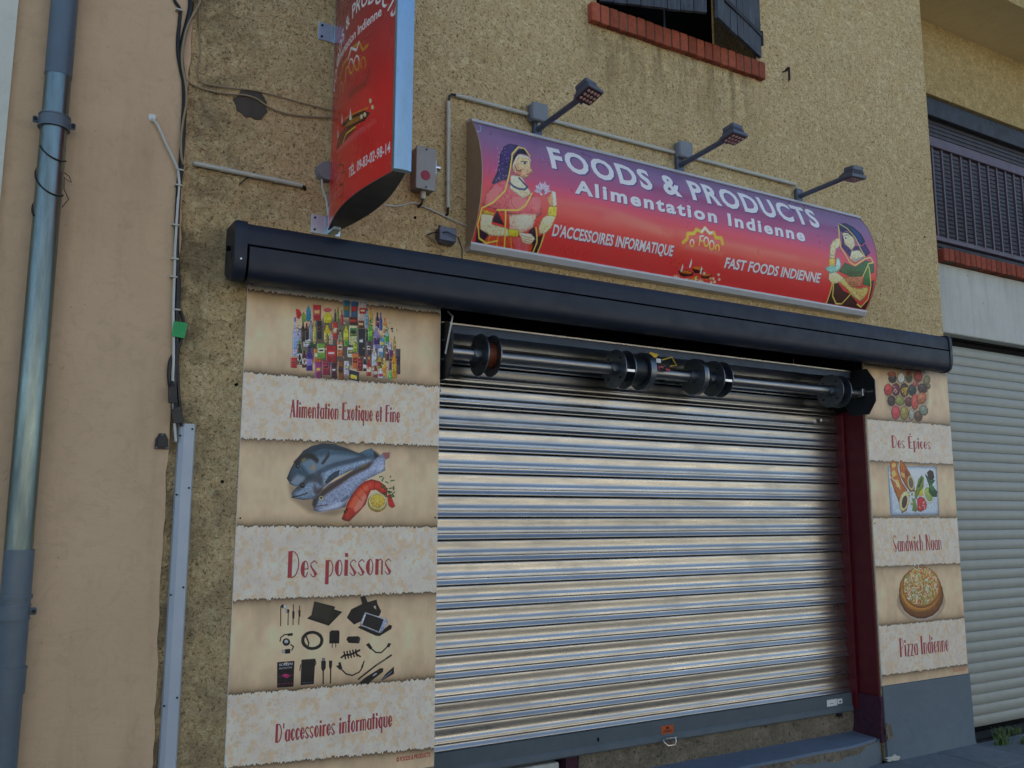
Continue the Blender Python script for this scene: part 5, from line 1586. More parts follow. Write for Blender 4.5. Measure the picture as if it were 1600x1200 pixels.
["a83430",22,0,0,[232,221,229,224,224,225,221,222,224,219,230,218]],
["000000",22,0,0,[257,205,254,208,249,208,247,206,250,202,255,202]],
["000000",22,0,0,[273,206,270,209,265,209,262,207,265,203,270,203]],
["a83430",22,0,0,[242,198,239,202,234,202,232,199,235,196,240,196]],
["000000",22,0,0,[234,203,231,207,226,207,224,204,227,201,232,201]],
["000000",22,0,0,[245,221,242,224,237,224,234,221,237,218,243,218]],
["000000",22,0,0,[260,219,257,222,252,222,249,219,252,216,258,216]],
["a83430",22,0,0,[229,207,226,211,220,211,218,208,221,205,226,204]],
["7a5a40",100,0,0,[388,197,369,234,331,251,296,239,285,204,303,167,341,150,376,162]],
["5a2028",100,0,0,[381,195,370,223,346,242,319,244,298,228,292,201,303,173,327,155,355,152,375,168]],
["ffffff",10,3,0,[351,183,349,190,345,196,339,200,331,203,323,204,316,202,311,198,307,193,307,186,309,180,313,174,319,169,327,167,335,166,342,168,347,171,351,177]],
["ffffff",22,0,0,[330,218,327,222,322,222,319,219,322,216,328,216]],
["5a2028",22,0,0,[328,217,326,220,320,220,318,217,321,214,326,214]],
["5a2028",22,0,0,[352,188,349,191,344,192,341,189,344,186,350,185]],
["5a2028",22,0,0,[344,188,341,191,336,192,333,189,336,186,342,185]],
["5a2028",22,0,0,[346,214,343,217,338,218,336,215,339,212,344,211]],
["ffffff",22,0,0,[345,206,342,209,337,210,334,207,337,204,343,203]],
["5a2028",22,0,0,[356,212,353,215,348,216,345,213,348,209,354,209]],
["000000",22,0,0,[317,202,314,205,309,205,307,202,310,199,315,199]],
["000000",22,0,0,[366,209,363,213,358,213,355,210,358,207,363,206]],
["7a5a40",100,0,0,[487,194,467,234,426,253,389,239,376,202,396,161,437,142,475,156]],
["3a2418",100,0,0,[480,192,468,223,442,243,412,245,390,228,384,199,396,168,422,148,452,145,474,162]],
["ffffff",10,3,0,[448,179,446,186,441,192,434,197,426,200,418,201,410,199,404,195,401,189,400,182,402,175,407,169,414,164,422,161,430,160,438,162,444,166,447,172]],
["ffffff",22,0,0,[463,215,460,218,454,218,452,215,455,212,460,212]],
["ffffff",22,0,0,[448,188,445,191,439,192,437,189,440,185,445,185]],
["ffffff",22,0,0,[430,204,427,207,421,208,419,205,422,202,427,201]],
["ffffff",22,0,0,[443,220,440,223,435,224,432,221,435,218,441,217]],
["ffffff",22,0,0,[446,199,443,202,438,203,435,200,438,197,444,196]],
["3a2418",22,0,0,[463,185,460,188,455,189,452,186,455,183,461,182]],
["3a2418",22,0,0,[425,210,422,213,416,214,414,211,417,208,422,207]],
["000000",22,0,0,[440,198,437,201,432,201,430,198,433,195,438,195]],
["000000",22,0,0,[453,208,449,211,444,211,442,208,445,205,450,205]],
["7a5a40",100,0,0,[576,187,557,222,518,239,482,227,470,195,489,160,528,143,564,154]],
["2c3434",100,0,0,[569,185,558,212,533,229,505,231,484,217,477,192,489,166,513,148,542,146,563,160]],
["ffffff",10,3,0,[538,175,536,181,532,186,525,190,518,193,510,194,502,192,497,189,493,184,492,178,494,172,499,166,505,162,513,159,521,159,528,160,534,164,537,169]],
["000000",22,0,0,[533,162,530,165,524,166,522,163,525,160,531,159]],
["000000",22,0,0,[507,165,504,168,498,168,496,165,499,162,504,162]],
["ffffff",22,0,0,[507,188,504,191,499,191,496,188,499,185,505,185]],
["000000",22,0,0,[551,185,548,188,542,189,540,186,543,183,548,182]],
["000000",22,0,0,[532,163,529,167,524,167,521,164,524,161,530,160]],
["2c3434",22,0,0,[543,194,540,197,534,197,532,194,535,191,540,191]],
["2c3434",22,0,0,[534,199,531,202,525,203,523,200,526,197,531,196]],
["2c3434",22,0,0,[512,197,508,201,503,201,501,198,504,195,509,194]],
["000000",22,0,0,[557,171,554,174,549,174,546,171,549,168,555,168]],
["7a5a40",100,0,0,[697,191,655,209,607,204,582,179,593,150,634,132,682,137,708,161]],
["3e2a26",100,0,0,[691,186,663,200,627,202,599,191,588,171,599,150,627,135,662,134,691,145,702,165]],
["ffffff",10,3,0,[657,168,651,171,643,173,634,174,625,172,617,169,611,164,608,159,608,154,611,149,617,146,625,144,634,144,643,145,651,148,657,153,660,158,660,163]],
["ffffff",22,0,0,[666,154,663,158,657,158,655,155,658,152,663,151]],
["3e2a26",22,0,0,[643,151,640,155,634,155,632,152,635,149,641,148]],
["ffffff",22,0,0,[645,149,642,152,636,153,634,150,637,146,643,146]],
["ffffff",22,0,0,[635,178,632,181,627,182,624,179,627,175,633,175]],
["000000",22,0,0,[642,179,638,182,633,183,630,180,634,177,639,176]],
["ffffff",22,0,0,[678,173,675,177,669,177,667,174,670,171,675,170]],
["ffffff",22,0,0,[623,186,620,189,614,189,611,187,615,183,620,183]],
["ffffff",22,0,0,[646,149,643,152,637,152,635,149,638,146,644,146]],
["000000",22,0,0,[654,155,650,158,645,159,642,156,645,153,651,152]],
["7a5a40",100,0,0,[603,142,590,157,562,164,536,161,526,147,539,132,566,125,593,128]],
["a04040",100,0,0,[595,140,588,150,572,157,553,158,539,153,534,144,541,135,556,128,576,126,590,131]],
["ffffff",10,3,0,[574,137,573,139,570,141,566,143,561,144,555,144,551,144,547,143,544,141,543,139,545,137,547,135,552,133,557,132,562,131,567,132,571,133,574,135]],
["a04040",22,0,0,[583,144,580,148,574,148,572,145,575,142,581,141]],
["ffffff",22,0,0,[583,149,580,152,574,152,572,149,575,146,580,146]],
["000000",22,0,0,[581,148,578,152,573,152,570,149,573,146,579,146]],
["a04040",22,0,0,[584,145,581,148,575,148,573,146,576,142,581,142]],
["000000",22,0,0,[579,135,576,139,571,139,568,136,571,133,577,132]],
["a04040",22,0,0,[560,146,557,149,552,150,549,147,552,143,558,143]],
["ffffff",22,0,0,[559,143,555,147,550,147,547,144,551,141,556,140]],
["ffffff",22,0,0,[566,134,563,138,557,138,555,135,558,132,563,131]],
["a04040",22,0,0,[567,148,564,151,558,152,556,149,559,145,564,145]],
["7a5a40",100,0,0,[330,282,312,313,274,328,239,318,227,289,245,258,282,243,317,253]],
["38241f",100,0,0,[323,280,312,304,289,319,261,321,241,308,235,286,245,263,268,247,296,246,316,258]],
["ffffff",10,3,0,[293,271,291,276,287,281,281,285,273,287,266,288,259,286,253,283,250,279,249,274,251,268,255,264,261,260,268,257,276,257,283,258,289,261,292,266]],
["38241f",22,0,0,[275,261,272,264,267,264,264,262,267,258,272,258]],
["ffffff",22,0,0,[293,303,290,306,284,307,282,304,285,301,290,300]],
["38241f",22,0,0,[257,287,255,290,249,291,247,288,250,285,255,284]],
["000000",22,0,0,[294,300,291,303,286,304,284,301,286,298,292,297]],
["000000",22,0,0,[267,261,265,265,259,265,257,262,260,259,265,258]],
["ffffff",22,0,0,[296,276,293,279,288,280,286,277,289,274,294,273]],
["000000",22,0,0,[271,287,268,290,263,291,260,288,263,285,269,284]],
["000000",22,0,0,[289,284,286,288,281,288,279,285,282,282,287,282]],
["ffffff",22,0,0,[278,286,275,289,270,290,267,287,270,284,276,283]],
["7a5a40",100,0,0,[428,276,409,303,366,317,327,308,312,283,332,256,374,243,414,251]],
["7a7a3c",100,0,0,[421,274,410,294,383,308,352,310,328,299,320,281,331,261,358,247,389,245,413,255]],
["ffffff",10,3,0,[386,266,385,271,380,275,373,279,364,281,355,281,347,280,341,278,337,274,336,270,338,265,343,261,350,257,358,255,367,255,375,256,381,258,385,262]],
["ffffff",22,0,0,[360,270,357,273,352,273,349,271,352,267,358,267]],
["7a7a3c",22,0,0,[349,280,346,283,341,284,339,281,342,278,347,277]],
["ffffff",22,0,0,[350,285,347,288,341,288,339,285,342,282,347,282]],
["000000",22,0,0,[350,288,347,291,342,291,339,288,342,285,348,285]],
["000000",22,0,0,[356,272,353,276,348,276,346,273,349,270,354,269]],
["ffffff",22,0,0,[363,285,360,288,355,288,353,286,356,282,361,282]],
["ffffff",22,0,0,[400,291,397,294,392,294,389,292,392,288,398,288]],
["7a7a3c",22,0,0,[398,283,395,286,389,286,387,283,390,280,395,280]],
["ffffff",22,0,0,[348,279,345,283,339,283,337,280,340,277,345,276]],
["7a5a40",100,0,0,[527,277,509,306,471,320,435,311,422,284,440,255,478,241,515,250]],
["5a3028",100,0,0,[520,275,510,297,485,311,457,313,436,301,429,281,440,260,464,246,492,244,514,255]],
["ffffff",10,3,0,[489,267,488,272,483,276,477,280,469,282,461,282,454,281,448,278,445,274,444,270,446,265,450,260,457,257,464,255,472,254,479,255,485,258,489,262]],
["000000",22,0,0,[466,271,463,274,457,274,455,271,458,268,463,268]],
["000000",22,0,0,[468,277,465,280,460,280,457,277,460,274,466,274]],
["ffffff",22,0,0,[506,277,503,280,497,281,495,278,498,274,503,274]],
["000000",22,0,0,[498,281,495,284,489,284,487,281,490,278,496,278]],
["ffffff",22,0,0,[505,267,502,271,496,271,494,268,497,265,502,265]],
["ffffff",22,0,0,[461,284,458,288,453,288,450,285,453,282,459,282]],
["000000",22,0,0,[458,273,455,276,450,276,448,273,451,270,456,270]],
["ffffff",22,0,0,[474,262,471,265,466,265,463,262,466,259,472,259]],
["000000",22,0,0,[457,295,454,298,448,298,446,295,449,292,454,292]],
["7a5a40",100,0,0,[592,273,573,319,538,339,507,323,498,279,516,234,551,213,583,229]],
["b04a3c",100,0,0,[585,271,574,307,551,329,527,331,509,311,505,276,516,241,538,218,563,216,581,237]],
["ffffff",10,3,0,[559,255,557,263,552,271,547,276,540,280,533,280,527,278,522,273,519,266,519,258,521,250,525,242,531,237,538,233,545,233,551,235,556,240,558,247]],
["000000",22,0,0,[525,308,522,311,516,311,514,309,517,305,522,305]],
["b04a3c",22,0,0,[571,241,568,244,563,244,560,241,563,238,569,238]],
["ffffff",22,0,0,[570,259,567,262,562,262,559,259,562,256,568,256]],
["000000",22,0,0,[566,272,563,276,557,276,555,273,558,270,563,270]],
["000000",22,0,0,[554,244,551,248,545,248,543,245,546,242,552,241]],
["b04a3c",22,0,0,[554,270,551,273,545,273,543,270,546,267,552,267]],
["b04a3c",22,0,0,[534,291,531,294,526,294,523,291,526,288,532,288]],
["000000",22,0,0,[536,243,533,247,527,247,525,244,528,241,533,241]],
["000000",22,0,0,[570,258,567,262,561,262,559,259,562,256,568,255]],
["7a5a40",100,0,0,[680,253,642,283,595,290,565,269,570,234,607,204,655,196,685,217]],
["a0603c",100,0,0,[673,249,648,273,614,284,584,279,570,259,577,233,602,209,636,197,666,202,681,222]],
["ffffff",10,3,0,[640,232,635,238,627,242,618,245,609,246,601,244,594,241,590,236,589,230,592,224,597,219,604,214,613,211,622,211,631,212,637,216,641,220,642,226]],
["000000",22,0,0,[623,264,620,267,614,268,612,265,615,261,621,261]],
["ffffff",22,0,0,[610,239,607,242,602,243,599,240,602,236,608,236]],
["a0603c",22,0,0,[618,245,615,248,609,248,607,246,610,242,615,242]],
["a0603c",22,0,0,[644,261,641,264,636,264,633,261,636,258,642,258]],
["ffffff",22,0,0,[658,228,655,231,650,231,647,229,650,225,656,225]],
["000000",22,0,0,[616,250,613,253,607,253,605,250,608,247,613,247]],
["ffffff",22,0,0,[627,230,624,233,619,234,616,231,619,227,625,227]],
["a0603c",22,0,0,[619,251,616,255,610,255,608,252,611,249,616,248]],
["a0603c",22,0,0,[635,235,632,238,626,238,624,235,627,232,633,232]],
["7a5a40",100,0,0,[371,365,351,404,312,422,276,408,264,371,283,332,323,314,359,327]],
["b03c44",100,0,0,[364,363,352,393,327,413,299,414,278,397,272,368,283,338,308,319,336,317,358,334]],
["ffffff",10,3,0,[333,350,331,357,326,363,320,368,312,371,304,371,297,369,291,365,288,359,287,352,289,345,293,339,300,334,308,331,316,331,323,333,329,337,332,343]],
["000000",22,0,0,[327,386,325,389,319,389,317,386,320,383,325,383]],
["ffffff",22,0,0,[313,396,310,399,304,399,302,396,305,393,310,393]],
["b03c44",22,0,0,[301,363,298,366,292,366,290,363,293,360,298,360]],
["000000",22,0,0,[314,383,311,386,306,386,303,383,306,380,312,380]],
["b03c44",22,0,0,[348,357,345,360,340,361,337,358,340,355,346,354]],
["000000",22,0,0,[353,341,350,344,344,345,342,342,345,339,350,338]],
["b03c44",22,0,0,[339,367,336,370,331,370,329,367,332,364,337,364]],
["000000",22,0,0,[312,346,310,349,304,350,302,347,305,344,310,343]],
["000000",22,0,0,[295,378,292,381,287,381,284,379,287,375,292,375]],
["7a5a40",100,0,0,[464,363,445,401,407,419,372,405,360,369,379,331,417,314,453,327]],
["8a7a3c",100,0,0,[457,361,446,390,422,409,394,411,373,395,368,366,379,337,403,318,431,317,452,333]],
["ffffff",10,3,0,[427,348,425,355,421,361,414,366,407,369,399,369,392,367,386,363,383,358,382,351,384,344,389,338,395,334,403,331,411,330,418,332,423,336,427,342]],
["000000",22,0,0,[404,371,401,374,395,375,393,372,396,369,401,368]],
["000000",22,0,0,[440,363,437,366,431,367,429,364,432,361,437,360]],
["ffffff",22,0,0,[409,337,406,340,400,341,398,338,401,335,406,334]],
["ffffff",22,0,0,[428,348,425,351,419,352,417,349,420,345,425,345]],
["000000",22,0,0,[437,372,434,375,429,376,426,373,429,370,435,369]],
["ffffff",22,0,0,[438,379,435,382,429,382,427,379,430,376,435,376]],
["000000",22,0,0,[397,355,394,358,389,359,386,356,389,353,395,352]],
["000000",22,0,0,[397,390,394,393,389,393,386,391,389,387,395,387]],
["ffffff",22,0,0,[404,337,401,340,396,341,393,338,396,335,402,334]],
["7a5a40",100,0,0,[533,371,519,405,491,420,465,408,458,375,472,341,500,326,525,338]],
["8a8a78",100,0,0,[526,369,518,395,501,411,482,412,469,397,465,372,474,347,490,330,509,329,523,344]],
["ffffff",10,3,0,[506,357,504,363,501,368,497,373,492,375,486,375,482,373,478,370,476,365,476,359,477,353,480,348,485,344,490,341,495,341,500,343,504,346,506,351]],
["000000",22,0,0,[504,347,501,350,496,350,493,347,496,344,502,344]],
["ffffff",22,0,0,[520,360,517,364,511,364,509,361,512,358,517,358]],
["000000",22,0,0,[491,369,488,372,483,372,480,369,483,366,489,366]],
["ffffff",22,0,0,[507,383,504,387,498,387,496,384,499,381,505,380]],
["ffffff",22,0,0,[520,360,517,363,511,363,509,360,512,357,517,357]],
["ffffff",22,0,0,[515,376,512,380,506,380,504,377,507,374,512,374]],
["8a8a78",22,0,0,[502,392,499,395,493,396,491,393,494,389,499,389]],
["000000",22,0,0,[513,357,510,360,504,361,502,358,505,354,510,354]],
["ffffff",22,0,0,[512,360,509,363,504,363,501,360,504,357,510,357]],
["7a5a40",100,0,0,[627,377,608,409,569,424,533,413,520,383,539,352,578,337,615,347]],
["5a3e34",100,0,0,[620,375,609,399,584,415,556,416,534,403,528,381,539,357,563,341,592,339,614,353]],
["ffffff",10,3,0,[589,365,587,371,582,376,576,380,568,382,560,382,553,381,547,378,544,373,543,368,545,362,549,357,556,354,563,351,571,351,579,352,584,355,588,360]],
["000000",22,0,0,[560,389,557,392,552,393,549,390,552,386,558,386]],
["000000",22,0,0,[597,389,594,392,588,393,586,390,589,387,594,386]],
["000000",22,0,0,[597,393,594,396,588,397,586,394,589,390,594,390]],
["5a3e34",22,0,0,[592,389,589,392,583,392,581,390,584,386,589,386]],
["5a3e34",22,0,0,[563,386,560,389,554,390,552,387,555,384,560,383]],
["ffffff",22,0,0,[570,356,566,360,561,360,558,357,562,354,567,353]],
["000000",22,0,0,[554,362,551,366,545,366,543,363,546,360,551,360]],
["5a3e34",22,0,0,[557,367,554,370,549,371,546,368,549,364,555,364]],
["000000",22,0,0,[564,384,561,387,556,387,553,384,556,381,562,381]],
["7a5a40",100,0,0,[692,318,690,349,658,371,616,370,588,348,590,317,622,295,664,296]],
["6a7464",100,0,0,[685,318,686,341,670,359,642,367,614,361,595,344,594,321,611,302,638,294,667,300]],
["ffffff",10,3,0,[654,314,655,319,653,324,649,329,642,332,635,335,626,335,619,334,613,331,610,326,609,321,611,316,615,311,622,308,629,305,637,305,645,306,651,309]],
["ffffff",22,0,0,[663,340,660,344,655,344,652,341,655,338,661,337]],
["6a7464",22,0,0,[671,330,667,333,662,333,659,331,663,327,668,327]],
["000000",22,0,0,[635,337,632,340,626,341,624,338,627,335,632,334]],
["6a7464",22,0,0,[636,315,633,318,627,319,625,316,628,313,633,312]],
["ffffff",22,0,0,[652,316,649,320,644,320,641,317,644,314,650,313]],
["ffffff",22,0,0,[651,312,648,315,643,315,640,312,643,309,649,309]],
["ffffff",22,0,0,[628,339,625,342,620,342,617,339,620,336,626,336]],
["6a7464",22,0,0,[628,347,625,350,620,350,617,347,620,344,626,344]],
["ffffff",22,0,0,[627,350,624,354,619,354,616,351,619,348,625,348]],
["c89a30",100,0,7,[398,202,427,184,470,177]],
["c89a30",100,0,7,[406,217,438,195,469,185]],
["c89a30",100,0,7,[422,231,443,206]],
["c89a30",100,0,7,[440,238,456,193]],
["c89a30",100,0,7,[402,197,412,216]],
["c89080",100,0,0,[322,205,319,209,314,211,310,208,310,203,315,200,320,201]],
["c89080",100,0,0,[353,211,350,216,344,217,340,215,340,210,345,207,351,207]],
["c89080",100,0,0,[340,221,337,225,332,227,327,224,328,220,333,216,338,217]],
["c89080",100,0,0,[349,209,346,214,340,215,336,212,337,208,341,204,347,205]],
["c89080",100,0,0,[322,180,320,184,314,186,310,183,310,178,315,175,320,176]],
["c89080",100,0,0,[341,201,338,205,332,207,328,204,329,199,333,196,339,197]],
["c89080",100,0,0,[320,214,317,219,312,220,307,218,308,213,313,210,318,210]],
["c89080",100,0,0,[335,197,332,201,326,203,322,200,323,195,328,192,333,193]],
["c89080",100,0,0,[342,219,339,223,334,225,330,222,330,217,335,214,340,215]],
["c04030",100,0,7,[585,57,617,46,632,81]],
["a83828",100,0,7,[570,86,607,91,636,101]],
["a8b0b0",50,0,0,[718,258,712,264,700,268,687,266,683,261,689,255,701,252,713,253]],
["b0bcc8",100,0,0,[189,754,749,740,741,1096,191,1103]],
["8090a8",60,6,0,[210,901,226,901,217,1093,194,1097]],
["a0622e",100,0,0,[221,724,251,709,288,722,307,788,338,862,391,915,393,1018,370,1064,317,1082,292,1011,249,925,215,848]],
["9a5a28",100,0,0,[313,726,340,706,371,724,435,797,477,897,474,930,422,931,368,882,329,825]],
["c8b070",75,4,0,[227,794,263,777,285,813,239,835]],
["c8b070",75,4,0,[263,843,301,850,315,900,277,900]],
["c8b070",75,4,0,[332,792,376,803,373,832,342,825]],
["c8b070",75,4,0,[235,745,274,727,285,751,245,769]],
["7a3818",70,4,0,[386,765,422,802,405,840,376,803]],
["7a3818",70,4,0,[234,884,267,933,254,942]],
["d8c8a0",100,0,7,[205,823,244,847,292,875,314,912]],
["d0c090",100,0,7,[324,713,315,771]],
["b8a878",100,0,0,[477,864,477,883,472,900,463,913,451,920,437,922,424,917,412,906,403,891,399,873,399,854,404,837,413,824,425,816,438,815,452,820,464,831,473,846]],
["6a5a48",100,0,0,[464,861,464,875,461,887,455,897,447,902,438,903,429,899,421,891,415,880,412,867,412,853,415,841,421,832,429,826,438,825,447,829,455,837,461,848]],
["c0b080",100,0,0,[404,1004,391,1028,374,1049,353,1064,333,1071,314,1069,300,1058,292,1040,291,1018,297,992,310,968,327,947,347,932,368,925,387,927,401,937,409,955,410,978]],
["4a3228",100,0,0,[381,1005,374,1020,364,1033,353,1042,342,1047,332,1045,325,1039,321,1028,321,1015,325,999,332,984,342,971,354,962,365,957,375,958,382,965,386,976,385,990]],
["7a8a40",100,0,0,[421,939,416,946,406,948,398,943,399,935,407,930,417,931]],
["c8c0a0",100,0,0,[470,952,464,959,454,961,447,956,448,948,456,943,466,945]],
["7a8a40",100,0,0,[479,1004,474,1011,463,1013,456,1008,457,1000,465,995,475,996]],
["d8d0b0",100,0,0,[471,935,465,942,455,944,448,939,449,931,457,926,467,928]],
["7a8a40",100,0,0,[458,983,453,990,443,992,435,987,436,979,445,974,454,975]],
["d8d0b0",100,0,0,[420,1011,415,1018,405,1020,398,1015,398,1008,407,1003,417,1004]],
["c8c0a0",100,0,0,[491,939,486,946,476,948,468,943,469,935,478,930,488,932]],
["d8d0b0",100,0,0,[421,949,416,956,406,958,398,953,399,945,408,940,417,941]],
["c8c0a0",100,0,0,[435,1001,430,1009,420,1010,412,1006,413,998,422,993,431,994]],
["7a8a40",100,0,0,[424,956,419,963,409,965,401,961,402,953,411,948,420,949]],
["d8d0b0",100,0,0,[428,946,423,953,412,955,405,950,406,942,414,937,424,939]],
["d8d0b0",100,0,0,[436,949,431,957,421,958,414,954,415,946,423,941,433,942]],
["7a8a40",100,0,0,[453,947,448,954,438,956,431,951,431,943,440,938,450,940]],
["7a8a40",100,0,0,[443,1016,438,1023,427,1025,420,1020,421,1012,429,1007,439,1009]],
["7a8a40",100,0,0,[467,991,461,998,451,1000,444,995,445,987,453,982,463,984]],
["7a8a40",100,0,0,[494,928,489,935,479,937,472,932,472,924,481,919,491,921]],
["6a7a30",100,0,0,[471,955,523,842,566,809,591,828,577,895,511,955,481,989]],
["3a4a20",100,0,0,[510,896,550,837,568,820,569,845,530,896]],
["c8a828",100,0,0,[517,963,527,930,570,900,571,954]],
["6a7a38",100,0,0,[434,1063,448,989,470,972,494,1055,473,1072]],
["a83438",100,0,0,[495,980,530,963,576,971,604,1017,594,1050,525,1072,493,1063]],
["8a2428",100,0,0,[568,987,564,992,558,992,555,987,559,982,566,982]],
["e0a090",100,0,0,[580,1001,576,1006,570,1006,567,1001,571,996,577,996]],
["e0a090",100,0,0,[572,1008,568,1013,561,1013,559,1008,563,1003,569,1003]],
["e0a090",100,0,0,[580,1029,576,1034,570,1034,567,1029,571,1024,577,1024]],
["c86058",100,0,0,[590,1031,586,1036,579,1036,576,1031,580,1026,587,1026]],
["e0a090",100,0,0,[582,1045,578,1051,572,1051,569,1045,573,1040,580,1040]],
["e0a090",100,0,0,[564,1025,561,1030,554,1030,551,1025,555,1020,562,1020]],
["c86058",100,0,0,[534,1049,531,1054,524,1054,521,1049,525,1044,532,1044]],
["8a2428",100,0,0,[555,1019,551,1024,544,1024,542,1019,545,1014,552,1014]],
["e0a090",100,0,0,[527,1038,523,1043,516,1043,514,1038,517,1033,524,1033]],
["d0d4c0",100,0,0,[689,935,692,959,687,981,675,999,658,1010,637,1013,616,1008,595,996,579,977,569,955,566,932,570,910,582,892,599,881,620,877,641,882,662,894,678,913]],
["8a9a50",100,0,0,[675,938,678,956,675,972,666,986,654,994,639,997,623,993,608,983,596,969,589,952,586,934,589,918,597,905,610,896,625,894,641,897,655,907,667,921]],
["3a2c28",100,0,0,[628,789,664,768,704,778,713,821,690,847,644,835]],
["2a5030",100,0,0,[601,793,626,810,676,847,725,837,680,877,736,927,724,965,671,962,634,928,645,886,623,840]],
["4a7a40",70,0,0,[655,856,705,893,695,927,649,911]],
["5a4a3a",45,14,0,[742,1707,720,1752,667,1790,590,1815,499,1826,405,1820,320,1800,253,1767,212,1726,201,1681,221,1638,270,1600,343,1574,432,1561,527,1565,615,1584,686,1617,730,1660]],
["b0b0a8",50,8,0,[715,1705,695,1751,648,1789,580,1815,500,1826,417,1821,342,1801,284,1769,247,1728,238,1683,256,1639,300,1602,365,1575,444,1562,527,1565,605,1584,667,1616,705,1659]],
["7a4a24",100,0,0,[726,1665,705,1720,655,1767,583,1799,499,1813,414,1809,336,1785,275,1747,238,1697,229,1643,249,1590,295,1544,364,1510,446,1494,533,1496,614,1518,678,1557,717,1608]],
["a06a2c",100,0,0,[711,1631,690,1687,642,1733,573,1766,492,1781,409,1776,334,1754,275,1715,240,1666,231,1612,250,1558,295,1512,362,1478,441,1461,525,1464,603,1485,665,1524,702,1575]],
["b88038",100,0,0,[700,1627,680,1680,634,1725,568,1757,491,1771,412,1767,340,1745,284,1708,250,1660,242,1608,260,1556,304,1512,367,1479,443,1463,523,1465,597,1486,656,1524,692,1572]],
["a8763c",100,0,0,[696,1606,677,1656,634,1698,573,1728,501,1741,427,1738,360,1717,308,1683,277,1638,269,1589,286,1541,327,1499,386,1468,457,1453,531,1455,600,1475,655,1510,688,1555]]],"S":[["d87860",60,16,26,[356,414,782,400,1191,453]],
["dc8a70",55,16,22,[785,439,1067,456,1279,471]],
["c86058",45,16,30,[-12,486,485,444,868,472]],
["d87860",50,16,20,[1338,437,1721,453,2546,457]],
["d07060",40,16,26,[1375,521,1845,486,2615,520]],
["7a3050",40,16,40,[1084,193,1740,213,2779,181]],
["5a3a60",30,16,26,[173,64,973,-36,1632,-29]],
["dc9078",45,16,14,[861,402,1406,452,2334,451]],
["41305a",100,0,0,[54,388,87,318,112,214,146,152,189,121,246,117,199,185,168,271,157,325,138,365,101,407]],
["9a8aa8",70,0,0,[128,263,125,267,121,268,120,265,122,261,126,260]],
["9a8aa8",70,0,0,[147,207,145,211,141,212,139,209,142,205,146,204]],
["9a8aa8",70,0,0,[104,311,102,314,98,315,96,312,98,309,102,308]],
["9a8aa8",70,0,0,[114,196,111,200,107,201,106,198,108,194,112,193]],
["9a8aa8",70,0,0,[97,261,95,265,91,266,89,263,92,259,96,258]],
["9a8aa8",70,0,0,[124,295,122,299,118,299,116,297,119,293,123,292]],
["9a8aa8",70,0,0,[85,308,83,312,79,312,77,310,79,306,83,305]],
["9a8aa8",70,0,0,[85,312,83,316,79,317,77,314,79,310,83,309]],
["9a8aa8",70,0,0,[155,185,152,189,148,190,147,187,150,182,154,181]],
["9a8aa8",70,0,0,[108,176,105,181,101,182,100,178,102,174,106,173]],
["9a8aa8",70,0,0,[148,326,146,330,142,331,140,328,143,324,146,324]],
["9a8aa8",70,0,0,[132,199,129,204,125,205,124,201,127,197,131,196]],
["9a8aa8",70,0,0,[110,170,107,175,103,176,101,172,104,168,108,167]],
["9a8aa8",70,0,0,[156,246,153,250,149,250,148,247,150,244,154,243]],
["9a8aa8",70,0,0,[172,259,170,263,165,264,164,261,166,257,170,256]],
["9a8aa8",70,0,0,[155,226,153,230,149,231,147,228,150,224,154,223]],
["9a8aa8",70,0,0,[113,200,111,204,107,205,105,202,108,198,112,197]],
["9a8aa8",70,0,0,[127,332,125,335,121,336,119,333,121,330,125,329]],
["9a8aa8",70,0,0,[168,220,166,224,161,225,160,222,162,218,167,217]],
["9a8aa8",70,0,0,[151,277,149,281,145,281,143,278,146,275,150,274]],
["9a8aa8",70,0,0,[84,366,82,370,79,370,77,368,78,364,82,364]],
["9a8aa8",70,0,0,[103,280,100,284,97,284,95,282,97,278,101,277]],
["9a8aa8",70,0,0,[105,359,103,363,99,363,97,361,99,357,103,356]],
["9a8aa8",70,0,0,[104,303,102,306,98,307,96,305,98,301,102,300]],
["9a8aa8",70,0,0,[137,173,134,178,130,179,129,175,131,171,135,170]],
["9a8aa8",70,0,0,[125,346,123,349,120,350,118,347,120,344,123,343]],
["9a8aa8",70,0,0,[108,252,105,256,101,257,100,254,102,250,106,249]],
["9a8aa8",70,0,0,[106,257,103,261,99,262,98,259,100,255,104,254]],
["9a8aa8",70,0,0,[110,325,108,328,104,329,102,326,104,323,108,322]],
["9a8aa8",70,0,0,[111,226,108,230,104,231,103,228,105,224,109,223]],
["9a8aa8",70,0,0,[103,349,101,352,97,353,95,350,97,347,101,346]],
["9a8aa8",70,0,0,[148,354,147,358,143,359,141,356,143,352,146,352]],
["9a8aa8",70,0,0,[94,284,92,287,88,288,86,285,88,282,92,281]],
["9a8aa8",70,0,0,[107,276,105,279,101,280,99,277,102,274,105,273]],
["9a8aa8",70,0,0,[155,164,152,168,148,169,146,166,149,161,154,160]],
["9a8aa8",70,0,0,[140,332,138,336,134,336,132,334,134,330,138,329]],
["9a8aa8",70,0,0,[98,232,96,235,92,236,91,233,93,229,97,229]],
["9a8aa8",70,0,0,[96,353,94,357,90,358,88,355,90,351,94,351]],
["9a8aa8",70,0,0,[108,234,106,238,102,239,100,236,103,232,107,231]],
["9a8aa8",70,0,0,[103,257,101,261,97,261,95,259,97,255,101,254]],
["3a2434",100,0,0,[6,619,24,699,74,689,99,636]],
["3a2434",100,0,0,[82,578,103,521,161,584]],
["3a2434",100,0,0,[315,596,327,550,376,609,404,593,408,695,365,699]],
["b08a90",60,0,0,[131,592,130,594,128,594,126,593,127,590,129,590]],
["b08a90",60,0,0,[177,669,176,671,173,671,171,669,171,667,174,667]],
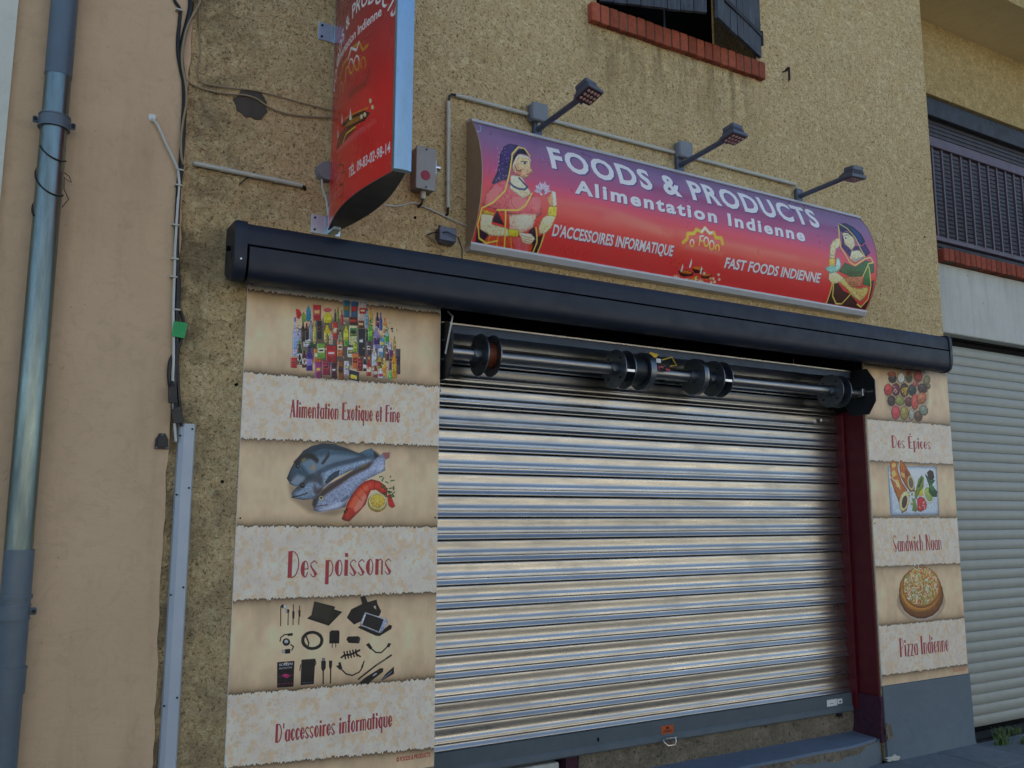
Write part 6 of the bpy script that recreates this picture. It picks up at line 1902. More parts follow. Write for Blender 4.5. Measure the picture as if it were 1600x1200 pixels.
["b08a90",60,0,0,[343,541,342,543,339,544,336,542,337,539,341,539]],
["b08a90",60,0,0,[400,666,399,668,396,668,393,667,394,664,397,664]],
["b08a90",60,0,0,[134,618,134,621,130,621,128,619,129,617,132,617]],
["b08a90",60,0,0,[335,569,334,572,331,572,329,570,330,568,333,568]],
["b08a90",60,0,0,[366,598,365,600,362,601,360,599,361,597,364,596]],
["b08a90",60,0,0,[95,573,94,576,91,576,89,574,90,572,93,572]],
["b08a90",60,0,0,[391,595,390,597,387,598,385,596,386,594,389,593]],
["b08a90",60,0,0,[362,548,361,550,358,551,356,549,357,547,360,546]],
["b08a90",60,0,0,[340,585,339,587,336,588,334,586,335,583,338,583]],
["b08a90",60,0,0,[180,681,180,683,177,683,174,682,175,680,178,679]],
["b08a90",60,0,0,[175,675,174,677,171,677,169,676,169,674,172,673]],
["b08a90",60,0,0,[140,644,139,647,136,647,134,645,134,643,137,643]],
["b08a90",60,0,0,[351,524,350,527,346,527,344,525,346,523,349,522]],
["b08a90",60,0,0,[136,559,135,561,132,562,130,560,131,557,134,557]],
["b08a90",60,0,0,[118,586,117,588,114,589,112,587,113,585,115,584]],
["b08a90",60,0,0,[333,549,332,552,329,552,327,550,328,548,331,547]],
["b08a90",60,0,0,[389,603,388,605,385,606,382,604,383,602,386,601]],
["b08a90",60,0,0,[173,677,172,679,170,680,167,678,168,676,171,675]],
["b08a90",60,0,0,[368,526,366,528,363,529,361,527,362,525,366,524]],
["b08a90",60,0,0,[392,644,391,646,389,646,386,645,387,642,390,642]],
["b08a90",60,0,0,[158,627,157,629,154,630,152,628,153,626,156,625]],
["b08a90",60,0,0,[370,623,369,625,366,625,364,623,364,621,367,621]],
["c04a30",100,0,0,[57,694,84,638,205,627,291,621,360,642,369,699,212,701]],
["e08a48",70,0,9,[94,643,90,690]],
["e08a48",70,0,9,[140,642,150,694]],
["e08a48",70,0,9,[217,638,246,696]],
["e08a48",70,0,9,[262,631,299,698]],
["e08a48",70,0,9,[315,642,339,696]],
["c86070",70,6,0,[225,636,284,625,333,646,347,695,274,696]],
["c85a64",100,0,0,[12,511,24,447,65,393,130,352,177,385,257,398,330,412,367,447,371,500,344,518,179,528,107,521,87,518]],
["d87878",70,5,0,[278,456,276,470,268,483,255,494,238,502,220,505,201,503,186,497,175,487,169,475,171,461,179,447,192,436,210,428,229,425,247,426,262,432,273,443]],
["d87478",70,5,0,[365,441,364,454,359,466,351,475,340,482,328,484,315,481,305,475,297,465,293,453,294,440,299,428,308,418,319,411,332,409,344,411,354,418,361,428]],
["d07a78",60,6,0,[28,453,70,406,115,397,91,468,43,503]],
["a04050",70,0,4,[177,440,181,473,212,497]],
["a04050",60,0,4,[298,418,312,497]],
["d8a894",100,0,0,[175,529,344,498,336,571,276,611,195,607]],
["e0c4b4",60,8,0,[324,541,324,554,317,566,305,577,289,583,270,586,252,585,235,579,223,569,217,557,217,544,224,532,236,521,253,514,272,511,290,512,306,518,318,528]],
["d8c8a0",100,0,0,[13,552,87,540,85,590,188,596,211,632,94,644,24,623]],
["d8c496",100,0,0,[368,553,383,512,420,489,466,492,446,554,416,592,377,593]],
["cc9068",100,0,0,[392,390,411,398,422,360,451,372,462,439,415,447]],
["e0d4b0",100,0,0,[426,359,451,361,463,437,439,443]],
["c4b43a",100,0,0,[415,447,465,441,468,495,407,496]],
["c4b43a",100,0,0,[187,599,254,594,259,627,201,632]],
["b89a30",100,0,0,[21,528,90,533,86,549,20,550]],
["dcc8a4",100,0,0,[254,605,333,601,365,620,345,652,297,648]],
["a08060",100,0,3,[274,617,339,621]],
["a08060",100,0,3,[282,629,347,632]],
["a08060",100,0,3,[297,639,348,643]],
["d0a47c",100,0,0,[178,291,184,245,208,199,241,175,288,178,309,195,297,236,311,278,283,296,274,320,240,321,201,313]],
["dcc4a0",100,0,0,[169,319,236,316,272,367,301,398,252,437,162,398]],
["1c1722",100,0,0,[176,269,197,202,238,148,274,133,294,170,258,170,227,182,200,225]],
["b8c4cc",100,0,6,[189,266,215,206,247,183,295,186,304,205]],
["e8e4d8",100,0,0,[278,226,276,229,273,232,268,235,262,237,255,238,249,239,245,238,242,237,241,235,243,232,246,229,251,226,257,224,264,222,269,222,274,222,277,224]],
["1c1418",100,0,0,[271,228,270,230,269,232,267,234,264,236,261,236,259,236,257,235,256,233,256,231,257,229,258,227,261,225,263,223,266,223,268,223,270,224,271,226]],
["30241c",100,0,4,[240,225,281,217]],
["201818",100,0,5,[198,257,206,285,230,288,235,275]],
["8a3030",100,0,4,[267,297,285,291]],
["8a4a38",60,0,0,[301,280,300,284,299,287,297,289,295,291,292,291,290,290,289,289,288,286,288,283,288,280,290,277,292,274,294,273,296,272,298,273,300,275,301,277]],
["485568",100,0,12,[161,364,185,380,217,388,256,384,272,367]],
["38445a",100,0,10,[220,327,248,350,272,367]],
["c86850",60,0,0,[237,294,236,300,233,305,228,310,223,313,218,314,213,313,208,310,206,306,205,301,206,295,210,289,214,284,219,281,225,280,230,281,234,284,237,288]],
["c2a236",100,0,9,[243,129,192,187,163,302,136,414,74,484,12,524,6,601,34,663,85,679,143,660]],
["e0d070",100,0,3,[243,129,192,187,163,302,136,414,74,484,12,524,6,601,34,663,85,679,143,660]],
["c2a236",100,0,9,[301,398,267,468,228,499,103,518]],
["e0d070",100,0,3,[301,398,267,468,228,499,103,518]],
["c2a236",100,0,9,[152,513,172,607,195,682,220,700]],
["e0d070",100,0,3,[152,513,172,607,195,682,220,700]],
["c2a236",100,0,9,[354,568,381,633,375,696]],
["e0d070",100,0,3,[354,568,381,633,375,696]],
["c2a236",100,0,9,[413,591,409,642,404,695]],
["e0d070",100,0,3,[413,591,409,642,404,695]],
["c2a236",100,0,9,[243,129,283,131,305,176]],
["e0d070",100,0,3,[243,129,283,131,305,176]],
["c8aac0",100,0,0,[367,377,335,369,304,382,336,390]],
["d8c4d4",100,0,0,[367,377,347,360,319,364,340,382]],
["c8aac0",100,0,0,[367,377,348,350,316,344,334,371]],
["d8c4d4",100,0,0,[367,377,362,349,337,336,342,365]],
["c8aac0",100,0,0,[367,377,369,341,348,314,345,352]],
["d8c4d4",100,0,0,[367,377,379,347,367,320,355,352]],
["c8aac0",100,0,0,[367,377,388,343,388,306,365,341]],
["d8c4d4",100,0,0,[367,377,392,356,397,324,372,347]],
["c8aac0",100,0,0,[367,377,400,358,419,323,385,343]],
["d8c4d4",100,0,0,[367,377,395,371,415,346,387,352]],
["c8aac0",100,0,0,[367,377,399,378,431,358,399,357]],
["dccad8",100,0,0,[328,356,353,380,378,395,353,398]],
["dccad8",100,0,0,[410,340,385,374,370,397,394,383]],
["8a5060",100,0,0,[377,368,376,372,375,375,374,378,372,379,369,380,367,379,365,377,364,374,364,371,364,367,365,364,367,362,369,360,371,359,373,360,375,362,376,365]],
["8ab0d0",100,0,3,[-1,72,6,89,26,74,42,34,32,32]],
["4a2c58",100,0,0,[2784,205,2879,188,2895,280,2978,266,3006,240,3048,305,2987,346,2936,322,2884,344,2829,370,2753,310]],
["1c2038",100,0,0,[2774,150,2810,119,2881,101,2947,120,2999,166,3015,227,2963,265,2917,226,2859,168,2780,191]],
["33468a",60,4,0,[2913,127,2977,170,2990,228,2953,249,2925,194]],
["c8b48c",100,0,0,[2786,201,2844,179,2900,206,2899,272,2852,323,2827,302,2787,285,2780,274,2788,262,2790,226]],
["e8e0d0",100,0,0,[2834,229,2832,232,2828,235,2823,238,2817,240,2811,241,2806,241,2802,240,2799,238,2799,235,2801,232,2805,229,2811,226,2817,224,2823,223,2828,223,2832,224,2835,226]],
["201818",100,0,0,[2823,232,2822,234,2819,236,2817,238,2814,239,2811,240,2809,239,2807,238,2806,237,2806,235,2808,232,2810,230,2812,229,2815,227,2818,227,2821,227,2822,228,2823,230]],
["382418",100,0,4,[2804,216,2843,203,2858,214]],
["a03030",100,0,4,[2787,275,2805,272]],
["141018",100,0,8,[2791,189,2851,185,2889,208]],
["ccb890",100,0,0,[2848,322,2929,303,2985,343,2887,398,2824,384]],
["6a7078",100,0,5,[2844,364,2892,377,2962,349]],
["6a7078",100,0,5,[2838,378,2892,387,2971,358]],
["ccb488",100,0,0,[2636,322,2673,276,2733,243,2752,254,2735,306,2692,340,2679,405,2623,410]],
["8a8a80",100,0,5,[2623,387,2679,382]],
["b06a50",100,0,6,[2720,249,2749,247]],
["d0a440",100,0,0,[2625,410,2681,403,2688,452,2629,460]],
["1d5a2e",100,0,0,[2729,481,2777,414,2884,428,2986,370,3073,371,3082,440,2971,481,2859,502,2798,491]],
["0d3a1e",60,5,0,[2812,467,2965,446,2949,468,2818,491]],
["1a6a34",100,0,0,[2980,496,3011,413,3051,480,3063,536,2987,533]],
["a87050",100,0,0,[2803,506,2973,480,2974,550,2871,563,2794,538]],
["503028",100,0,0,[2706,682,2691,560,2730,546,2821,596,2894,606,2978,644,3048,670,3089,617,3057,505,3091,488,3102,680]],
["c4a868",100,0,0,[2709,512,2785,511,2881,561,2969,560,3039,539,3061,568,3026,642,2927,620,2854,586,2795,563,2719,541]],
["d8c890",60,5,0,[2885,570,2987,613,3021,634,2950,617]],
["cfc090",100,0,0,[2639,496,2702,488,2786,514,2776,540,2693,569,2643,539]],
["84bcac",100,0,0,[2590,478,2657,445,2695,451,2695,399,2711,388,2726,395,2745,431,2729,478,2651,506]],
["b8dcd0",60,3,0,[2695,451,2700,402,2719,402,2736,439,2709,474]],
["5a948a",100,0,4,[2607,482,2678,460,2722,441]],
["b89a40",100,0,10,[2783,140,2746,234,2742,312,2824,401,2883,419,2983,358,3043,339,3070,371]],
["dcc878",100,0,4,[2783,140,2746,234,2742,312,2824,401,2883,419,2983,358,3043,339,3070,371]],
["b89a40",100,0,10,[2807,124,2865,148,2918,211,2950,296,2985,343]],
["dcc878",100,0,4,[2807,124,2865,148,2918,211,2950,296,2985,343]],
["b89a40",100,0,10,[2696,550,2735,636,2798,675,2852,671,2894,606]],
["dcc878",100,0,4,[2696,550,2735,636,2798,675,2852,671,2894,606]],
["b89a40",100,0,10,[2971,481,3018,387,3073,371]],
["dcc878",100,0,4,[2971,481,3018,387,3073,371]],
["b89a40",100,0,10,[3021,405,3070,535,3082,618,3048,670,2998,657]],
["dcc878",100,0,4,[3021,405,3070,535,3082,618,3048,670,2998,657]],
["b89a40",100,0,10,[2692,563,2708,682]],
["dcc878",100,0,4,[2692,563,2708,682]],
["8a5a24",45,4,12,[1368,495,1356,540,1335,552,1362,589,1347,612,1384,628]],
["8a5a24",40,4,12,[1682,464,1714,497,1677,567,1729,603]],
["7a4420",40,3,7,[1470,559,1554,563,1639,564]],
["7a4420",40,4,9,[1375,553,1424,550,1407,568,1383,575]],
["d8a020",100,0,22,[1368,495,1394,471,1396,438,1443,430,1460,403,1503,412,1528,382,1565,410,1599,399,1617,428,1662,423,1677,456]],
["d0b040",100,0,7,[1396,440,1443,432,1460,404,1503,413]],
["d0d0dc",100,0,13,[1503,410,1528,382,1565,408,1585,403]],
["e0b02c",100,0,8,[1493,492,1493,439]],
["dcd4c8",100,0,8,[1496,463,1494,439,1520,432]],
["e0b02c",100,0,7,[1496,467,1518,462]],
["e0b02c",100,0,8,[1563,461,1563,472,1560,482,1555,488,1547,490,1540,488,1533,481,1528,472,1526,461,1528,451,1532,443,1539,438,1547,438,1554,443,1560,451,1563,461]],
["dcd4c8",100,0,8,[1526,463,1527,454,1530,446,1535,440,1541,438,1547,438,1553,442,1558,448,1561,456]],
["e0b02c",100,0,8,[1610,475,1610,486,1608,495,1602,501,1595,503,1587,501,1580,495,1575,486,1573,475,1574,464,1579,456,1586,452,1593,452,1600,456,1606,464,1610,475]],
["dcd4c8",100,0,8,[1573,476,1574,467,1576,460,1581,454,1587,451,1594,452,1600,455,1605,462,1608,470]],
["e0b02c",100,0,8,[1451,486,1452,494,1449,501,1445,506,1439,508,1433,506,1427,502,1423,495,1421,486,1422,479,1426,472,1431,469,1438,469,1444,472,1449,478,1451,486]],
["dcd4c8",100,0,8,[1421,488,1422,481,1424,475,1428,471,1433,469,1438,469,1443,472,1447,476,1450,483]],
["e0b02c",100,0,8,[1626,497,1624,490,1624,483,1626,476,1630,471,1635,469,1641,469,1647,472,1651,478,1654,484,1655,492,1655,499]],
["d07060",55,8,20,[1391,511,1490,513,1624,514,1682,518]],
["4a1c14",100,0,0,[1385,650,1439,639,1504,643,1506,661,1448,675,1413,670]],
["b06a24",100,0,0,[1498,648,1496,652,1488,655,1475,657,1459,659,1441,659,1424,658,1410,657,1400,654,1396,651,1399,648,1406,645,1419,642,1435,641,1453,640,1470,641,1484,643,1494,645]],
["4a1c14",100,0,0,[1482,627,1523,610,1574,617,1565,643,1514,646]],
["b8702a",100,0,0,[1574,617,1572,620,1565,623,1554,626,1540,627,1525,627,1511,627,1498,625,1491,623,1487,620,1489,617,1496,614,1507,612,1520,610,1536,610,1550,610,1562,612,1571,614]],
["5a2416",100,0,0,[1562,653,1651,640,1633,663,1586,665]],
["b06a24",100,0,0,[1643,641,1642,643,1636,646,1627,649,1616,651,1603,652,1590,653,1580,653,1572,652,1569,650,1570,647,1575,645,1584,642,1596,640,1609,638,1621,638,1632,638,1639,639]],
["e4dcd0",100,0,0,[1402,652,1401,604,1413,624,1419,652]],
["e4dcd0",100,0,0,[1456,622,1456,571,1468,594,1469,624]],
["e4dcd0",100,0,0,[1550,644,1548,596,1561,617,1567,646]],
["b8a030",100,0,0,[1490,689,1536,656,1558,664,1515,693]],
["d0b090",100,0,5,[1391,684,1416,681]],
["d0b090",100,0,5,[1391,684,1416,692]],
["d0b090",100,0,5,[1391,684,1400,698]],
["d0b090",100,0,5,[1391,684,1380,696]],
["d0b090",100,0,5,[1391,684,1366,687]],
["d0b090",100,0,5,[1391,684,1367,676]],
["d0b090",100,0,5,[1391,684,1382,670]],
["d0b090",100,0,5,[1391,684,1403,672]],
["d0b090",100,0,5,[1582,684,1608,681]],
["d0b090",100,0,5,[1582,684,1607,692]],
["d0b090",100,0,5,[1582,684,1592,698]],
["d0b090",100,0,5,[1582,684,1570,696]],
["d0b090",100,0,5,[1582,684,1556,687]],
["d0b090",100,0,5,[1582,684,1556,676]],
["d0b090",100,0,5,[1582,684,1572,669]],
["d0b090",100,0,5,[1582,684,1594,672]],
["d8b098",100,0,0,[1712,631,1712,636,1707,640,1699,639,1692,636,1689,630,1692,626,1698,624,1706,626]],
["d8b098",100,0,0,[1731,655,1732,661,1727,664,1719,664,1712,660,1709,655,1711,650,1718,648,1726,650]],
["d8b098",100,0,0,[1659,660,1660,665,1656,669,1648,668,1641,665,1637,660,1639,655,1646,653,1654,655]],
["d8b098",100,0,0,[1485,685,1486,690,1482,693,1474,693,1467,690,1463,685,1466,680,1472,679,1480,681]],
["d8b098",100,0,0,[1552,676,1552,681,1548,685,1540,685,1533,681,1529,676,1532,672,1538,670,1546,672]],
["d8b098",100,0,0,[1683,657,1684,662,1679,666,1672,666,1664,662,1661,657,1663,652,1670,650,1678,652]],
["d8b098",100,0,0,[1598,637,1598,642,1594,646,1586,646,1579,642,1576,637,1579,632,1585,630,1593,632]],
["d8b098",100,0,0,[1680,678,1681,683,1676,687,1669,687,1661,683,1657,678,1660,673,1666,672,1674,674]],
["d8b098",100,0,0,[1704,672,1705,677,1700,680,1692,680,1685,677,1682,671,1684,667,1690,665,1698,667]],
["c86a38",100,0,0,[1629,668,1628,671,1621,673,1614,671,1612,668,1616,665,1624,665]],
["c86a38",100,0,0,[1656,665,1655,668,1648,670,1642,668,1639,665,1643,662,1651,662]],
["a87830",100,0,0,[1534,676,1534,680,1527,681,1520,680,1517,676,1522,673,1529,673]],
["a87830",100,0,0,[1650,661,1649,665,1643,666,1635,665,1633,661,1637,658,1645,658]],
["c86a38",100,0,0,[1640,681,1639,685,1633,686,1625,685,1623,681,1627,678,1634,678]],
["c86a38",100,0,0,[1524,671,1522,675,1516,677,1509,675,1507,672,1511,669,1518,669]],
["c86a38",100,0,0,[1672,664,1671,668,1665,669,1657,668,1655,664,1659,661,1667,661]],
["d8b090",100,0,0,[1598,674,1597,678,1590,679,1584,678,1581,674,1585,671,1593,671]],
["d8b090",100,0,0,[1482,701,1481,704,1475,706,1468,704,1466,701,1469,698,1477,698]],
["a87830",100,0,0,[1494,677,1493,680,1487,682,1480,680,1477,677,1481,674,1489,674]],
["c86a38",100,0,0,[1536,677,1536,681,1529,682,1522,681,1519,677,1524,674,1531,674]],
["c86a38",100,0,0,[1530,680,1530,684,1524,685,1516,684,1514,680,1518,677,1526,677]],
["a87830",100,0,0,[1652,663,1651,667,1645,669,1637,667,1635,663,1640,660,1647,660]],
["a87830",100,0,0,[1495,696,1493,700,1487,702,1480,700,1478,696,1482,694,1489,694]],
["c86a38",100,0,0,[1632,666,1631,670,1624,671,1617,670,1615,666,1619,663,1626,663]],
["c86a38",100,0,0,[1603,670,1601,674,1595,676,1588,674,1586,670,1590,668,1597,667]]],"B":[["8a2a2a",20,20,30,[121,939,446,1063,667,1084]],
["a8781c",100,0,14,[216,898,302,860,376,873,428,849,520,868,557,921,610,921]],
["d0d0d8",100,0,12,[376,873,412,841,485,887,514,863]],
["c08a20",100,0,9,[335,976,345,908,389,918]],
["c08a20",100,0,9,[456,950,454,964,448,972,437,974,423,970,409,959,398,943,390,926,389,911,393,900,403,895,417,897,431,905,443,918,452,934,456,950]],
["d0ccc4",100,0,8,[389,908,394,899,403,895,414,896,426,902,438,912,447,924,453,938]],
["c08a20",100,0,9,[523,966,522,979,516,988,507,991,496,988,484,978,474,964,468,948,467,933,471,921,479,916,490,916,502,923,512,936,520,950,523,966]],
["d0ccc4",100,0,8,[467,929,472,920,479,916,488,916,498,921,508,929,516,941,521,954]],
["b07c1c",100,0,9,[549,1002,544,988,542,974,545,963,552,957,560,956,570,960,579,969,586,982,590,996,591,1009,588,1019]],
["a8781c",100,0,8,[245,979,237,964,235,950,238,940,247,935,259,936,272,942,285,953,294,967,300,981,302,994,298,1004]],
["4a1818",60,10,16,[403,1070,511,1082,600,1094,627,1047]],
["3a1410",100,0,0,[290,1165,397,1170,576,1207,648,1250,600,1266,433,1235]],
["c07020",100,0,9,[364,1161,495,1190,627,1218]],
["b08028",70,0,0,[332,1191,457,1199,555,1224,598,1231,557,1249,386,1216]],
["d8d0c0",100,0,0,[288,1154,291,1093,314,1165]],
["d8d0c0",100,0,0,[418,1193,431,1136,455,1204]],
["d8b088",100,0,0,[661,1200,658,1207,650,1208,640,1202,633,1193,633,1184,639,1180,648,1183,657,1190]],
["d8b088",100,0,0,[682,1237,679,1244,671,1245,662,1240,655,1231,654,1222,660,1218,670,1220,678,1228]],
["d8b088",100,0,0,[614,1244,611,1251,602,1252,591,1246,584,1237,583,1228,590,1224,600,1227,610,1235]],
["d8b088",100,0,0,[581,1241,578,1248,568,1249,557,1243,549,1233,549,1224,556,1220,567,1223,577,1231]],
["3a1410",70,5,0,[181,1246,225,1190,369,1204,511,1246,501,1267,392,1274]],
["c8a030",100,0,9,[332,1265,373,1241,500,1256]],
["d8d0c0",100,0,0,[204,1189,212,1142,241,1202]],
["d8d0c0",100,0,0,[287,1143,293,1109,313,1160]],
["c86060",70,8,16,[182,1252,305,1280,466,1298,582,1303,696,1302]],
["d08888",60,5,8,[283,1272,465,1287,581,1292]],
["5a1818",100,0,5,[236,1342,294,1353,354,1381,366,1416,300,1399,383,1422,402,1449,355,1467,286,1448,365,1481,361,1519,306,1518]],
["c89090",70,0,5,[208,1404,310,1400]],
["c89090",70,0,5,[182,1405,302,1415]],
["c89090",70,0,5,[163,1461,310,1477]],
["c89090",70,0,5,[182,1483,302,1492]]]}''')

def line_xf(x0, y0, x1, y1, cap):
    return lambda u, v: (x0 + (x1 - x0) * u, y0 + (y1 - y0) * u - v * cap)


# left poster
cl = Canvas(985, 2290, .95)
paint_bands(cl, [(62, 62), (454, 448), (752, 750), (1146, 1157), (1467, 1472), (1868, 1884), (2164, 2206)])
for _x, _y, _rx, _ry in ((460, 260, 200, 110), (400, 300, 150, 90), (560, 290, 150, 95)):
    cl.fill([(_x + _rx * math.cos(t), _y + _ry * math.sin(t)) for t in np.linspace(0, 6.28, 30)], '4a4038', .8, 10)
cl.ops(ART['L'], 1.08, 1.42)
deco(cl, 'Alimentation Exotique et Fine', 221, 645, 771, 641, 82)
deco(cl, 'Des poissons', 236, 1378, 748, 1378, 118)
deco(cl, "D'accessoires informatique", 211, 2089, 765, 2082, 78)
cl.text('SCREEN', line_xf(216, 1764, 276, 1763, 10), 10, 'b8bcc4', .02)
cl.text('PROTECTOR', line_xf(217, 1779, 275, 1778, 8), 8, 'a0a4ac', .02)
cl.text('\u00a9 FOODS & PRODUCTS', line_xf(790, 2246, 965, 2244, 20), 20, '8a3028', .03)
for _x, _y in ((14, 1112), (970, 1108), (22, 30), (968, 36)):
    cl.fill([(_x - 3, _y - 3), (_x + 3, _y - 3), (_x + 3, _y + 3), (_x - 3, _y + 3)], '3a342c')
IMG_L = cl.image('poster_print_large', 1.62)
# right poster
cr = Canvas(951, 2222, .95)
paint_bands(cr, [(34, 34), (432, 432), (720, 718), (1115, 1115), (1440, 1443), (1837, 1837), (2158, 2158)])
cr.ops(ART['R'], 1.08, 1.12)
for _i in range(420):                        # pizza topping
    t, q = random.uniform(0, 6.283), math.sqrt(random.random())
    px, py, an, L = 479 + 190 * q * math.cos(t), 1590 + 128 * q * math.sin(t), random.uniform(0, 3.14), random.uniform(8, 17)
    cr.stroke([(px - L * math.cos(an), py - L * math.sin(an)), (px + L * math.cos(an), py + L * math.sin(an))], 5,
              random.choice(['d4cc98', 'a8b078', 'd8d4b0', '6a9a50', '4a8040', '5a9048', 'a83a30', '8a2a28', 'c8b070', 'dcd8bc']))
deco(cr, 'Des \u00c9pices', 250, 622, 699, 616, 88)
deco(cr, 'Sandwich Naan', 198, 1345, 746, 1342, 112)
deco(cr, 'Pizza Indienne', 200, 2052, 746, 2051, 122)
cr.text('FOODS & PRODUCTS', line_xf(775, 2200, 930, 2199, 20), 20, 'a05a40', .03)
IMG_R = cr.image('poster_print_small', 1.6)
# shop sign, 3108 x 700 mm
cs = Canvas(3108, 700, .62)
v = np.linspace(0, 1, cs.H)[:, None, None]
stops = [(0, '5c5070'), (.22, '74506e'), (.45, '9c4460'), (.58, 'c03a44'), (.72, 'd43230'), (1, 'd83230')]
cs.a[:] = np.stack([np.interp(v[..., 0], [p for p, _ in stops], [Canvas.rgb(h)[k] for _, h in stops]) for k in range(3)], -1) * (.96 + .08 * vnoise(cs.H, cs.W, 60, 260))[..., None]
cs.ops(ART['S'])
def sgn(txt, x0, y0, x1, y1, cap, bold, sh=7, track=1.0):
    sh *= .65
    cs.text(txt, line_xf(x0 + sh, y0 + sh, x1 + sh, y1 + sh, cap), cap, '33305a', bold + .008, track, .75)
    cs.text(txt, line_xf(x0, y0, x1, y1, cap), cap, 'b4c8e4', bold, track)
sgn('FOODS & PRODUCTS', 438, 214, 2580, 196, 142, .034, 8, 1.16)
sgn('Alimentation Indienne', 578, 340, 2400, 326, 80, .038, 6, 1.24)
sgn("D'ACCESSOIRES INFORMATIQUE", 462, 590, 1308, 580, 57, .03, 4)
sgn('FAST FOODS INDIENNE', 1726, 588, 2570, 573, 58, .03, 4)
IMG_S = cs.image('shop_sign_print', 1.8)
# projecting sign, 860 x 1550 mm
cb = Canvas(860, 1570, .8)
v = np.linspace(0, 1, cb.H)[:, None, None]
stops = [(0, '50304a'), (.3, '661f2c'), (.55, '8a1a22'), (.75, 'b41a1c'), (1, 'c81c1c')]
cb.a[:] = np.stack([np.interp(v[..., 0], [p for p, _ in stops], [Canvas.rgb(h)[k] for _, h in stops]) for k in range(3)], -1) * (.95 + .1 * vnoise(cb.H, cb.W, 120, 120))[..., None]
cb.ops(ART['B'])
def arch(u, vv):
    t = math.radians(-62 + 124 * u)
    R_ = 420 + vv * 78
    return (440 + R_ * math.sin(t), 1060 - R_ * math.cos(t) * .86)
cb.text('FOODS & PRODUCTS', arch, 78, 'b8b4bc', .02, 1.1)
cb.text('Alimentation Indienne', line_xf(120, 795, 722, 836, 46), 46, 'b8b4bc', .018)
cb.text('T\u00c9L. 09-83-02-98-14', line_xf(436, 1470, 818, 1482, 46), 46, 'c4c0c4', .02)
cb.text('OUVERT', line_xf(180, 1440, 330, 1440, 26), 26, 'b07070', .01, 1.0, .0)
IMG_B = cb.image('projecting_sign_print', 1.8)

# ================================================================== SETTING
def structure(name, mb, mat):
    o = obj(name, mb, mat)
    o['kind'] = 'structure'
    return o


structure('ground', MB().add([(-400, -400, -.2), (400, -400, -.2), (400, 400, -.2), (-400, 400, -.2)], [(0, 1, 2, 3)]), M['earth'])
structure('road', MB().add([(-60, -11.2, -.13), (60, -11.2, -.13), (60, -2.0, -.13), (-60, -2.0, -.13)], [(0, 1, 2, 3)]), M['asphalt'])
mb = MB().box(-60, -1.86, -.3, 60, .6, -.014)
pav = structure('pavement', mb, M['joint'])
k_ = structure('kerb', MB().cbox(-60, -2.0, -.3, 60, -1.862, 0, .012), M['slab'])
structure('far_pavement', MB().box(-60, -16, -.3, 60, -11.2, 0), M['slab'])
slab_meshes = []
for _k in range(3):
    mb = MB().cbox(-.2165, -.2165, -.05, .2165, .2165, 0, .004)
    slab_meshes.append(mb.mesh('paving_slab'))
    slab_meshes[-1].materials.append(M['slab'])
for ix in range(-5, 20):
    for iy in range(4):
        x, y = 1.23 + ix * .44 - .22, -.02 - .22 - iy * .44
        o = link('paving_slab', random.choice(slab_meshes), None, pav, (x, y, random.uniform(-.002, .001)))
        o.rotation_euler = (random.uniform(-.003, .003), random.uniform(-.003, .003), 0)

# ================================================================== SHOP BUILDING
shop = thing('shop_building', (3.3, 0, 0), 'ochre roughcast shop front with closed shutter below and a brick silled window above', 'building')
xs = [.56, 1.853, 2.87, 4.21, 5.125, 6.075]
zs = [0, 2.80, 4.56, 6.05, 7.6]
holes = {(1, 0), (2, 0), (3, 0), (2, 2)}
mb = MB()
for i in range(5):
    for j in range(4):
        if (i, j) in holes:
            continue
        mb.add([(xs[i], 0, zs[j]), (xs[i + 1], 0, zs[j]), (xs[i + 1], 0, zs[j + 1]), (xs[i], 0, zs[j + 1])], [(0, 1, 2, 3)])
# reveals of both openings and the right hand flank
for (x0, x1, z0, z1) in ((1.853, 5.125, 0, 2.80), (2.87, 4.21, 4.56, 6.05)):
    mb.add([(x0, 0, z0), (x0, .4, z0), (x0, .4, z1), (x0, 0, z1)], [(0, 1, 2, 3)])
    mb.add([(x1, 0, z0), (x1, .4, z0), (x1, .4, z1), (x1, 0, z1)], [(3, 2, 1, 0)])
    mb.add([(x0, 0, z1), (x1, 0, z1), (x1, .4, z1), (x0, .4, z1)], [(0, 1, 2, 3)])
mb.add([(6.075, 0, 0), (6.075, 8, 0), (6.075, 8, 7.6), (6.075, 0, 7.6)], [(0, 1, 2, 3)])
mb.add([(.56, 8, 0), (6.075, 8, 0), (6.075, 8, 7.6), (.56, 8, 7.6)], [(0, 1, 2, 3)])
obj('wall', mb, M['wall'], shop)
obj('roof', MB().prism([(-.3, 7.6), (4, 8.9), (8.3, 7.6)], 'x', .56, 6.075), M['roof'], shop)
mb = MB()
for q in (((1.853, .62, 0), (5.125, .62, 0), (5.125, .62, 2.8), (1.853, .62, 2.8)), ((1.85, .402, 0), (1.85, .62, 0), (1.85, .62, 2.8), (1.85, .402, 2.8)),
          ((5.128, .402, 0), (5.128, .62, 0), (5.128, .62, 2.8), (5.128, .402, 2.8)), ((1.853, .402, 2.797), (5.125, .402, 2.797), (5.125, .62, 2.797), (1.853, .62, 2.797)),
          ):
    mb.add(q, [(0, 1, 2, 3)])
obj('dark_interior', mb, M['black'], shop)  # inner faces painted near-black for the shade behind the awning
obj('dark_room', MB().add([(2.87, .42, 4.5), (4.21, .42, 4.5), (4.21, .42, 6.1), (2.87, .42, 6.1)], [(0, 1, 2, 3)]), M['black'], shop)  # flat black sheet standing for the unlit room
obj('reveal_shade', MB().box(5.112, .004, 2.332, 5.1246, .40, 2.796), M['black'], shop)  # black cover on the reveal, painting the shade above the jamb
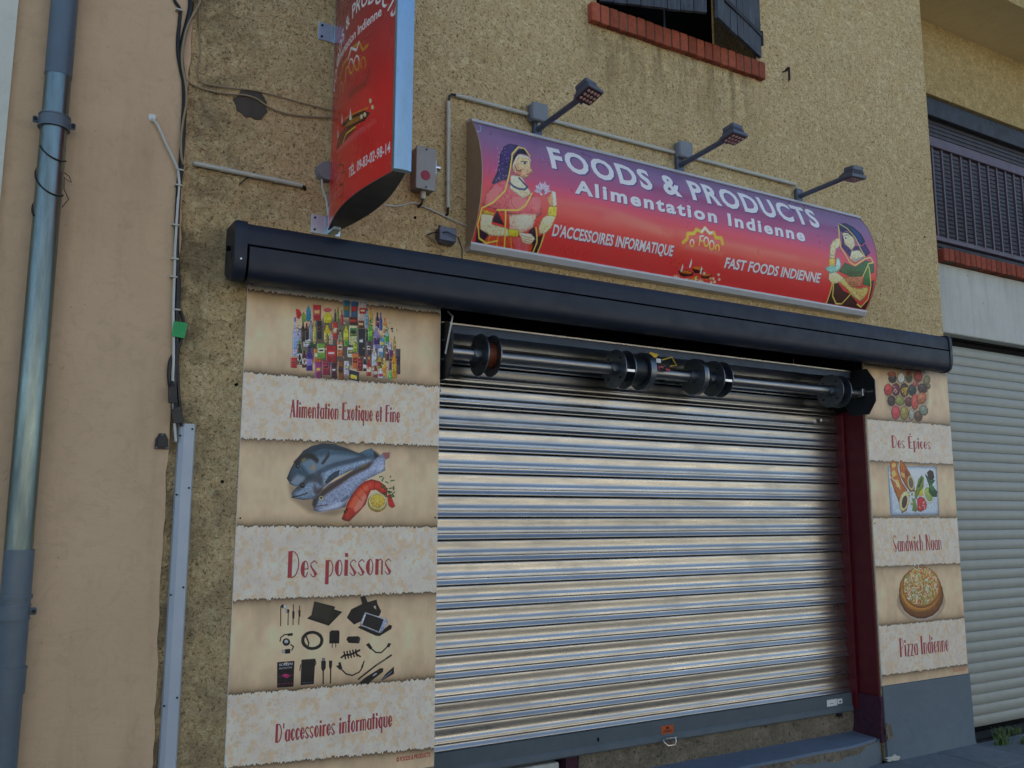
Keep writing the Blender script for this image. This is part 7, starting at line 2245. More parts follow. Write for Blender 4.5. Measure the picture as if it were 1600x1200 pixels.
# fixings in the dark space over the shutter
mb = MB()
for x in (2.61, 2.93):
    mb.cyl((x, .24, 2.60), (x, .24, 2.795), .009, None, 8)
mb.box(1.86, .02, 2.70, 5.12, .05, 2.795)
obj('lintel_fixing', mb, M['black'], shop)
# painted base of the piers
obj('plinth', MB().prism([(-.012, .474), (-.02, .02), (-.035, -.01), (.0, -.01), (.0, .474)], 'x', 5.13, 6.08), M['plinth'], shop)
obj('plinth', MB().prism([(-.012, .40), (-.02, .02), (-.03, -.01), (.0, -.01), (.0, .40)], 'x', .70, 1.853), M['plinth'], shop)
# jamb on the right, its worn foot and guide
obj('door_jamb', MB().cbox(5.108, .004, .40, 5.1245, .236, 2.33, .002), M['jamb'], shop)
mb = MB()
NZ, NY = 16, 9
grid = {}
for k in range(NZ + 1):
    for q in range(NY + 1):
        z, y = .12 + .29 * k / NZ, -.007 + .242 * q / NY
        edge = .010 * max(0, 1 - k / NZ * 1.6)
        grid[k, q] = len(mb.v)
        mb.v.append((5.101 - edge + random.uniform(-.0022, .0022) + .004 * math.sin(z * 23 + y * 11), y + random.uniform(-.002, .002) - (.006 * max(0, 1 - k / 6) if q == 0 else 0), z))
for k in range(NZ):
    for q in range(NY):
        mb.f.append((grid[k, q], grid[k, q + 1], grid[k + 1, q + 1], grid[k + 1, q]))
    a, b_ = mb.v[grid[k, 0]], mb.v[grid[k + 1, 0]]
    mb.add([a, b_, (5.134, b_[1] + .001, b_[2]), (5.134, a[1] + .001, a[2])], [(0, 1, 2, 3)])
obj('jamb_foot', mb, M['jamb_worn'], shop)
obj('guide_channel', MB().cbox(5.085, .165, .30, 5.107, .24, 2.31, .002), M['jamb'], shop)
# threshold: raw riser under the shutter and the blue painted ledge in front of it
mb = MB()
mb.box(2.84, .215, -.0, 5.107, .45, .30)
obj('riser', mb, M['raw'], shop)
obj('door_step', MB().cbox(1.86, .215, 0, 2.71, .44, .262, .006), M['concrete_lintel'], shop)
obj('post_stub', MB().box(2.76, .225, 0, 2.838, .40, .30), M['jamb_worn'], shop)
mb = MB()
N = 34
top, frt = [], []
for k in range(N + 1):
    x = 2.9 + (5.10 - 2.9) * k / N
    w = .003 * math.sin(x * 9) + .003 * math.sin(x * 31)
    yf = -.02 + w * .7 + (.05 * max(0, (x - 4.75) / .35) ** 2)
    z = .145 + .0015 * math.sin(x * 13)
    top.append((x, yf, z))
for k in range(N):
    a, b_ = top[k], top[k + 1]
    mb.add([(a[0], .216, .150), a, b_, (b_[0], .216, .150)], [(0, 1, 2, 3)])
    mb.add([a, (a[0], a[1] - .014, a[2] - .012), (b_[0], b_[1] - .014, b_[2] - .012), b_], [(0, 1, 2, 3)])
obj('ledge', mb, M['ledge'], shop)
mb = MB()
for k in range(N):
    a, b_ = top[k], top[k + 1]
    a1, b1 = (a[0], a[1] - .014, a[2] - .012), (b_[0], b_[1] - .014, b_[2] - .012)
    za, zb = .085 - .012 * math.sin(a[0] * 7) - .008 * math.sin(a[0] * 29) + .05 * max(0, (a[0] - 4.6) / .5), .085 - .012 * math.sin(b_[0] * 7) - .008 * math.sin(b_[0] * 29) + .05 * max(0, (b_[0] - 4.6) / .5)
    mb.add([a1, (a[0], a1[1] - .008, za), (b_[0], b1[1] - .008, zb), b1], [(0, 1, 2, 3)])
obj('ledge_edge', mb, M['raw'], shop)
mb = MB()
for k in range(N):
    a, b_ = top[k], top[k + 1]
    za, zb = .085 - .012 * math.sin(a[0] * 7) - .008 * math.sin(a[0] * 29) + .05 * max(0, (a[0] - 4.6) / .5), .085 - .012 * math.sin(b_[0] * 7) - .008 * math.sin(b_[0] * 29) + .05 * max(0, (b_[0] - 4.6) / .5)
    mb.add([(a[0], a[1] - .022, za), (a[0], a[1] - .03, -.012), (b_[0], b_[1] - .03, -.012), (b_[0], b_[1] - .022, zb)], [(0, 1, 2, 3)])
obj('ledge_base', mb, M['plinth'], shop)


def blob(cx, cz, rx, rz, y, th, n=18, seed=0, jag=.25):
    r_ = random.Random(seed)
    pts = []
    for i in range(n):
        t = 2 * math.pi * i / n
        q = 1 + r_.uniform(-jag, jag)
        pts.append((cx + rx * q * math.cos(t), cz + rz * q * math.sin(t)))
    return MB().prism(pts, 'y', y - th, y)


obj('chipped_plaster', blob(5.155, .185, .03, .065, -.017, .008, 16, 4, .3), M['raw'], shop)
obj('chipped_plaster', blob(5.16, .022, .07, .018, -.028, .012, 14, 9, .35), M['concrete_lintel'], shop)
obj('cement_patch', blob(.845, 3.545, .075, .075, .002, .008, 20, 3, .16), M['cement'], shop)
for k, (x, z, r_) in enumerate(((.70, 2.95, .0), )):
    pass
# brick sill
sill = obj('window_sill', MB().box(2.812, -.036, 4.556, 4.242, .10, 4.668), M['mortar'], shop)
bm_ = [MB().cbox(-.0305, -.073, -.0605, .0305, .073, .0605, .004).mesh('brick') for _ in range(2)]
for b_ in bm_:
    b_.materials.append(M['brick'])
for k in range(21):
    o = link('brick', bm_[k % 2], None, sill, (2.834 + k * .0693, .030 + random.uniform(-.003, .003), 4.612 + random.uniform(-.002, .002)))
    o.rotation_euler = (0, random.uniform(-.012, .012), random.uniform(-.01, .01))


def shutter_leaf(hx, hy, fx, fy, n, z0, z1, flip):
    """ledged plank shutter hinged at (hx,hy) with its free edge at (fx,fy)"""
    d = Vector((fx - hx, fy - hy, 0))
    L = d.length
    d.normalize()
    nrm = Vector((d.y, -d.x, 0))
    if nrm.y > 0:
        nrm = -nrm
    # the leaf itself is its first plank row's ledge board on the inner side
    def slab(name, a, b, c0, c1, za, zb, mat, par):
        p = [Vector((hx, hy, 0)) + d * a + nrm * c0, Vector((hx, hy, 0)) + d * b + nrm * c0, Vector((hx, hy, 0)) + d * b + nrm * c1, Vector((hx, hy, 0)) + d * a + nrm * c1]
        mb = MB().prism([(q.x, q.y) for q in p], 'z', za, zb)
        return obj(name, mb, mat, par)
    leaf = slab('window_shutter', .03, L - .03, -.022, -.004, z0 + .12, z0 + .22, M['wood'], shop)
    w = L / n
    for i in range(n):
        off = random.uniform(-.002, .003)
        slab('plank', i * w + .0025, (i + 1) * w - .0025, -.003 + off, .020 + off, z0 + random.uniform(0, .006), z1, M['wood'], leaf)
    slab('strap_hinge', .0, L * .85, .024, .029, z0 + .155, z0 + .185, M['iron'], leaf)
    return leaf


lf = shutter_leaf(2.875, -.02, 3.53, -.245, 8, 4.695, 6.0, 1)
rf = shutter_leaf(4.215, -.02, 3.605, -.245, 7, 4.695, 6.0, -1)
obj('hinge_pin', MB().cyl((4.235, -.03, 4.80), (4.235, -.03, 4.90), .014, None, 8).box(4.225, -.03, 4.83, 4.245, .01, 4.86), M['iron'], shop)
obj('curtain_cord', MB().tube([(3.44, .05, 4.3 + .3), (3.445, .05, 4.75), (3.44, .05, 5.2)], .006), M['ledge'], shop)
for k, (x, z) in enumerate(((1.79, 3.40), (1.70, 3.13), (.84, 2.19), (.80, 1.75), (5.93, 3.72))):
    obj('anchor_hole', blob(x, z, .008, .008, .001, .0035, 8, k, .2), M['gap'], shop)

# ================================================================== PINK HOUSE ON THE LEFT
pink = thing('rendered_house', (.2, 0, 0), 'smooth pink beige rendered house wall left of the shop behind the drainpipe', 'building')
mb = MB()
zz = np.linspace(0, 7.9, 160)
ex = [.560 + .018 * max(0, 1 - z / 3.0) + .012 * math.sin(z * 3.1) * 0.3 + random.uniform(-.005, .005) for z in zz]
for k in range(159):
    mb.add([(-.14, -.014, zz[k]), (ex[k], -.014, zz[k]), (ex[k + 1], -.014, zz[k + 1]), (-.14, -.014, zz[k + 1])], [(0, 1, 2, 3)])
    mb.add([(ex[k], -.014, zz[k]), (ex[k] + .006, .02, zz[k]), (ex[k + 1] + .006, .02, zz[k + 1]), (ex[k + 1], -.014, zz[k + 1])], [(0, 1, 2, 3)])
obj('wall', mb, M['pink'], pink, 20)
obj('painted_corner', MB().box(-5.0, -.045, 0, -.138, .3, 7.9), M['white_wall'], pink)
obj('roof', MB().prism([(-.4, 7.9), (4, 9.2), (8.4, 7.9)], 'x', -5.0, .555), M['roof'], pink)

# ================================================================== GARAGE HOUSE ON THE RIGHT
gar = thing('garage_house', (8, .1, 0), 'house right of the shop with railed loggia above a closed grey garage door', 'building')
X0, X1 = 6.078, 12.0
mb = MB()
mb.add([(X0, .6, 5.435), (X1, .6, 5.435), (X1, .6, 6.165), (X0, .6, 6.165)], [(0, 1, 2, 3)])
mb.add([(X0, .6, 5.435), (X1, .6, 5.435), (X1, .75, 5.435), (X0, .75, 5.435)], [(0, 1, 2, 3)])
mb.add([(X0 + .004, 0.05, 3.5), (X0 + .004, .75, 3.5), (X0 + .004, .75, 6.165), (X0 + .004, .05, 6.165)], [(0, 1, 2, 3)])
obj('wall', mb, M['wall_loggia'], gar)
obj('upper_wall', MB().box(X0 + .002, .03, 6.167, X1, .5, 8.2), M['wall_loggia'], gar)
obj('soffit', MB().add([(X0, .031, 6.165), (X1, .031, 6.165), (X1, .60, 6.165), (X0, .60, 6.165)], [(0, 1, 2, 3)]), M['soffit'], gar)
obj('loggia_floor', MB().box(X0 + .006, .13, 3.45, X1, .76, 3.553), M['concrete_lintel'], gar)
obj('lintel', MB().cbox(X0, .03, 3.0, X1, .126, 3.553, .006), M['concrete_lintel'], gar)
obj('roof', MB().prism([(-.2, 8.2), (4, 9.5), (8.4, 8.2)], 'x', X0, X1), M['roof'], gar)
ds = obj('brick_sill', MB().box(6.125, -.022, 3.558, X1, .12, 3.652), M['mortar'], gar)
b2 = MB().cbox(-.0305, -.072, -.050, .0305, .072, .050, .004).mesh('brick')
b2.materials.append(M['brick_r'])
for k in range(44):
    link('brick', b2, None, ds, (6.145 + k * .0685, .041 + random.uniform(-.002, .002), 3.607 + random.uniform(-.002, .002)))
rl = obj('balcony_railing', MB().cbox(6.10, .03, 4.517, X1, .075, 4.60, .004), M['brown_rail'], gar)
obj('bottom_rail', MB().cbox(6.10, .035, 3.739, X1, .07, 3.776, .003), M['brown_rail'], rl)
barm = MB().box(-.009, -.009, 0, .009, .009, .741).mesh('bar')
barm.materials.append(M['brown_rail'])
for k in range(30):
    link('bar', barm, None, rl, (6.171 + k * .1239, .0525, 3.776))
obj('shutter_box', MB().cbox(X0 + .01, .63, 5.25, X1, .75, 5.432, .005), M['brown_box'], gar)
sl = obj('window_roller_shutter', MB().box(X0 + .01, .70, 3.56, X1, .73, 5.249), M['brown_box'], gar)
prof = [(.899, .0), (.8895, .004), (.887, .02), (.8895, .036), (.899, .040)]
slm = MB().prism([(y - .888, z) for y, z in prof], 'x', X0 + .02, X1).mesh('slat')
slm.materials.append(M['brown_slat'])
for k in range(41):
    link('slat', slm, None, sl, (0, .688, 3.565 + k * .0412))
gd = obj('garage_door', MB().box(X0 + .002, .160, .045, X1, .2, 2.999), M['black'], gar)
prof = []
for k in range(9):
    t = k / 8
    prof.append((-.0105 * math.sin(math.pi * (.05 + .95 * t)) ** .6, .0745 * t))
prof = [(p[0], p[1]) for p in prof] + [(.008, .0745), (.008, 0)]
gsm = MB().prism(prof, 'x', X0 + .003, X1).mesh('slat')
gsm.materials.append(M['garage'])
for k in range(38):
    link('slat', gsm, None, gd, (0, .150, .045 + k * .0762))
obj('door_gap_shade', MB().box(X0 + .004, .150, .008, X1, .19, .043), M['gap'], gd)  # black strip painting the shadowed gap under the door
obj('gap_blocker', MB().box(X0 + .003, .127, 2.985, X1, .40, 3.40), M['black'], gd)  # box added behind the lintel to keep daylight out of the gap
obj('garage_sill', MB().cbox(X0 + .002, .045, -.012, X1, .6, .006, .004), M['joint'], gar)

# ================================================================== ROLLER SHUTTER
shut = thing('roller_shutter', (3.4, .22, .28), 'closed galvanised roller shutter with its bare spring shaft exposed at the top', 'roller shutter')
XL, XR = 1.858, 5.086
P = .1185
prof = []
# slat outline from its top hook down: flat upper field, shallow swell, then a flare out to the lower bead
for z, y in ((.1152, .0034), (.111, .0010), (.104, .0002), (.092, .0004), (.080, .0006), (.070, .0002), (.063, -.0012), (.056, -.0042), (.050, -.0072), (.046, -.0078), (.041, -.0076), (.038, -.0088), (.0355, -.0088), (.033, -.0076), (.026, -.0080), (.021, -.0105), (.013, -.0160), (.008, -.0188), (.005, -.0195), (.002, -.0182), (.0010, -.0140)):
    prof.append((y, z))
back = [(y + .0022, z) for y, z in prof[::-1]]
slatm = MB().prism(prof + back, 'x', XL, XR).mesh('slat', 50)
slatm.materials.append(M['steel'])
for k in range(18):
    o = link('slat', slatm, None, shut, (0, .232 + random.uniform(-.0012, .0012), .406 + k * P))
    o.rotation_euler = (random.uniform(-.014, .014), 0, 0)
# top of the curtain rolling forward over the drums
pts = []
for k in range(15):
    t = k / 14
    a = math.radians(0 + 112 * t)
    pts.append((.115 + .118 * math.cos(a), 2.535 + .085 * math.sin(a)))
pts += [(.062, 2.606), (.058, 2.585)]
loop = pts + [(y + .002, z + .003) for y, z in pts[::-1]]
obj('curtain_top', MB().prism(loop, 'x', XL + .03, XR - .02), M['steel_shaded'], shut, 50)
obj('top_band', MB().cbox(XL + .07, .052, 2.556, XR - .03, .0575, 2.600, .001), M['band'], shut)
obj('top_lip', MB().cbox(XL + .03, .050, 2.601, XR - .02, .064, 2.612, .002), M['alu'], shut)
rail = obj('bottom_rail', MB().prism([(.215, .405), (.208, .402), (.206, .325), (.200, .318), (.196, .290), (.200, .284), (.250, .284), (.250, .405)], 'x', XL, XR), M['rail'], shut)
obj('keyhole', blob(2.965, .352, .006, .013, .2065, .002, 10, 2, .1), M['gap'], rail)
obj('warning_sticker', MB().box(3.418, .2045, .325, 3.512, .2058, .372), M['orange'], rail)
mb = MB()
mb.box(3.43, .2038, .334, 3.50, .2044, .338).box(3.435, .2038, .342, 3.495, .2044, .346).box(3.455, .2038, .352, 3.475, .2044, .364)
obj('sticker_print', mb, M['rust'], rail)
obj('handle', MB().tube([(3.415, .19, .305), (3.418, .165, .312), (3.50, .162, .312), (3.508, .19, .305), (3.508, .18, .285), (3.49, .17, .268), (3.44, .17, .268), (3.42, .18, .285), (3.415, .19, .305)], .0034), M['alu'], rail)
obj('label_sticker', MB().box(4.835, .2045, .335, 4.935, .2058, .378).box(4.94, .2045, .343, 4.985, .2058, .375), M['white'], rail)
obj('label_print', MB().box(4.955, .2036, .352, 4.972, .2043, .362).box(4.86, .2036, .350, 4.895, .2043, .353), M['cable_black'], rail)
obj('end_stop', MB().cbox(4.93, .19, .262, 4.965, .235, .283, .003), M['plate'], rail)
for x in (1.92, 4.96):
    obj('curtain_stop', MB().cyl((x - .045, .205, 2.268), (x + .035, .205, 2.268), .010, None, 10), M['alu'], shut)
SY, SZ = .02, 2.446
shf = obj('spring_shaft', MB().cyl((1.88, SY, SZ), (5.06, SY, SZ), .035, None, 24), M['shaft'], shut)
obj('bearing', MB().cyl((1.885, SY, SZ), (1.905, SY, SZ), .045, None, 16), M['pvc'], shf)


def plate_oct(x, yc, zc, ry, rz):
    pts = [(yc + ry * a, zc + rz * b_) for a, b_ in ((-1, -.45), (-.55, -1), (.55, -1), (1, -.45), (1, .45), (.55, 1), (-.55, 1), (-1, .45))]
    return MB().prism(pts, 'x', x, x + .008)


obj('side_plate', plate_oct(1.872, .02, 2.445, .125, .150), M['plate'], shut)
pr = obj('side_plate', plate_oct(5.092, .02, 2.455, .135, .160), M['plate'], shut)
obj('shaft_bracket', MB().cbox(5.055, -.045, 2.42, 5.0915, .03, 2.475, .004).cyl((5.084, -.045, 2.452), (5.084, -.098, 2.452), .008, None, 8), M['shaft'], pr)
for (y, z) in ((-.01, 2.50), (.0, 2.40)):
    obj('bolt', MB().cyl((1.862, y, z), (1.872, y, z), .006, None, 8), M['alu'], shut)


def drum(xa, xb, r, mid=None, spoke=True):
    d = obj('spring_drum', MB().cyl((xa, SY, SZ), (xa + .006, SY, SZ), r, None, 40).cyl((xb, SY, SZ), (xb + .006, SY, SZ), r, None, 40), M['steel_dark'], shut)
    obj('hub', MB().cyl((xa - .045, SY, SZ), (xa - .001, SY, SZ), .040, None, 20).cyl((xa - .03, SY - .045, SZ - .01), (xa - .03, SY - .03, SZ - .01), .012, None, 8), M['steel_dark'], d)
    obj('drum_band', MB().cyl((xa + .007, SY, SZ), (xb - .001, SY, SZ), r * .62, None, 28), mid or M['plate'], d)
    if spoke:
        obj('strap_clip', MB().cbox(xa + .010, SY - r * .97, SZ - .03, xb - .004, SY - r * .90, SZ - .014, .001), M['alu'], d)
    for k in range(4):
        t = math.radians(45 + 90 * k)
        obj('bolt', MB().cyl((xa - .006, SY + r * .72 * math.cos(t), SZ + r * .72 * math.sin(t)), (xa - .0005, SY + r * .72 * math.cos(t), SZ + r * .72 * math.sin(t)), .007, None, 8), M['plate'], d)
    return d


drum(2.09, 2.165, .113, M['brown_strap'], False)
drum(2.98, 3.05, .113)
drum(3.73, 3.80, .113)
drum(4.80, 4.88, .113, M['plate'], False)
mot = obj('shaft_motor', MB().cyl((3.075, SY, SZ), (3.16, SY, SZ), .086, None, 28), M['plate'], shut)
obj('motor_ring', MB().cyl((3.165, SY, SZ), (3.205, SY, SZ), .112, None, 40), M['steel_dark'], mot)
obj('motor_ring', MB().cyl((3.575, SY, SZ), (3.595, SY, SZ), .112, None, 40), M['steel_dark'], mot)
obj('ring_rim', MB().cyl((3.596, SY, SZ), (3.608, SY, SZ), .113, None, 40), M['shaft'], mot)
obj('hub', MB().cyl((3.53, SY, SZ), (3.574, SY, SZ), .045, None, 20), M['steel_dark'], mot)
obj('warning_label', MB().prism([(3.212, 2.535), (3.275, 2.535), (3.295, 2.558), (3.23, 2.566)], 'y', .0, .004), M['yellow'], mot)
obj('wiring', MB().tube([(3.21, -.02, 2.50), (3.26, -.05, 2.485), (3.31, -.045, 2.47), (3.37, -.02, 2.50), (3.40, .0, 2.53)], .005).tube([(3.21, -.03, 2.48), (3.27, -.06, 2.46), (3.33, -.045, 2.455)], .0045), M['cable_black'], mot)
obj('wire_block', MB().cbox(3.245, -.055, 2.455, 3.285, -.03, 2.478, .002).cbox(3.30, -.055, 2.45, 3.335, -.03, 2.466, .002), M['red_disc'], mot)
obj('wire_tag', MB().cbox(3.235, -.05, 2.495, 3.27, -.045, 2.52, .001), M['white'], mot)
obj('wiring', MB().tube([(3.30, -.02, 2.52), (3.36, -.04, 2.54), (3.42, -.01, 2.50), (3.35, -.04, 2.485)], .004), M['yellow'], mot)
tag(obj('loose_cable', MB().tube([(1.905, .02, 2.66), (1.90, -.05, 2.62), (1.875, -.09, 2.58), (1.864, -.08, 2.50), (1.862, -.05, 2.42)], .005), M['cable_white']),
    'thin grey cable hanging behind the left end plate of the shutter shaft', 'cable')

# ================================================================== AWNING CASSETTE
aw = thing('awning_cassette', (3.3, -.1, 2.63), 'long anthracite closed awning cassette running above both posters and the shutter', 'awning')
A0, A1 = .815, 5.825
body = [(-.001, 2.70), (-.001, 2.908), (-.165, 2.897), (-.186, 2.890), (-.197, 2.876), (-.2005, 2.85), (-.2005, 2.794), (-.18, 2.788), (-.12, 2.783), (-.12, 2.66), (-.06, 2.68)]
obj('cassette_body', MB().prism(body, 'x', A0, A1), M['awning'], aw, 40)
bar_ = [(-.2025, 2.783), (-.2035, 2.735), (-.202, 2.695), (-.196, 2.668), (-.182, 2.648), (-.160, 2.638), (-.130, 2.634), (-.123, 2.650), (-.125, 2.776), (-.15, 2.781)]
obj('front_bar', MB().prism(bar_, 'x', A0 + .012, A1 - .004), M['awning'], aw, 40)
cap = [(-.0015, 2.69), (-.0015, 2.915), (-.165, 2.906), (-.190, 2.899), (-.204, 2.884), (-.2085, 2.855), (-.2085, 2.735), (-.204, 2.69), (-.190, 2.655), (-.165, 2.635), (-.13, 2.631), (-.06, 2.655)]
def endcap(xa, xb):
    mb = MB()
    cxm = (xa + xb) / 2
    o_ = xa < 3
    ins = [(y * .965 - .002, 2.765 + (z - 2.765) * .955) for y, z in cap]
    n = len(cap)
    ring = [[(xa if o_ else xb, p[0], p[1]) for p in ins], [(xa + .008 if o_ else xb - .008, p[0], p[1]) for p in cap], [(xb if o_ else xa, p[0], p[1]) for p in cap]]
    vv = ring[0] + ring[1] + ring[2]
    ff = [tuple(range(n))] + [(r_ * n + i, r_ * n + (i + 1) % n, (r_ + 1) * n + (i + 1) % n, (r_ + 1) * n + i) for r_ in (0, 1) for i in range(n)] + [tuple(range(2 * n, 3 * n))]
    return mb.add(vv, ff)
c1 = obj('end_cap', endcap(.762, A0), M['awning'], aw, 40)
obj('end_cap', endcap(A1, 5.862), M['awning'], aw, 40)
obj('crank_eye', MB().cyl((.748, -.10, 2.79), (.763, -.10, 2.79), .012, None, 12), M['gap'], c1)
obj('screw', MB().cyl((.79, -.2092, 2.72), (.79, -.2065, 2.72), .004, None, 8), M['alu'], c1)
tag(obj('paint_splash', blob(5.47, 2.908, .035, .007, -.10, .03, 14, 12, .4), M['white']), 'blob of dried white filler on top of the awning cassette near its right end', 'filler')

# ================================================================== POSTERS
def panel(name, x0, x1, z0, z1, img, label):
    t = thing(name, ((x0 + x1) / 2, 0, z0), label, 'poster panel')
    obj('board', MB().box(x0, -.0048, z0, x1, .0, z1), M['white'], t)
    me = bpy.data.meshes.new('printed_sheet')
    me.from_pydata([(x0 + .002, -.006, z0 + .002), (x1 - .002, -.006, z0 + .002), (x1 - .002, -.006, z1), (x0 + .002, -.006, z1)], [], [(0, 1, 2, 3)])
    uv = me.uv_layers.new(name='UVMap')
    for l_, c_ in zip(uv.data, ((0, 0), (1, 0), (1, 1), (0, 1))):
        l_.uv = c_
    link('printed_sheet', me, image_mat(name + '_print', img, .42, .4, .10), t)
    return t


panel('poster_panel', .868, 1.853, .410, 2.700, IMG_L, 'wide food poster left of the shutter showing groceries, fish and phone accessories')
panel('poster_panel', 5.131, 6.075, .478, 2.700, IMG_R, 'narrow food poster right of the shutter showing spices, naan sandwiches and pizza')
for x, z, lb in ((.885, 1.59, 'dark screw head at the left edge of the large poster beside the fish picture'), (1.838, 1.592, 'dark screw head at the right edge of the large poster beside the fish picture'),
                 (5.15, 1.55, 'dark screw head at the left edge of the narrow poster below the naan plate'), (6.06, 2.68, 'dark screw head at the top right corner of the narrow poster'),
                 (.885, 2.665, 'dark screw head at the top left corner of the large poster')):
    tag(obj('screw', MB().cyl((x, -.0085, z), (x, -.004, z), .0042, None, 8), M['iron']), lb, 'screw', 'screws holding the poster panels')

# ================================================================== SHOP SIGN (bowed light box)
SX0, SX1, SZ0, SZ1, SB = 2.0, 5.108, 3.015, 3.715, .13
sg = thing('shop_sign', (3.55, 0, 3.015), 'bowed red and purple shop sign with two painted women above the awning', 'sign')
h_ = .35
R_ = (h_ * h_ + SB * SB) / (2 * SB)
def sy_(z):
    return -.05 - SB + R_ - math.sqrt(R_ * R_ - (z - 3.365) ** 2)
nz = 28
me = bpy.data.meshes.new('sign_face')
vv, ff, uvs = [], [], []
for k in range(nz + 1):
    z = SZ0 + (SZ1 - SZ0) * k / nz
    vv += [(SX0, sy_(z), z), (SX1, sy_(z), z)]
for k in range(nz):
    ff.append((2 * k, 2 * k + 1, 2 * k + 3, 2 * k + 2))
    uvs += [(0, k / nz), (1, k / nz), (1, (k + 1) / nz), (0, (k + 1) / nz)]
me.from_pydata(vv, [], ff)
uv = me.uv_layers.new(name='UVMap')
for l_, c_ in zip(uv.data, uvs):
    l_.uv = c_
me.polygons.foreach_set('use_smooth', [True] * nz)
link('sign_face', me, image_mat('shop_sign_face', IMG_S, .30, .5, .06), sg)
arc_ = [(sy_(SZ0 + (SZ1 - SZ0) * k / 20), SZ0 + (SZ1 - SZ0) * k / 20) for k in range(21)]
for xa, xb in ((SX0 - .006, SX0 - .001), (SX1 + .001, SX1 + .006)):
    obj('end_plate', MB().prism([(.0, SZ0)] + [(y - .003, z) for y, z in arc_] + [(.0, SZ1)], 'x', xa, xb), M['sign_side'], sg)
obj('back_box', MB().box(SX0, -.045, SZ0 + .005, SX1, -.002, SZ1 - .005), M['sign_side'], sg)
obj('top_trim', MB().prism([(-.002, 3.712), (-.05, 3.712), (-.066, 3.700), (-.072, 3.704), (-.062, 3.722), (-.04, 3.730), (-.002, 3.730)], 'x', SX0 - .008, SX1 + .008), M['trim'], sg)
obj('bottom_trim', MB().prism([(-.002, 3.014), (-.05, 3.014), (-.066, 3.030), (-.072, 3.028), (-.073, 3.016), (-.055, 2.990), (-.002, 2.986)], 'x', SX0 - .008, SX1 + .008), M['trim'], sg)

# ================================================================== PROJECTING SIGN
bs = thing('projecting_sign', (1.25, -.05, 2.98), 'lens shaped red double sided sign standing out from the wall with phone number', 'sign')
BZ0, BZ1 = 2.98, 4.55
def bx(t):
    return .022 + .052 * math.sin(math.pi * t)
n_ = 18
for sgnx, nm in ((-1, 'sign_face'), (1, 'sign_face')):
    me = bpy.data.meshes.new(nm)
    vv, ff, uvs = [], [], []
    for k in range(n_ + 1):
        t = k / n_
        y = -.03 - .86 * t
        x = 1.255 + sgnx * bx(t)
        vv += [(x, y, BZ0), (x, y, BZ1)]
    for k in range(n_):
        a_, b_ = k / n_, (k + 1) / n_
        if sgnx > 0:
            a_, b_ = 1 - a_, 1 - b_
        ff.append((2 * k, 2 * k + 2, 2 * k + 3, 2 * k + 1))
        uvs += [(a_, 0), (b_, 0), (b_, 1), (a_, 1)]
    me.from_pydata(vv, [], ff)
    uv = me.uv_layers.new(name='UVMap')
    for l_, c_ in zip(uv.data, uvs):
        l_.uv = c_
    me.polygons.foreach_set('use_smooth', [True] * n_)
    if sgnx < 0:
        bmat = image_mat('projecting_sign_face', IMG_B, .25, .5, .06)
    link(nm, me, bmat, bs)
lens = [(1.255 - bx(k / n_) - .002, -.03 - .86 * k / n_) for k in range(n_ + 1)] + [(1.255 + bx(k / n_) + .002, -.03 - .86 * k / n_) for k in range(n_, -1, -1)]
obj('bottom_plate', MB().prism(lens, 'z', BZ0 - .004, BZ0 - .0005), M['blade_under'], bs)
obj('top_plate', MB().prism(lens, 'z', BZ1 + .0005, BZ1 + .004), M['blade_under'], bs)
edge = [(1.218, -.885), (1.214, -.898), (1.218, -.912), (1.235, -.919), (1.275, -.919), (1.292, -.912), (1.296, -.898), (1.292, -.885)]
obj('edge_strip', MB().prism(edge, 'z', BZ0 - .006, BZ1 + .006), M['sky_tint_edge'], bs)
obj('edge_strip', MB().box(1.232, -.030, BZ0 - .004, 1.278, -.022, BZ1), M['alu'], bs)
for z in (3.005, 4.012):
    zc = z
    br = obj('wall_bracket', MB().cbox(1.155, -.008, zc - .047, 1.30, .0, zc + .047, .001), M['galv_bracket'], bs)
    obj('bracket_arm', MB().cbox(1.235, -.10, zc - .045, 1.275, -.009, zc - .012, .002), M['galv_bracket'], br)
    for q in ((1.172, zc - .03), (1.172, zc + .03), (1.285, zc - .03), (1.285, zc + .03)):
        obj('bolt', MB().cyl((q[0], -.013, q[1]), (q[0], -.008, q[1]), .006, None, 6), M['iron'], br)

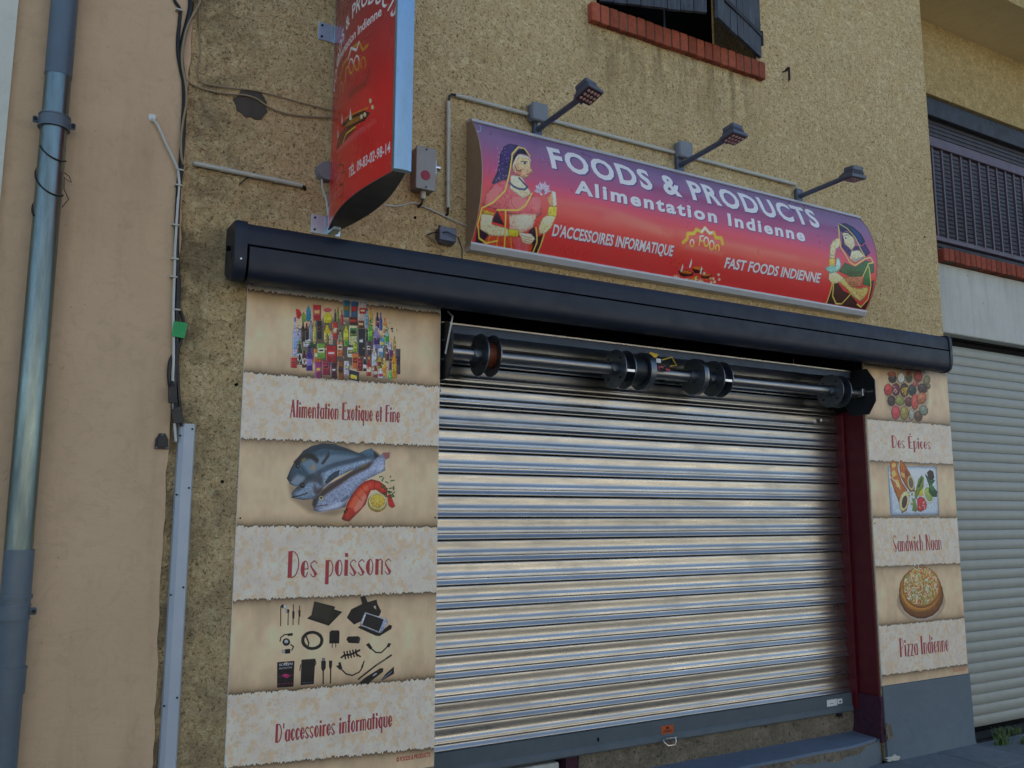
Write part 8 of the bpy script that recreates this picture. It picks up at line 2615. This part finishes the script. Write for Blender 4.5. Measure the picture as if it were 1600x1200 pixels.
# ================================================================== SIGN LAMPS
def make_lamp(name, label):
    t = thing(name, (0, 0, 0), label, 'sign lamp', 'arm lamps over the shop sign')
    obj('wall_bracket', MB().cbox(-.028, -.03, -.045, .028, 0, .055, .004), M['lamp_grey'], t)
    obj('arm', MB().cyl((0, -.02, .0), (0, -.425, .012), .0165, None, 14), M['lamp_grey'], t)
    hd = obj('lamp_head', MB().cbox(-.062, -.535, -.018, .062, -.425, .006, .004).cbox(-.045, -.522, .030, .045, -.438, .062, .006), M['lamp_grey'], t)
    mb = MB()
    for k in range(7):
        x = -.042 + k * .014
        mb.box(x - .0025, -.524, .006, x + .0025, -.436, .030)
    obj('cooling_fin', mb, M['lamp_grey'], hd)
    obj('led_panel', MB().box(-.055, -.528, -.0205, .055, -.432, -.0185), M['led_dark'], hd)
    mb = MB()
    for i in range(4):
        for j in range(3):
            mb.cyl((-.038 + i * .0253, -.508 + j * .028, -.0245), (-.038 + i * .0253, -.508 + j * .028, -.021), .0085, .0095, 8)
    obj('led_lens', mb, M['lens'], hd)
    obj('yoke', MB().cbox(-.020, -.432, -.008, -.012, -.405, .030, .001).cbox(.012, -.432, -.008, .020, -.405, .030, .001), M['lamp_grey'], hd)
    obj('lamp_cable', MB().tube([(0, -.36, .026), (.0, -.40, .045), (.0, -.43, .050), (0, -.45, .046)], .004), M['cable_black'], t)
    return t


def copy_tree(o, parent=None):
    c = o.copy()
    C.objects.link(c)
    if parent is not None:
        c.parent = parent
        c.matrix_parent_inverse = o.matrix_parent_inverse.copy()
    for ch in list(o.children):
        copy_tree(ch, c)
    return c


l1 = make_lamp('sign_lamp', 'arm lamp over the left end of the shop sign, beside the first grey junction box')
l2 = copy_tree(l1)
l2['label'] = 'middle of the three arm lamps over the shop sign, beside the second junction box'
l3 = copy_tree(l1)
l3['label'] = 'arm lamp over the right end of the shop sign, with no junction box beside it'
for l_, x, z, rz, tilt in ((l1, 2.430, 3.770, .05, .30), (l2, 3.478, 3.775, .02, .10), (l3, 4.540, 3.772, -.03, -.16)):
    l_.location = (x, -.004, z)
    l_.rotation_euler = (-.02 if l_ is not l3 else .03, 0, rz)
for l_, tilt, yw in ((l1, .34, .22), (l2, .12, .05), (l3, -.10, -.06)):
    for ch in l_.children:
        if ch.name.startswith('lamp_head'):
            piv = Matrix.Translation((0, -.425, .01))
            ch.matrix_basis = piv @ Euler((-tilt, 0, yw)).to_matrix().to_4x4() @ piv.inverted() @ ch.matrix_basis

# ================================================================== BOXES, CONDUITS, CABLES ON THE WALL
for x, z, lb in ((2.425, 3.862, 'square grey junction box above the left lamp of the sign'), (3.50, 3.872, 'square grey junction box above the middle lamp of the sign')):
    t = thing('junction_box', (x, 0, z - .05), lb, 'junction box', 'junction boxes over the shop sign')
    obj('box_body', MB().cbox(x - .052, -.05, z - .052, x + .052, 0, z + .052, .010), M['box_grey'], t)
    obj('lid', MB().cbox(x - .055, -.068, z - .055, x + .055, -.051, z + .055, .008), M['box_grey'], t)
    obj('gland', MB().cyl((x + .01, -.03, z - .075), (x + .01, -.03, z - .053), .010, .012, 10), M['pvc'], t)


def conduit(x0, z0, x1, z1, label, clips=2, y=-.018, r=.0115):
    o = obj('conduit', MB().cyl((x0, y, z0), (x1, y, z1), r, None, 12), M['pvc'])
    tag(o, label, 'conduit', 'plastic conduits on the shop wall')
    for k in range(clips):
        t = (k + .5) / clips if clips > 1 else .5
        x, z = x0 + (x1 - x0) * t, z0 + (z1 - z0) * t
        d = Vector((x1 - x0, 0, z1 - z0)).normalized()
        obj('clip', MB().cyl((x - d.x * .007, y, z - d.z * .007), (x + d.x * .007, y, z + d.z * .007), r + .003, None, 12).box(x - .006, y, z - .006, x + .006, 0, z + .006), M['pvc'], o)
    return o


conduit(1.915, 3.853, 2.368, 3.853, 'short white conduit running to the left junction box over the sign', 2)
conduit(2.485, 3.853, 3.440, 3.855, 'white conduit between the two junction boxes over the sign', 3)
conduit(3.560, 3.855, 4.505, 3.857, 'white conduit running from the middle junction box to the right lamp', 3)
conduit(1.873, 3.805, 1.880, 3.210, 'upright white conduit left of the shop sign', 2)
conduit(.598, 3.189, 1.100, 3.180, 'white conduit on the wall left of the projecting sign', 2)
tag(obj('cable_elbow', MB().tube([(1.875, -.018, 3.80), (1.878, -.02, 3.835), (1.893, -.02, 3.852), (1.92, -.018, 3.853)], .007), M['cable_black']), 'black cable elbow at the corner of the conduits left of the sign', 'cable')
tag(obj('cable_end', MB().tube([(1.880, -.018, 3.215), (1.880, -.018, 3.18), (1.872, -.006, 3.165)], .007), M['cable_black']), 'black cable end poking from the bottom of the upright conduit', 'cable')
tag(obj('cable_end', MB().tube([(1.095, -.018, 3.18), (1.112, -.016, 3.176), (1.118, -.003, 3.168)], .008), M['cable_black']), 'black cable end poking from the conduit beside the projecting sign', 'cable')
tag(obj('lamp_feed', MB().tube([(4.50, -.018, 3.857), (4.515, -.025, 3.845), (4.535, -.03, 3.80)], .006), M['pvc']), 'white cable dropping from the conduit to the right sign lamp', 'cable')
# key switch box
kb = thing('key_switch_box', (1.71, 0, 3.25), 'metal key switch box with a red disc beside the projecting sign', 'switch box')
obj('box_body', MB().cbox(1.668, -.075, 3.262, 1.775, 0, 3.485, .004), M['metal_box'], kb)
obj('front_plate', MB().cbox(1.665, -.084, 3.258, 1.778, -.0755, 3.489, .003), M['metal_box'], kb)
obj('red_disc', MB().cyl((1.718, -.087, 3.335), (1.718, -.0842, 3.335), .026, None, 24), M['red_disc'], kb)
obj('lock_lever', MB().cbox(1.779, -.06, 3.36, 1.792, -.035, 3.44, .002).cyl((1.79, -.045, 3.405), (1.815, -.045, 3.405), .014, None, 12), M['alu'], kb)
obj('gland', MB().cyl((1.725, -.04, 3.222), (1.725, -.04, 3.262), .014, .016, 10), M['pvc'], kb)
obj('tail_cable', MB().tube([(1.725, -.04, 3.225), (1.722, -.035, 3.20), (1.712, -.01, 3.185)], .007), M['cable_black'], kb)
obj('screw', MB().cyl((1.722, -.0865, 3.475), (1.722, -.084, 3.475), .005, None, 8).cyl((1.722, -.0865, 3.272), (1.722, -.084, 3.272), .005, None, 8), M['iron'], kb)
# small box below
sb = thing('sensor_box', (1.85, 0, 3.02), 'small grey box with thin black wires just above the awning', 'box')
obj('box_body', MB().cbox(1.815, -.05, 3.005, 1.908, 0, 3.085, .005), M['lamp_grey'], sb)
obj('box_cover', MB().cbox(1.812, -.064, 3.012, 1.910, -.0505, 3.088, .004).cyl((1.83, -.03, 3.085), (1.83, -.03, 3.10), .010, None, 10), M['lamp_grey'], sb)
obj('wire', MB().tube([(1.765, -.004, 3.045), (1.79, -.03, 3.055), (1.85, -.08, 3.055), (1.91, -.08, 3.035), (1.945, -.06, 2.985), (1.955, -.04, 2.90)], .0035), M['cable_black'], sb)
obj('wire', MB().tube([(1.765, -.004, 3.04), (1.80, -.03, 3.02), (1.828, -.04, 2.97), (1.83, -.05, 2.89)], .0035), M['cable_beige'], sb)
t = thing('round_junction_box', (1.205, 0, 3.27), 'round grey junction box half hidden behind the projecting sign', 'junction box')
obj('box_body', MB().cyl((1.215, -.045, 3.272), (1.215, 0, 3.272), .046, .05, 24), M['box_grey'], t)
obj('tail_cable', MB().tube([(1.195, -.02, 3.23), (1.20, -.018, 3.19), (1.222, -.012, 3.14), (1.235, -.02, 3.05)], .005), M['cable_white'], t)


def cable(pts, r, mat, label, name='cable', y=-.012, group=None, smooth=True):
    P_ = [Vector((p[0], p[2] if len(p) > 2 else y, p[1])) for p in pts]
    if smooth and len(P_) > 2:
        Q = []
        for i in range(len(P_) - 1):
            p0, p1, p2, p3 = P_[max(i - 1, 0)], P_[i], P_[i + 1], P_[min(i + 2, len(P_) - 1)]
            for k in range(6):
                t_ = k / 6
                Q.append(.5 * ((2 * p1) + (-p0 + p2) * t_ + (2 * p0 - 5 * p1 + 4 * p2 - p3) * t_ ** 2 + (-p0 + 3 * p1 - 3 * p2 + p3) * t_ ** 3))
        Q.append(P_[-1])
        P_ = Q
    return tag(obj(name, MB().tube(P_, r), mat), label, 'cable', group)


cable([(0.512, 4.06), (0.541, 3.972), (0.541, 3.908), (0.531, 3.841), (0.518, 3.758), (0.514, 3.694), (0.524, 3.626), (0.536, 3.558), (0.543, 3.459), (0.543, 3.374), (0.545, 3.267), (0.544, 3.191), (0.546, 3.13), (0.541, 3.084), (0.541, 2.949), (0.546, 2.801), (0.555, 2.685), (0.562, 2.598), (0.564, 2.504), (0.566, 2.432), (0.574, 2.311), (0.574, 2.24), (0.573, 2.183), (0.571, 2.127)], 0.0115, M['cable_black'], 'thick black cable bundle running down the seam between the two walls', y=-0.024)
cable([(0.464, 4.029), (0.473, 3.952), (0.499, 3.912), (0.5, 3.841), (0.498, 3.777), (0.502, 3.699), (0.517, 3.625), (0.535, 3.559)], 0.0085, M['cable_black'], 'black cable joining the bundle from the top of the pink wall', y=-0.022)
cable([(0.565, 2.657), (0.569, 2.599), (0.57, 2.519), (0.584, 2.485), (0.594, 2.449), (0.594, 2.399), (0.585, 2.348), (0.571, 2.311), (0.55, 2.273), (0.546, 2.216), (0.555, 2.154), (0.567, 2.126)], 0.0075, M['cable_black'], 'black cable looping behind the green tag to the plug', y=-0.026)
cable([(0.573, 2.311), (0.582, 2.226), (0.591, 2.128), (0.6, 2.072), (0.608, 2.009), (0.612, 1.985)], 0.0075, M['cable_black'], 'black cable beside the plugs dropping into the trunking', y=-0.028)
cable([(0.411, 3.355), (0.434, 3.33), (0.452, 3.298), (0.48, 3.241), (0.507, 3.192), (0.528, 3.148), (0.539, 3.096), (0.541, 3.066), (0.54, 2.946), (0.541, 2.769), (0.544, 2.681), (0.546, 2.573), (0.55, 2.465), (0.556, 2.38), (0.562, 2.28), (0.564, 2.196), (0.566, 2.154), (0.574, 2.077), (0.582, 1.994), (0.591, 1.918)], 0.006, M['cable_white'], 'white cable from a hole in the pink wall down the seam', y=-0.032)
cable([(0.584, 4.06), (0.582, 3.971), (0.56, 3.908), (0.536, 3.836), (0.523, 3.761), (0.518, 3.689), (0.524, 3.628), (0.536, 3.577), (0.546, 3.525), (0.55, 3.456), (0.542, 3.384), (0.537, 3.314), (0.537, 3.261), (0.543, 3.201), (0.554, 3.166)], 0.0055, M['cable_beige'], 'beige cable winding down over the black cable bundle', y=-0.036)
cable([(0.54, 3.588), (0.572, 3.569), (0.622, 3.559), (0.672, 3.558), (0.701, 3.559), (0.751, 3.565), (0.818, 3.576), (0.869, 3.57), (0.925, 3.544), (0.994, 3.532), (1.081, 3.536), (1.177, 3.552), (1.238, 3.567)], 0.0048, M['cable_beige'], 'lower beige cable crossing the cement patch to the projecting sign', y=-0.012)
cable([(0.578, 4.057), (0.583, 3.977), (0.591, 3.834), (0.6, 3.724), (0.593, 3.659), (0.598, 3.613), (0.615, 3.59), (0.657, 3.587), (0.758, 3.597), (0.847, 3.61), (0.954, 3.611), (1.079, 3.606), (1.238, 3.602)], 0.0035, M['cable_beige'], 'upper beige cable running across the wall to the projecting sign', y=-0.01)
cable([(1.525, 3.164), (1.594, 3.17), (1.671, 3.201), (1.7, 3.205), (1.722, 3.2), (1.791, 3.185), (1.884, 3.16), (1.96, 3.141), (2.044, 3.127)], 0.004, M['cable_white'], 'thin pale cable from the projecting sign to the shop sign', y=-0.01)
cable([(0.807, 3.131), (0.829, 3.158), (0.857, 3.185), (0.874, 3.208)], 0.003, M['cable_black'], 'short dark twig of wire hanging under the left conduit', y=-0.012)
gt = tag(obj('cable_tag', MB().prism([(0.553, 2.444), (0.609, 2.441), (0.6, 2.371), (0.546, 2.377)], 'y', -.044, -.038), M['green']), 'bright green plastic tag tied to the cables in the wall seam', 'tag')
pg = thing('cable_plug', (0.547, -.03, 2.149), 'upper black plug connector hanging in the wall seam', 'plug', 'black plugs in the wall seam')
obj('plug_body', MB().prism([(0.547, 2.149), (0.578, 2.16), (0.585, 2.084), (0.551, 2.085)], 'y', -.052, -.026), M['cable_black'], pg)
obj('boot', MB().cyl((0.562, -.04, 2.144), (0.562, -.034, 2.179), .010, .006, 10), M['cable_black'], pg)
pg = thing('cable_plug', (0.565, -.03, 2.055), 'lower black plug connector just above the trunking', 'plug', 'black plugs in the wall seam')
obj('plug_body', MB().prism([(0.565, 2.055), (0.596, 2.068), (0.618, 2.011), (0.608, 1.996), (0.574, 1.997)], 'y', -.056, -.028), M['cable_black'], pg)
obj('boot', MB().cyl((0.581, -.042, 2.058), (0.577, -.036, 2.098), .010, .006, 10), M['cable_black'], pg)
for x, z, lb in [(0.495, 3.903, 'white clip pinning the black cables at the very top of the wall seam'), (0.54, 3.139, 'white clip on the seam level with the conduit left of the projecting sign'), (0.541, 2.644, 'lower of the white clips on the seam just above the green tag'), (0.542, 2.726, 'white clip on the seam between the awning end and the green tag'), (0.562, 2.498, 'white clip on the seam cables just above the green tag'), (0.539, 3.067, 'white clip on the seam just under the bend of the white cable'), (0.536, 2.881, 'white clip on the seam left of the awning end cap')]:
    tag(obj('cable_clip', MB().cbox(x - .016, -.042, z - .004, x + .016, -.012, z + .004, .002), M['pvc']), lb, 'clip', 'cable clips in the wall seam')
tag(obj('filler_patch', blob(0.413, 3.363, .016, .02, -.0142, .006, 14, 21, .25), M['white']), 'dab of white filler where the white cable leaves the pink wall', 'filler')


# ================================================================== DRAINPIPE
dp = thing('drainpipe', (.031, -.07, 0), 'zinc drainpipe strapped to the pink house wall with wire wound round it', 'drainpipe')
PX, PY = .031, -.078
obj('pipe', MB().cyl((PX, PY, 1.47), (PX, PY, 3.444), .0505, None, 32), M['zinc'], dp)
obj('upper_pipe', MB().cyl((PX, PY, 3.430), (PX, PY, 7.7), .0525, None, 32), M['zinc_paint'], dp)
obj('lower_pipe', MB().cyl((PX + .004, PY, 0), (PX + .004, PY, 1.472), .0535, None, 32), M['zinc_paint'], dp)
obj('collar', MB().cyl((PX + .004, PY, .93), (PX + .004, PY, 1.02), .0585, None, 32).cyl((PX + .004, PY, 1.02), (PX + .004, PY, 1.03), .061, None, 32), M['zinc_paint'], dp)
obj('collar', MB().cyl((PX + .004, PY, 1.285), (PX + .004, PY, 1.30), .060, None, 32), M['zinc_paint'], dp)
for z in (3.225, 1.235):
    cl_ = obj('pipe_clamp', MB().cyl((PX, PY, z - .022), (PX, PY, z + .022), .0585, None, 32).cyl((PX, PY, z + .022), (PX, PY, z + .028), .061, None, 32).cyl((PX, PY, z - .028), (PX, PY, z - .022), .061, None, 32), M['zinc_paint'], dp)
    for s_ in (-1, 1):
        obj('clamp_ear', MB().cbox(PX + s_ * .062 - .018, PY - .006, z - .014, PX + s_ * .062 + .018, PY + .006, z + .014, .004), M['zinc_paint'], cl_)
        obj('bolt', MB().cyl((PX + s_ * .07, PY - .016, z), (PX + s_ * .07, PY + .012, z), .008, None, 8), M['iron'], cl_)
    obj('wall_stem', MB().cyl((PX, PY + .058, z), (PX, .0, z), .010, None, 10), M['iron'], cl_)
mb = MB()
pts = []
for k in range(90):
    t = k / 89
    a = -2.6 + t * 4 * math.pi
    z = 3.13 - .30 * t + .05 * math.sin(a)
    pts.append((PX + .0535 * math.cos(a), PY + .0535 * math.sin(a), z))
mb.tube(pts, .0036, 5)
obj('binding_wire', mb, M['wire'], dp)
obj('wire_end', MB().tube([(PX + .05, PY - .02, 3.01), (PX + .07, PY - .03, 2.995), (PX + .08, PY - .03, 2.97), (PX + .066, PY - .03, 2.975), (PX + .052, PY - .025, 2.99), (PX + .055, PY - .02, 2.94), (PX + .075, PY - .02, 2.90), (PX + .053, PY - .02, 2.86)], .002, 5), M['wire'], dp)

# ================================================================== SMALL THINGS ON THE WALL
hk = thing('wall_hook', (4.474, 0, 4.66), 'rusty iron hook driven into the wall right of the window', 'hook')
obj('shank', MB().tube([(4.462, .01, 4.678), (4.462, -.03, 4.675), (4.466, -.05, 4.69)], .009), M['rust'], hk)
obj('hook_tongue', MB().tube([(4.474, -.045, 4.695), (4.472, -.048, 4.67), (4.474, -.046, 4.63), (4.476, -.044, 4.60)], .008, 6), M['rust'], hk)
bp = thing('bell_plate', (.536, -.014, 1.88), 'small black plastic wall plate on the pink wall beside the trunking', 'wall plate')
obj('plate', MB().prism([(.508, 1.884), (.564, 1.884), (.562, 1.925), (.548, 1.952), (.524, 1.952), (.510, 1.925)], 'y', -.024, -.0145), M['cable_black'], bp)
obj('raised_face', MB().prism([(.518, 1.895), (.554, 1.895), (.552, 1.925), (.546, 1.938), (.526, 1.938), (.520, 1.925)], 'y', -.031, -.0245), M['plate'], bp)
for x, z in ((.515, 1.889), (.557, 1.889), (.536, 1.946)):
    obj('screw', MB().cyl((x, -.0275, z), (x, -.0235, z), .0045, None, 8), M['lamp_grey'], bp)
tr = thing('cable_trunking', (.63, 0, 0), 'tall grey metal trunking up the seam between the pink and ochre walls', 'trunking')
obj('cover', MB().prism([(.600, -.004), (.604, -.022), (.622, -.036), (.664, -.036), (.668, -.030), (.668, -.002)], 'z', .02, 1.998), M['trunk'], tr)
for z in (1.975, 1.72, 1.30, .85, .45):
    obj('screw', MB().cyl((.655, -.040, z), (.655, -.0355, z), .0045, None, 8).cyl((.606, -.033, z - .03), (.609, -.026, z - .03), .004, None, 8), M['iron'], tr)
obj('wall_flange', MB().box(.668, -.004, .02, .674, .0, 1.99), M['trunk'], tr)

# ================================================================== WEEDS
def tuft(x, y, n, h, label):
    mb = MB()
    for k in range(n):
        a, r_ = random.uniform(0, 6.28), random.uniform(.2, 1) * h * .8
        bx_, by_ = x + random.gauss(0, h * .45), y + random.gauss(0, h * .22)
        px, py = bx_ + r_ * math.cos(a), by_ + r_ * math.sin(a)
        z = h * random.uniform(.4, 1)
        w = .003
        mx, my = (bx_ * .6 + px * .4), (by_ * .6 + py * .4)
        mb.add([(bx_ - w, by_, -.003), (bx_ + w, by_, -.003), (mx + w, my, z * .75), (mx - w, my, z * .75), (px, py, z)], [(0, 1, 2, 3), (3, 2, 4)])
    return tag(obj('weed_tuft', mb, M['grass']), label, 'weeds', 'weeds in the pavement joints')


tuft(6.22, -.13, 90, .07, 'broad flat grass tuft in the pavement joint nearest the shop corner')
tuft(6.38, -.20, 50, .055, 'small grass tuft at the outer end of the joint before the garage door')
tuft(6.42, .0, 55, .08, 'upright grass tuft close to the garage door sill')
tuft(6.62, .01, 40, .06, 'low grass tuft along the garage door sill at the picture edge')

# ================================================================== HOUSES ACROSS THE STREET (lit by the sun, mirrored in the shutter)
def far_house(x0, x1, h, label, mat):
    t = thing('street_house', ((x0 + x1) / 2, -16, 0), label, 'building')
    w = obj('wall', MB().box(x0, -24, 0, x1, -16, h), mat, t)
    obj('roof', MB().prism([(-24.4, h), (-20, h + 1.3), (-15.6, h)], 'x', x0, x1), M['roof'], t)
    n = int((x1 - x0) / 2.4)
    for fl in range(int(h / 2.9)):
        for k in range(n):
            cx = x0 + (k + .5) * (x1 - x0) / n
            z = .9 + fl * 2.9
            wd = obj('window', MB().box(cx - .5, -16.0, z, cx + .5, -15.97, z + 1.35), M['opp_dark'], t)
            obj('frame', MB().box(cx - .56, -15.999, z - .06, cx - .5, -15.95, z + 1.41).box(cx + .5, -15.999, z - .06, cx + .56, -15.95, z + 1.41).box(cx - .5, -15.999, z + 1.35, cx + .5, -15.95, z + 1.41).box(cx - .56, -16, z - .12, cx + .56, -15.9, z - .06), M['opp_shutter'], wd)
    return t


far_house(-14, -1.5, 5.4, 'low cream house across the street from the pink wall', M['opp'])
far_house(-1.4, 9, 5.9, 'cream house across the street facing the roller shutter', M['opp'])
far_house(9.1, 24, 5.3, 'long cream house across the street facing the garage', M['opp'])
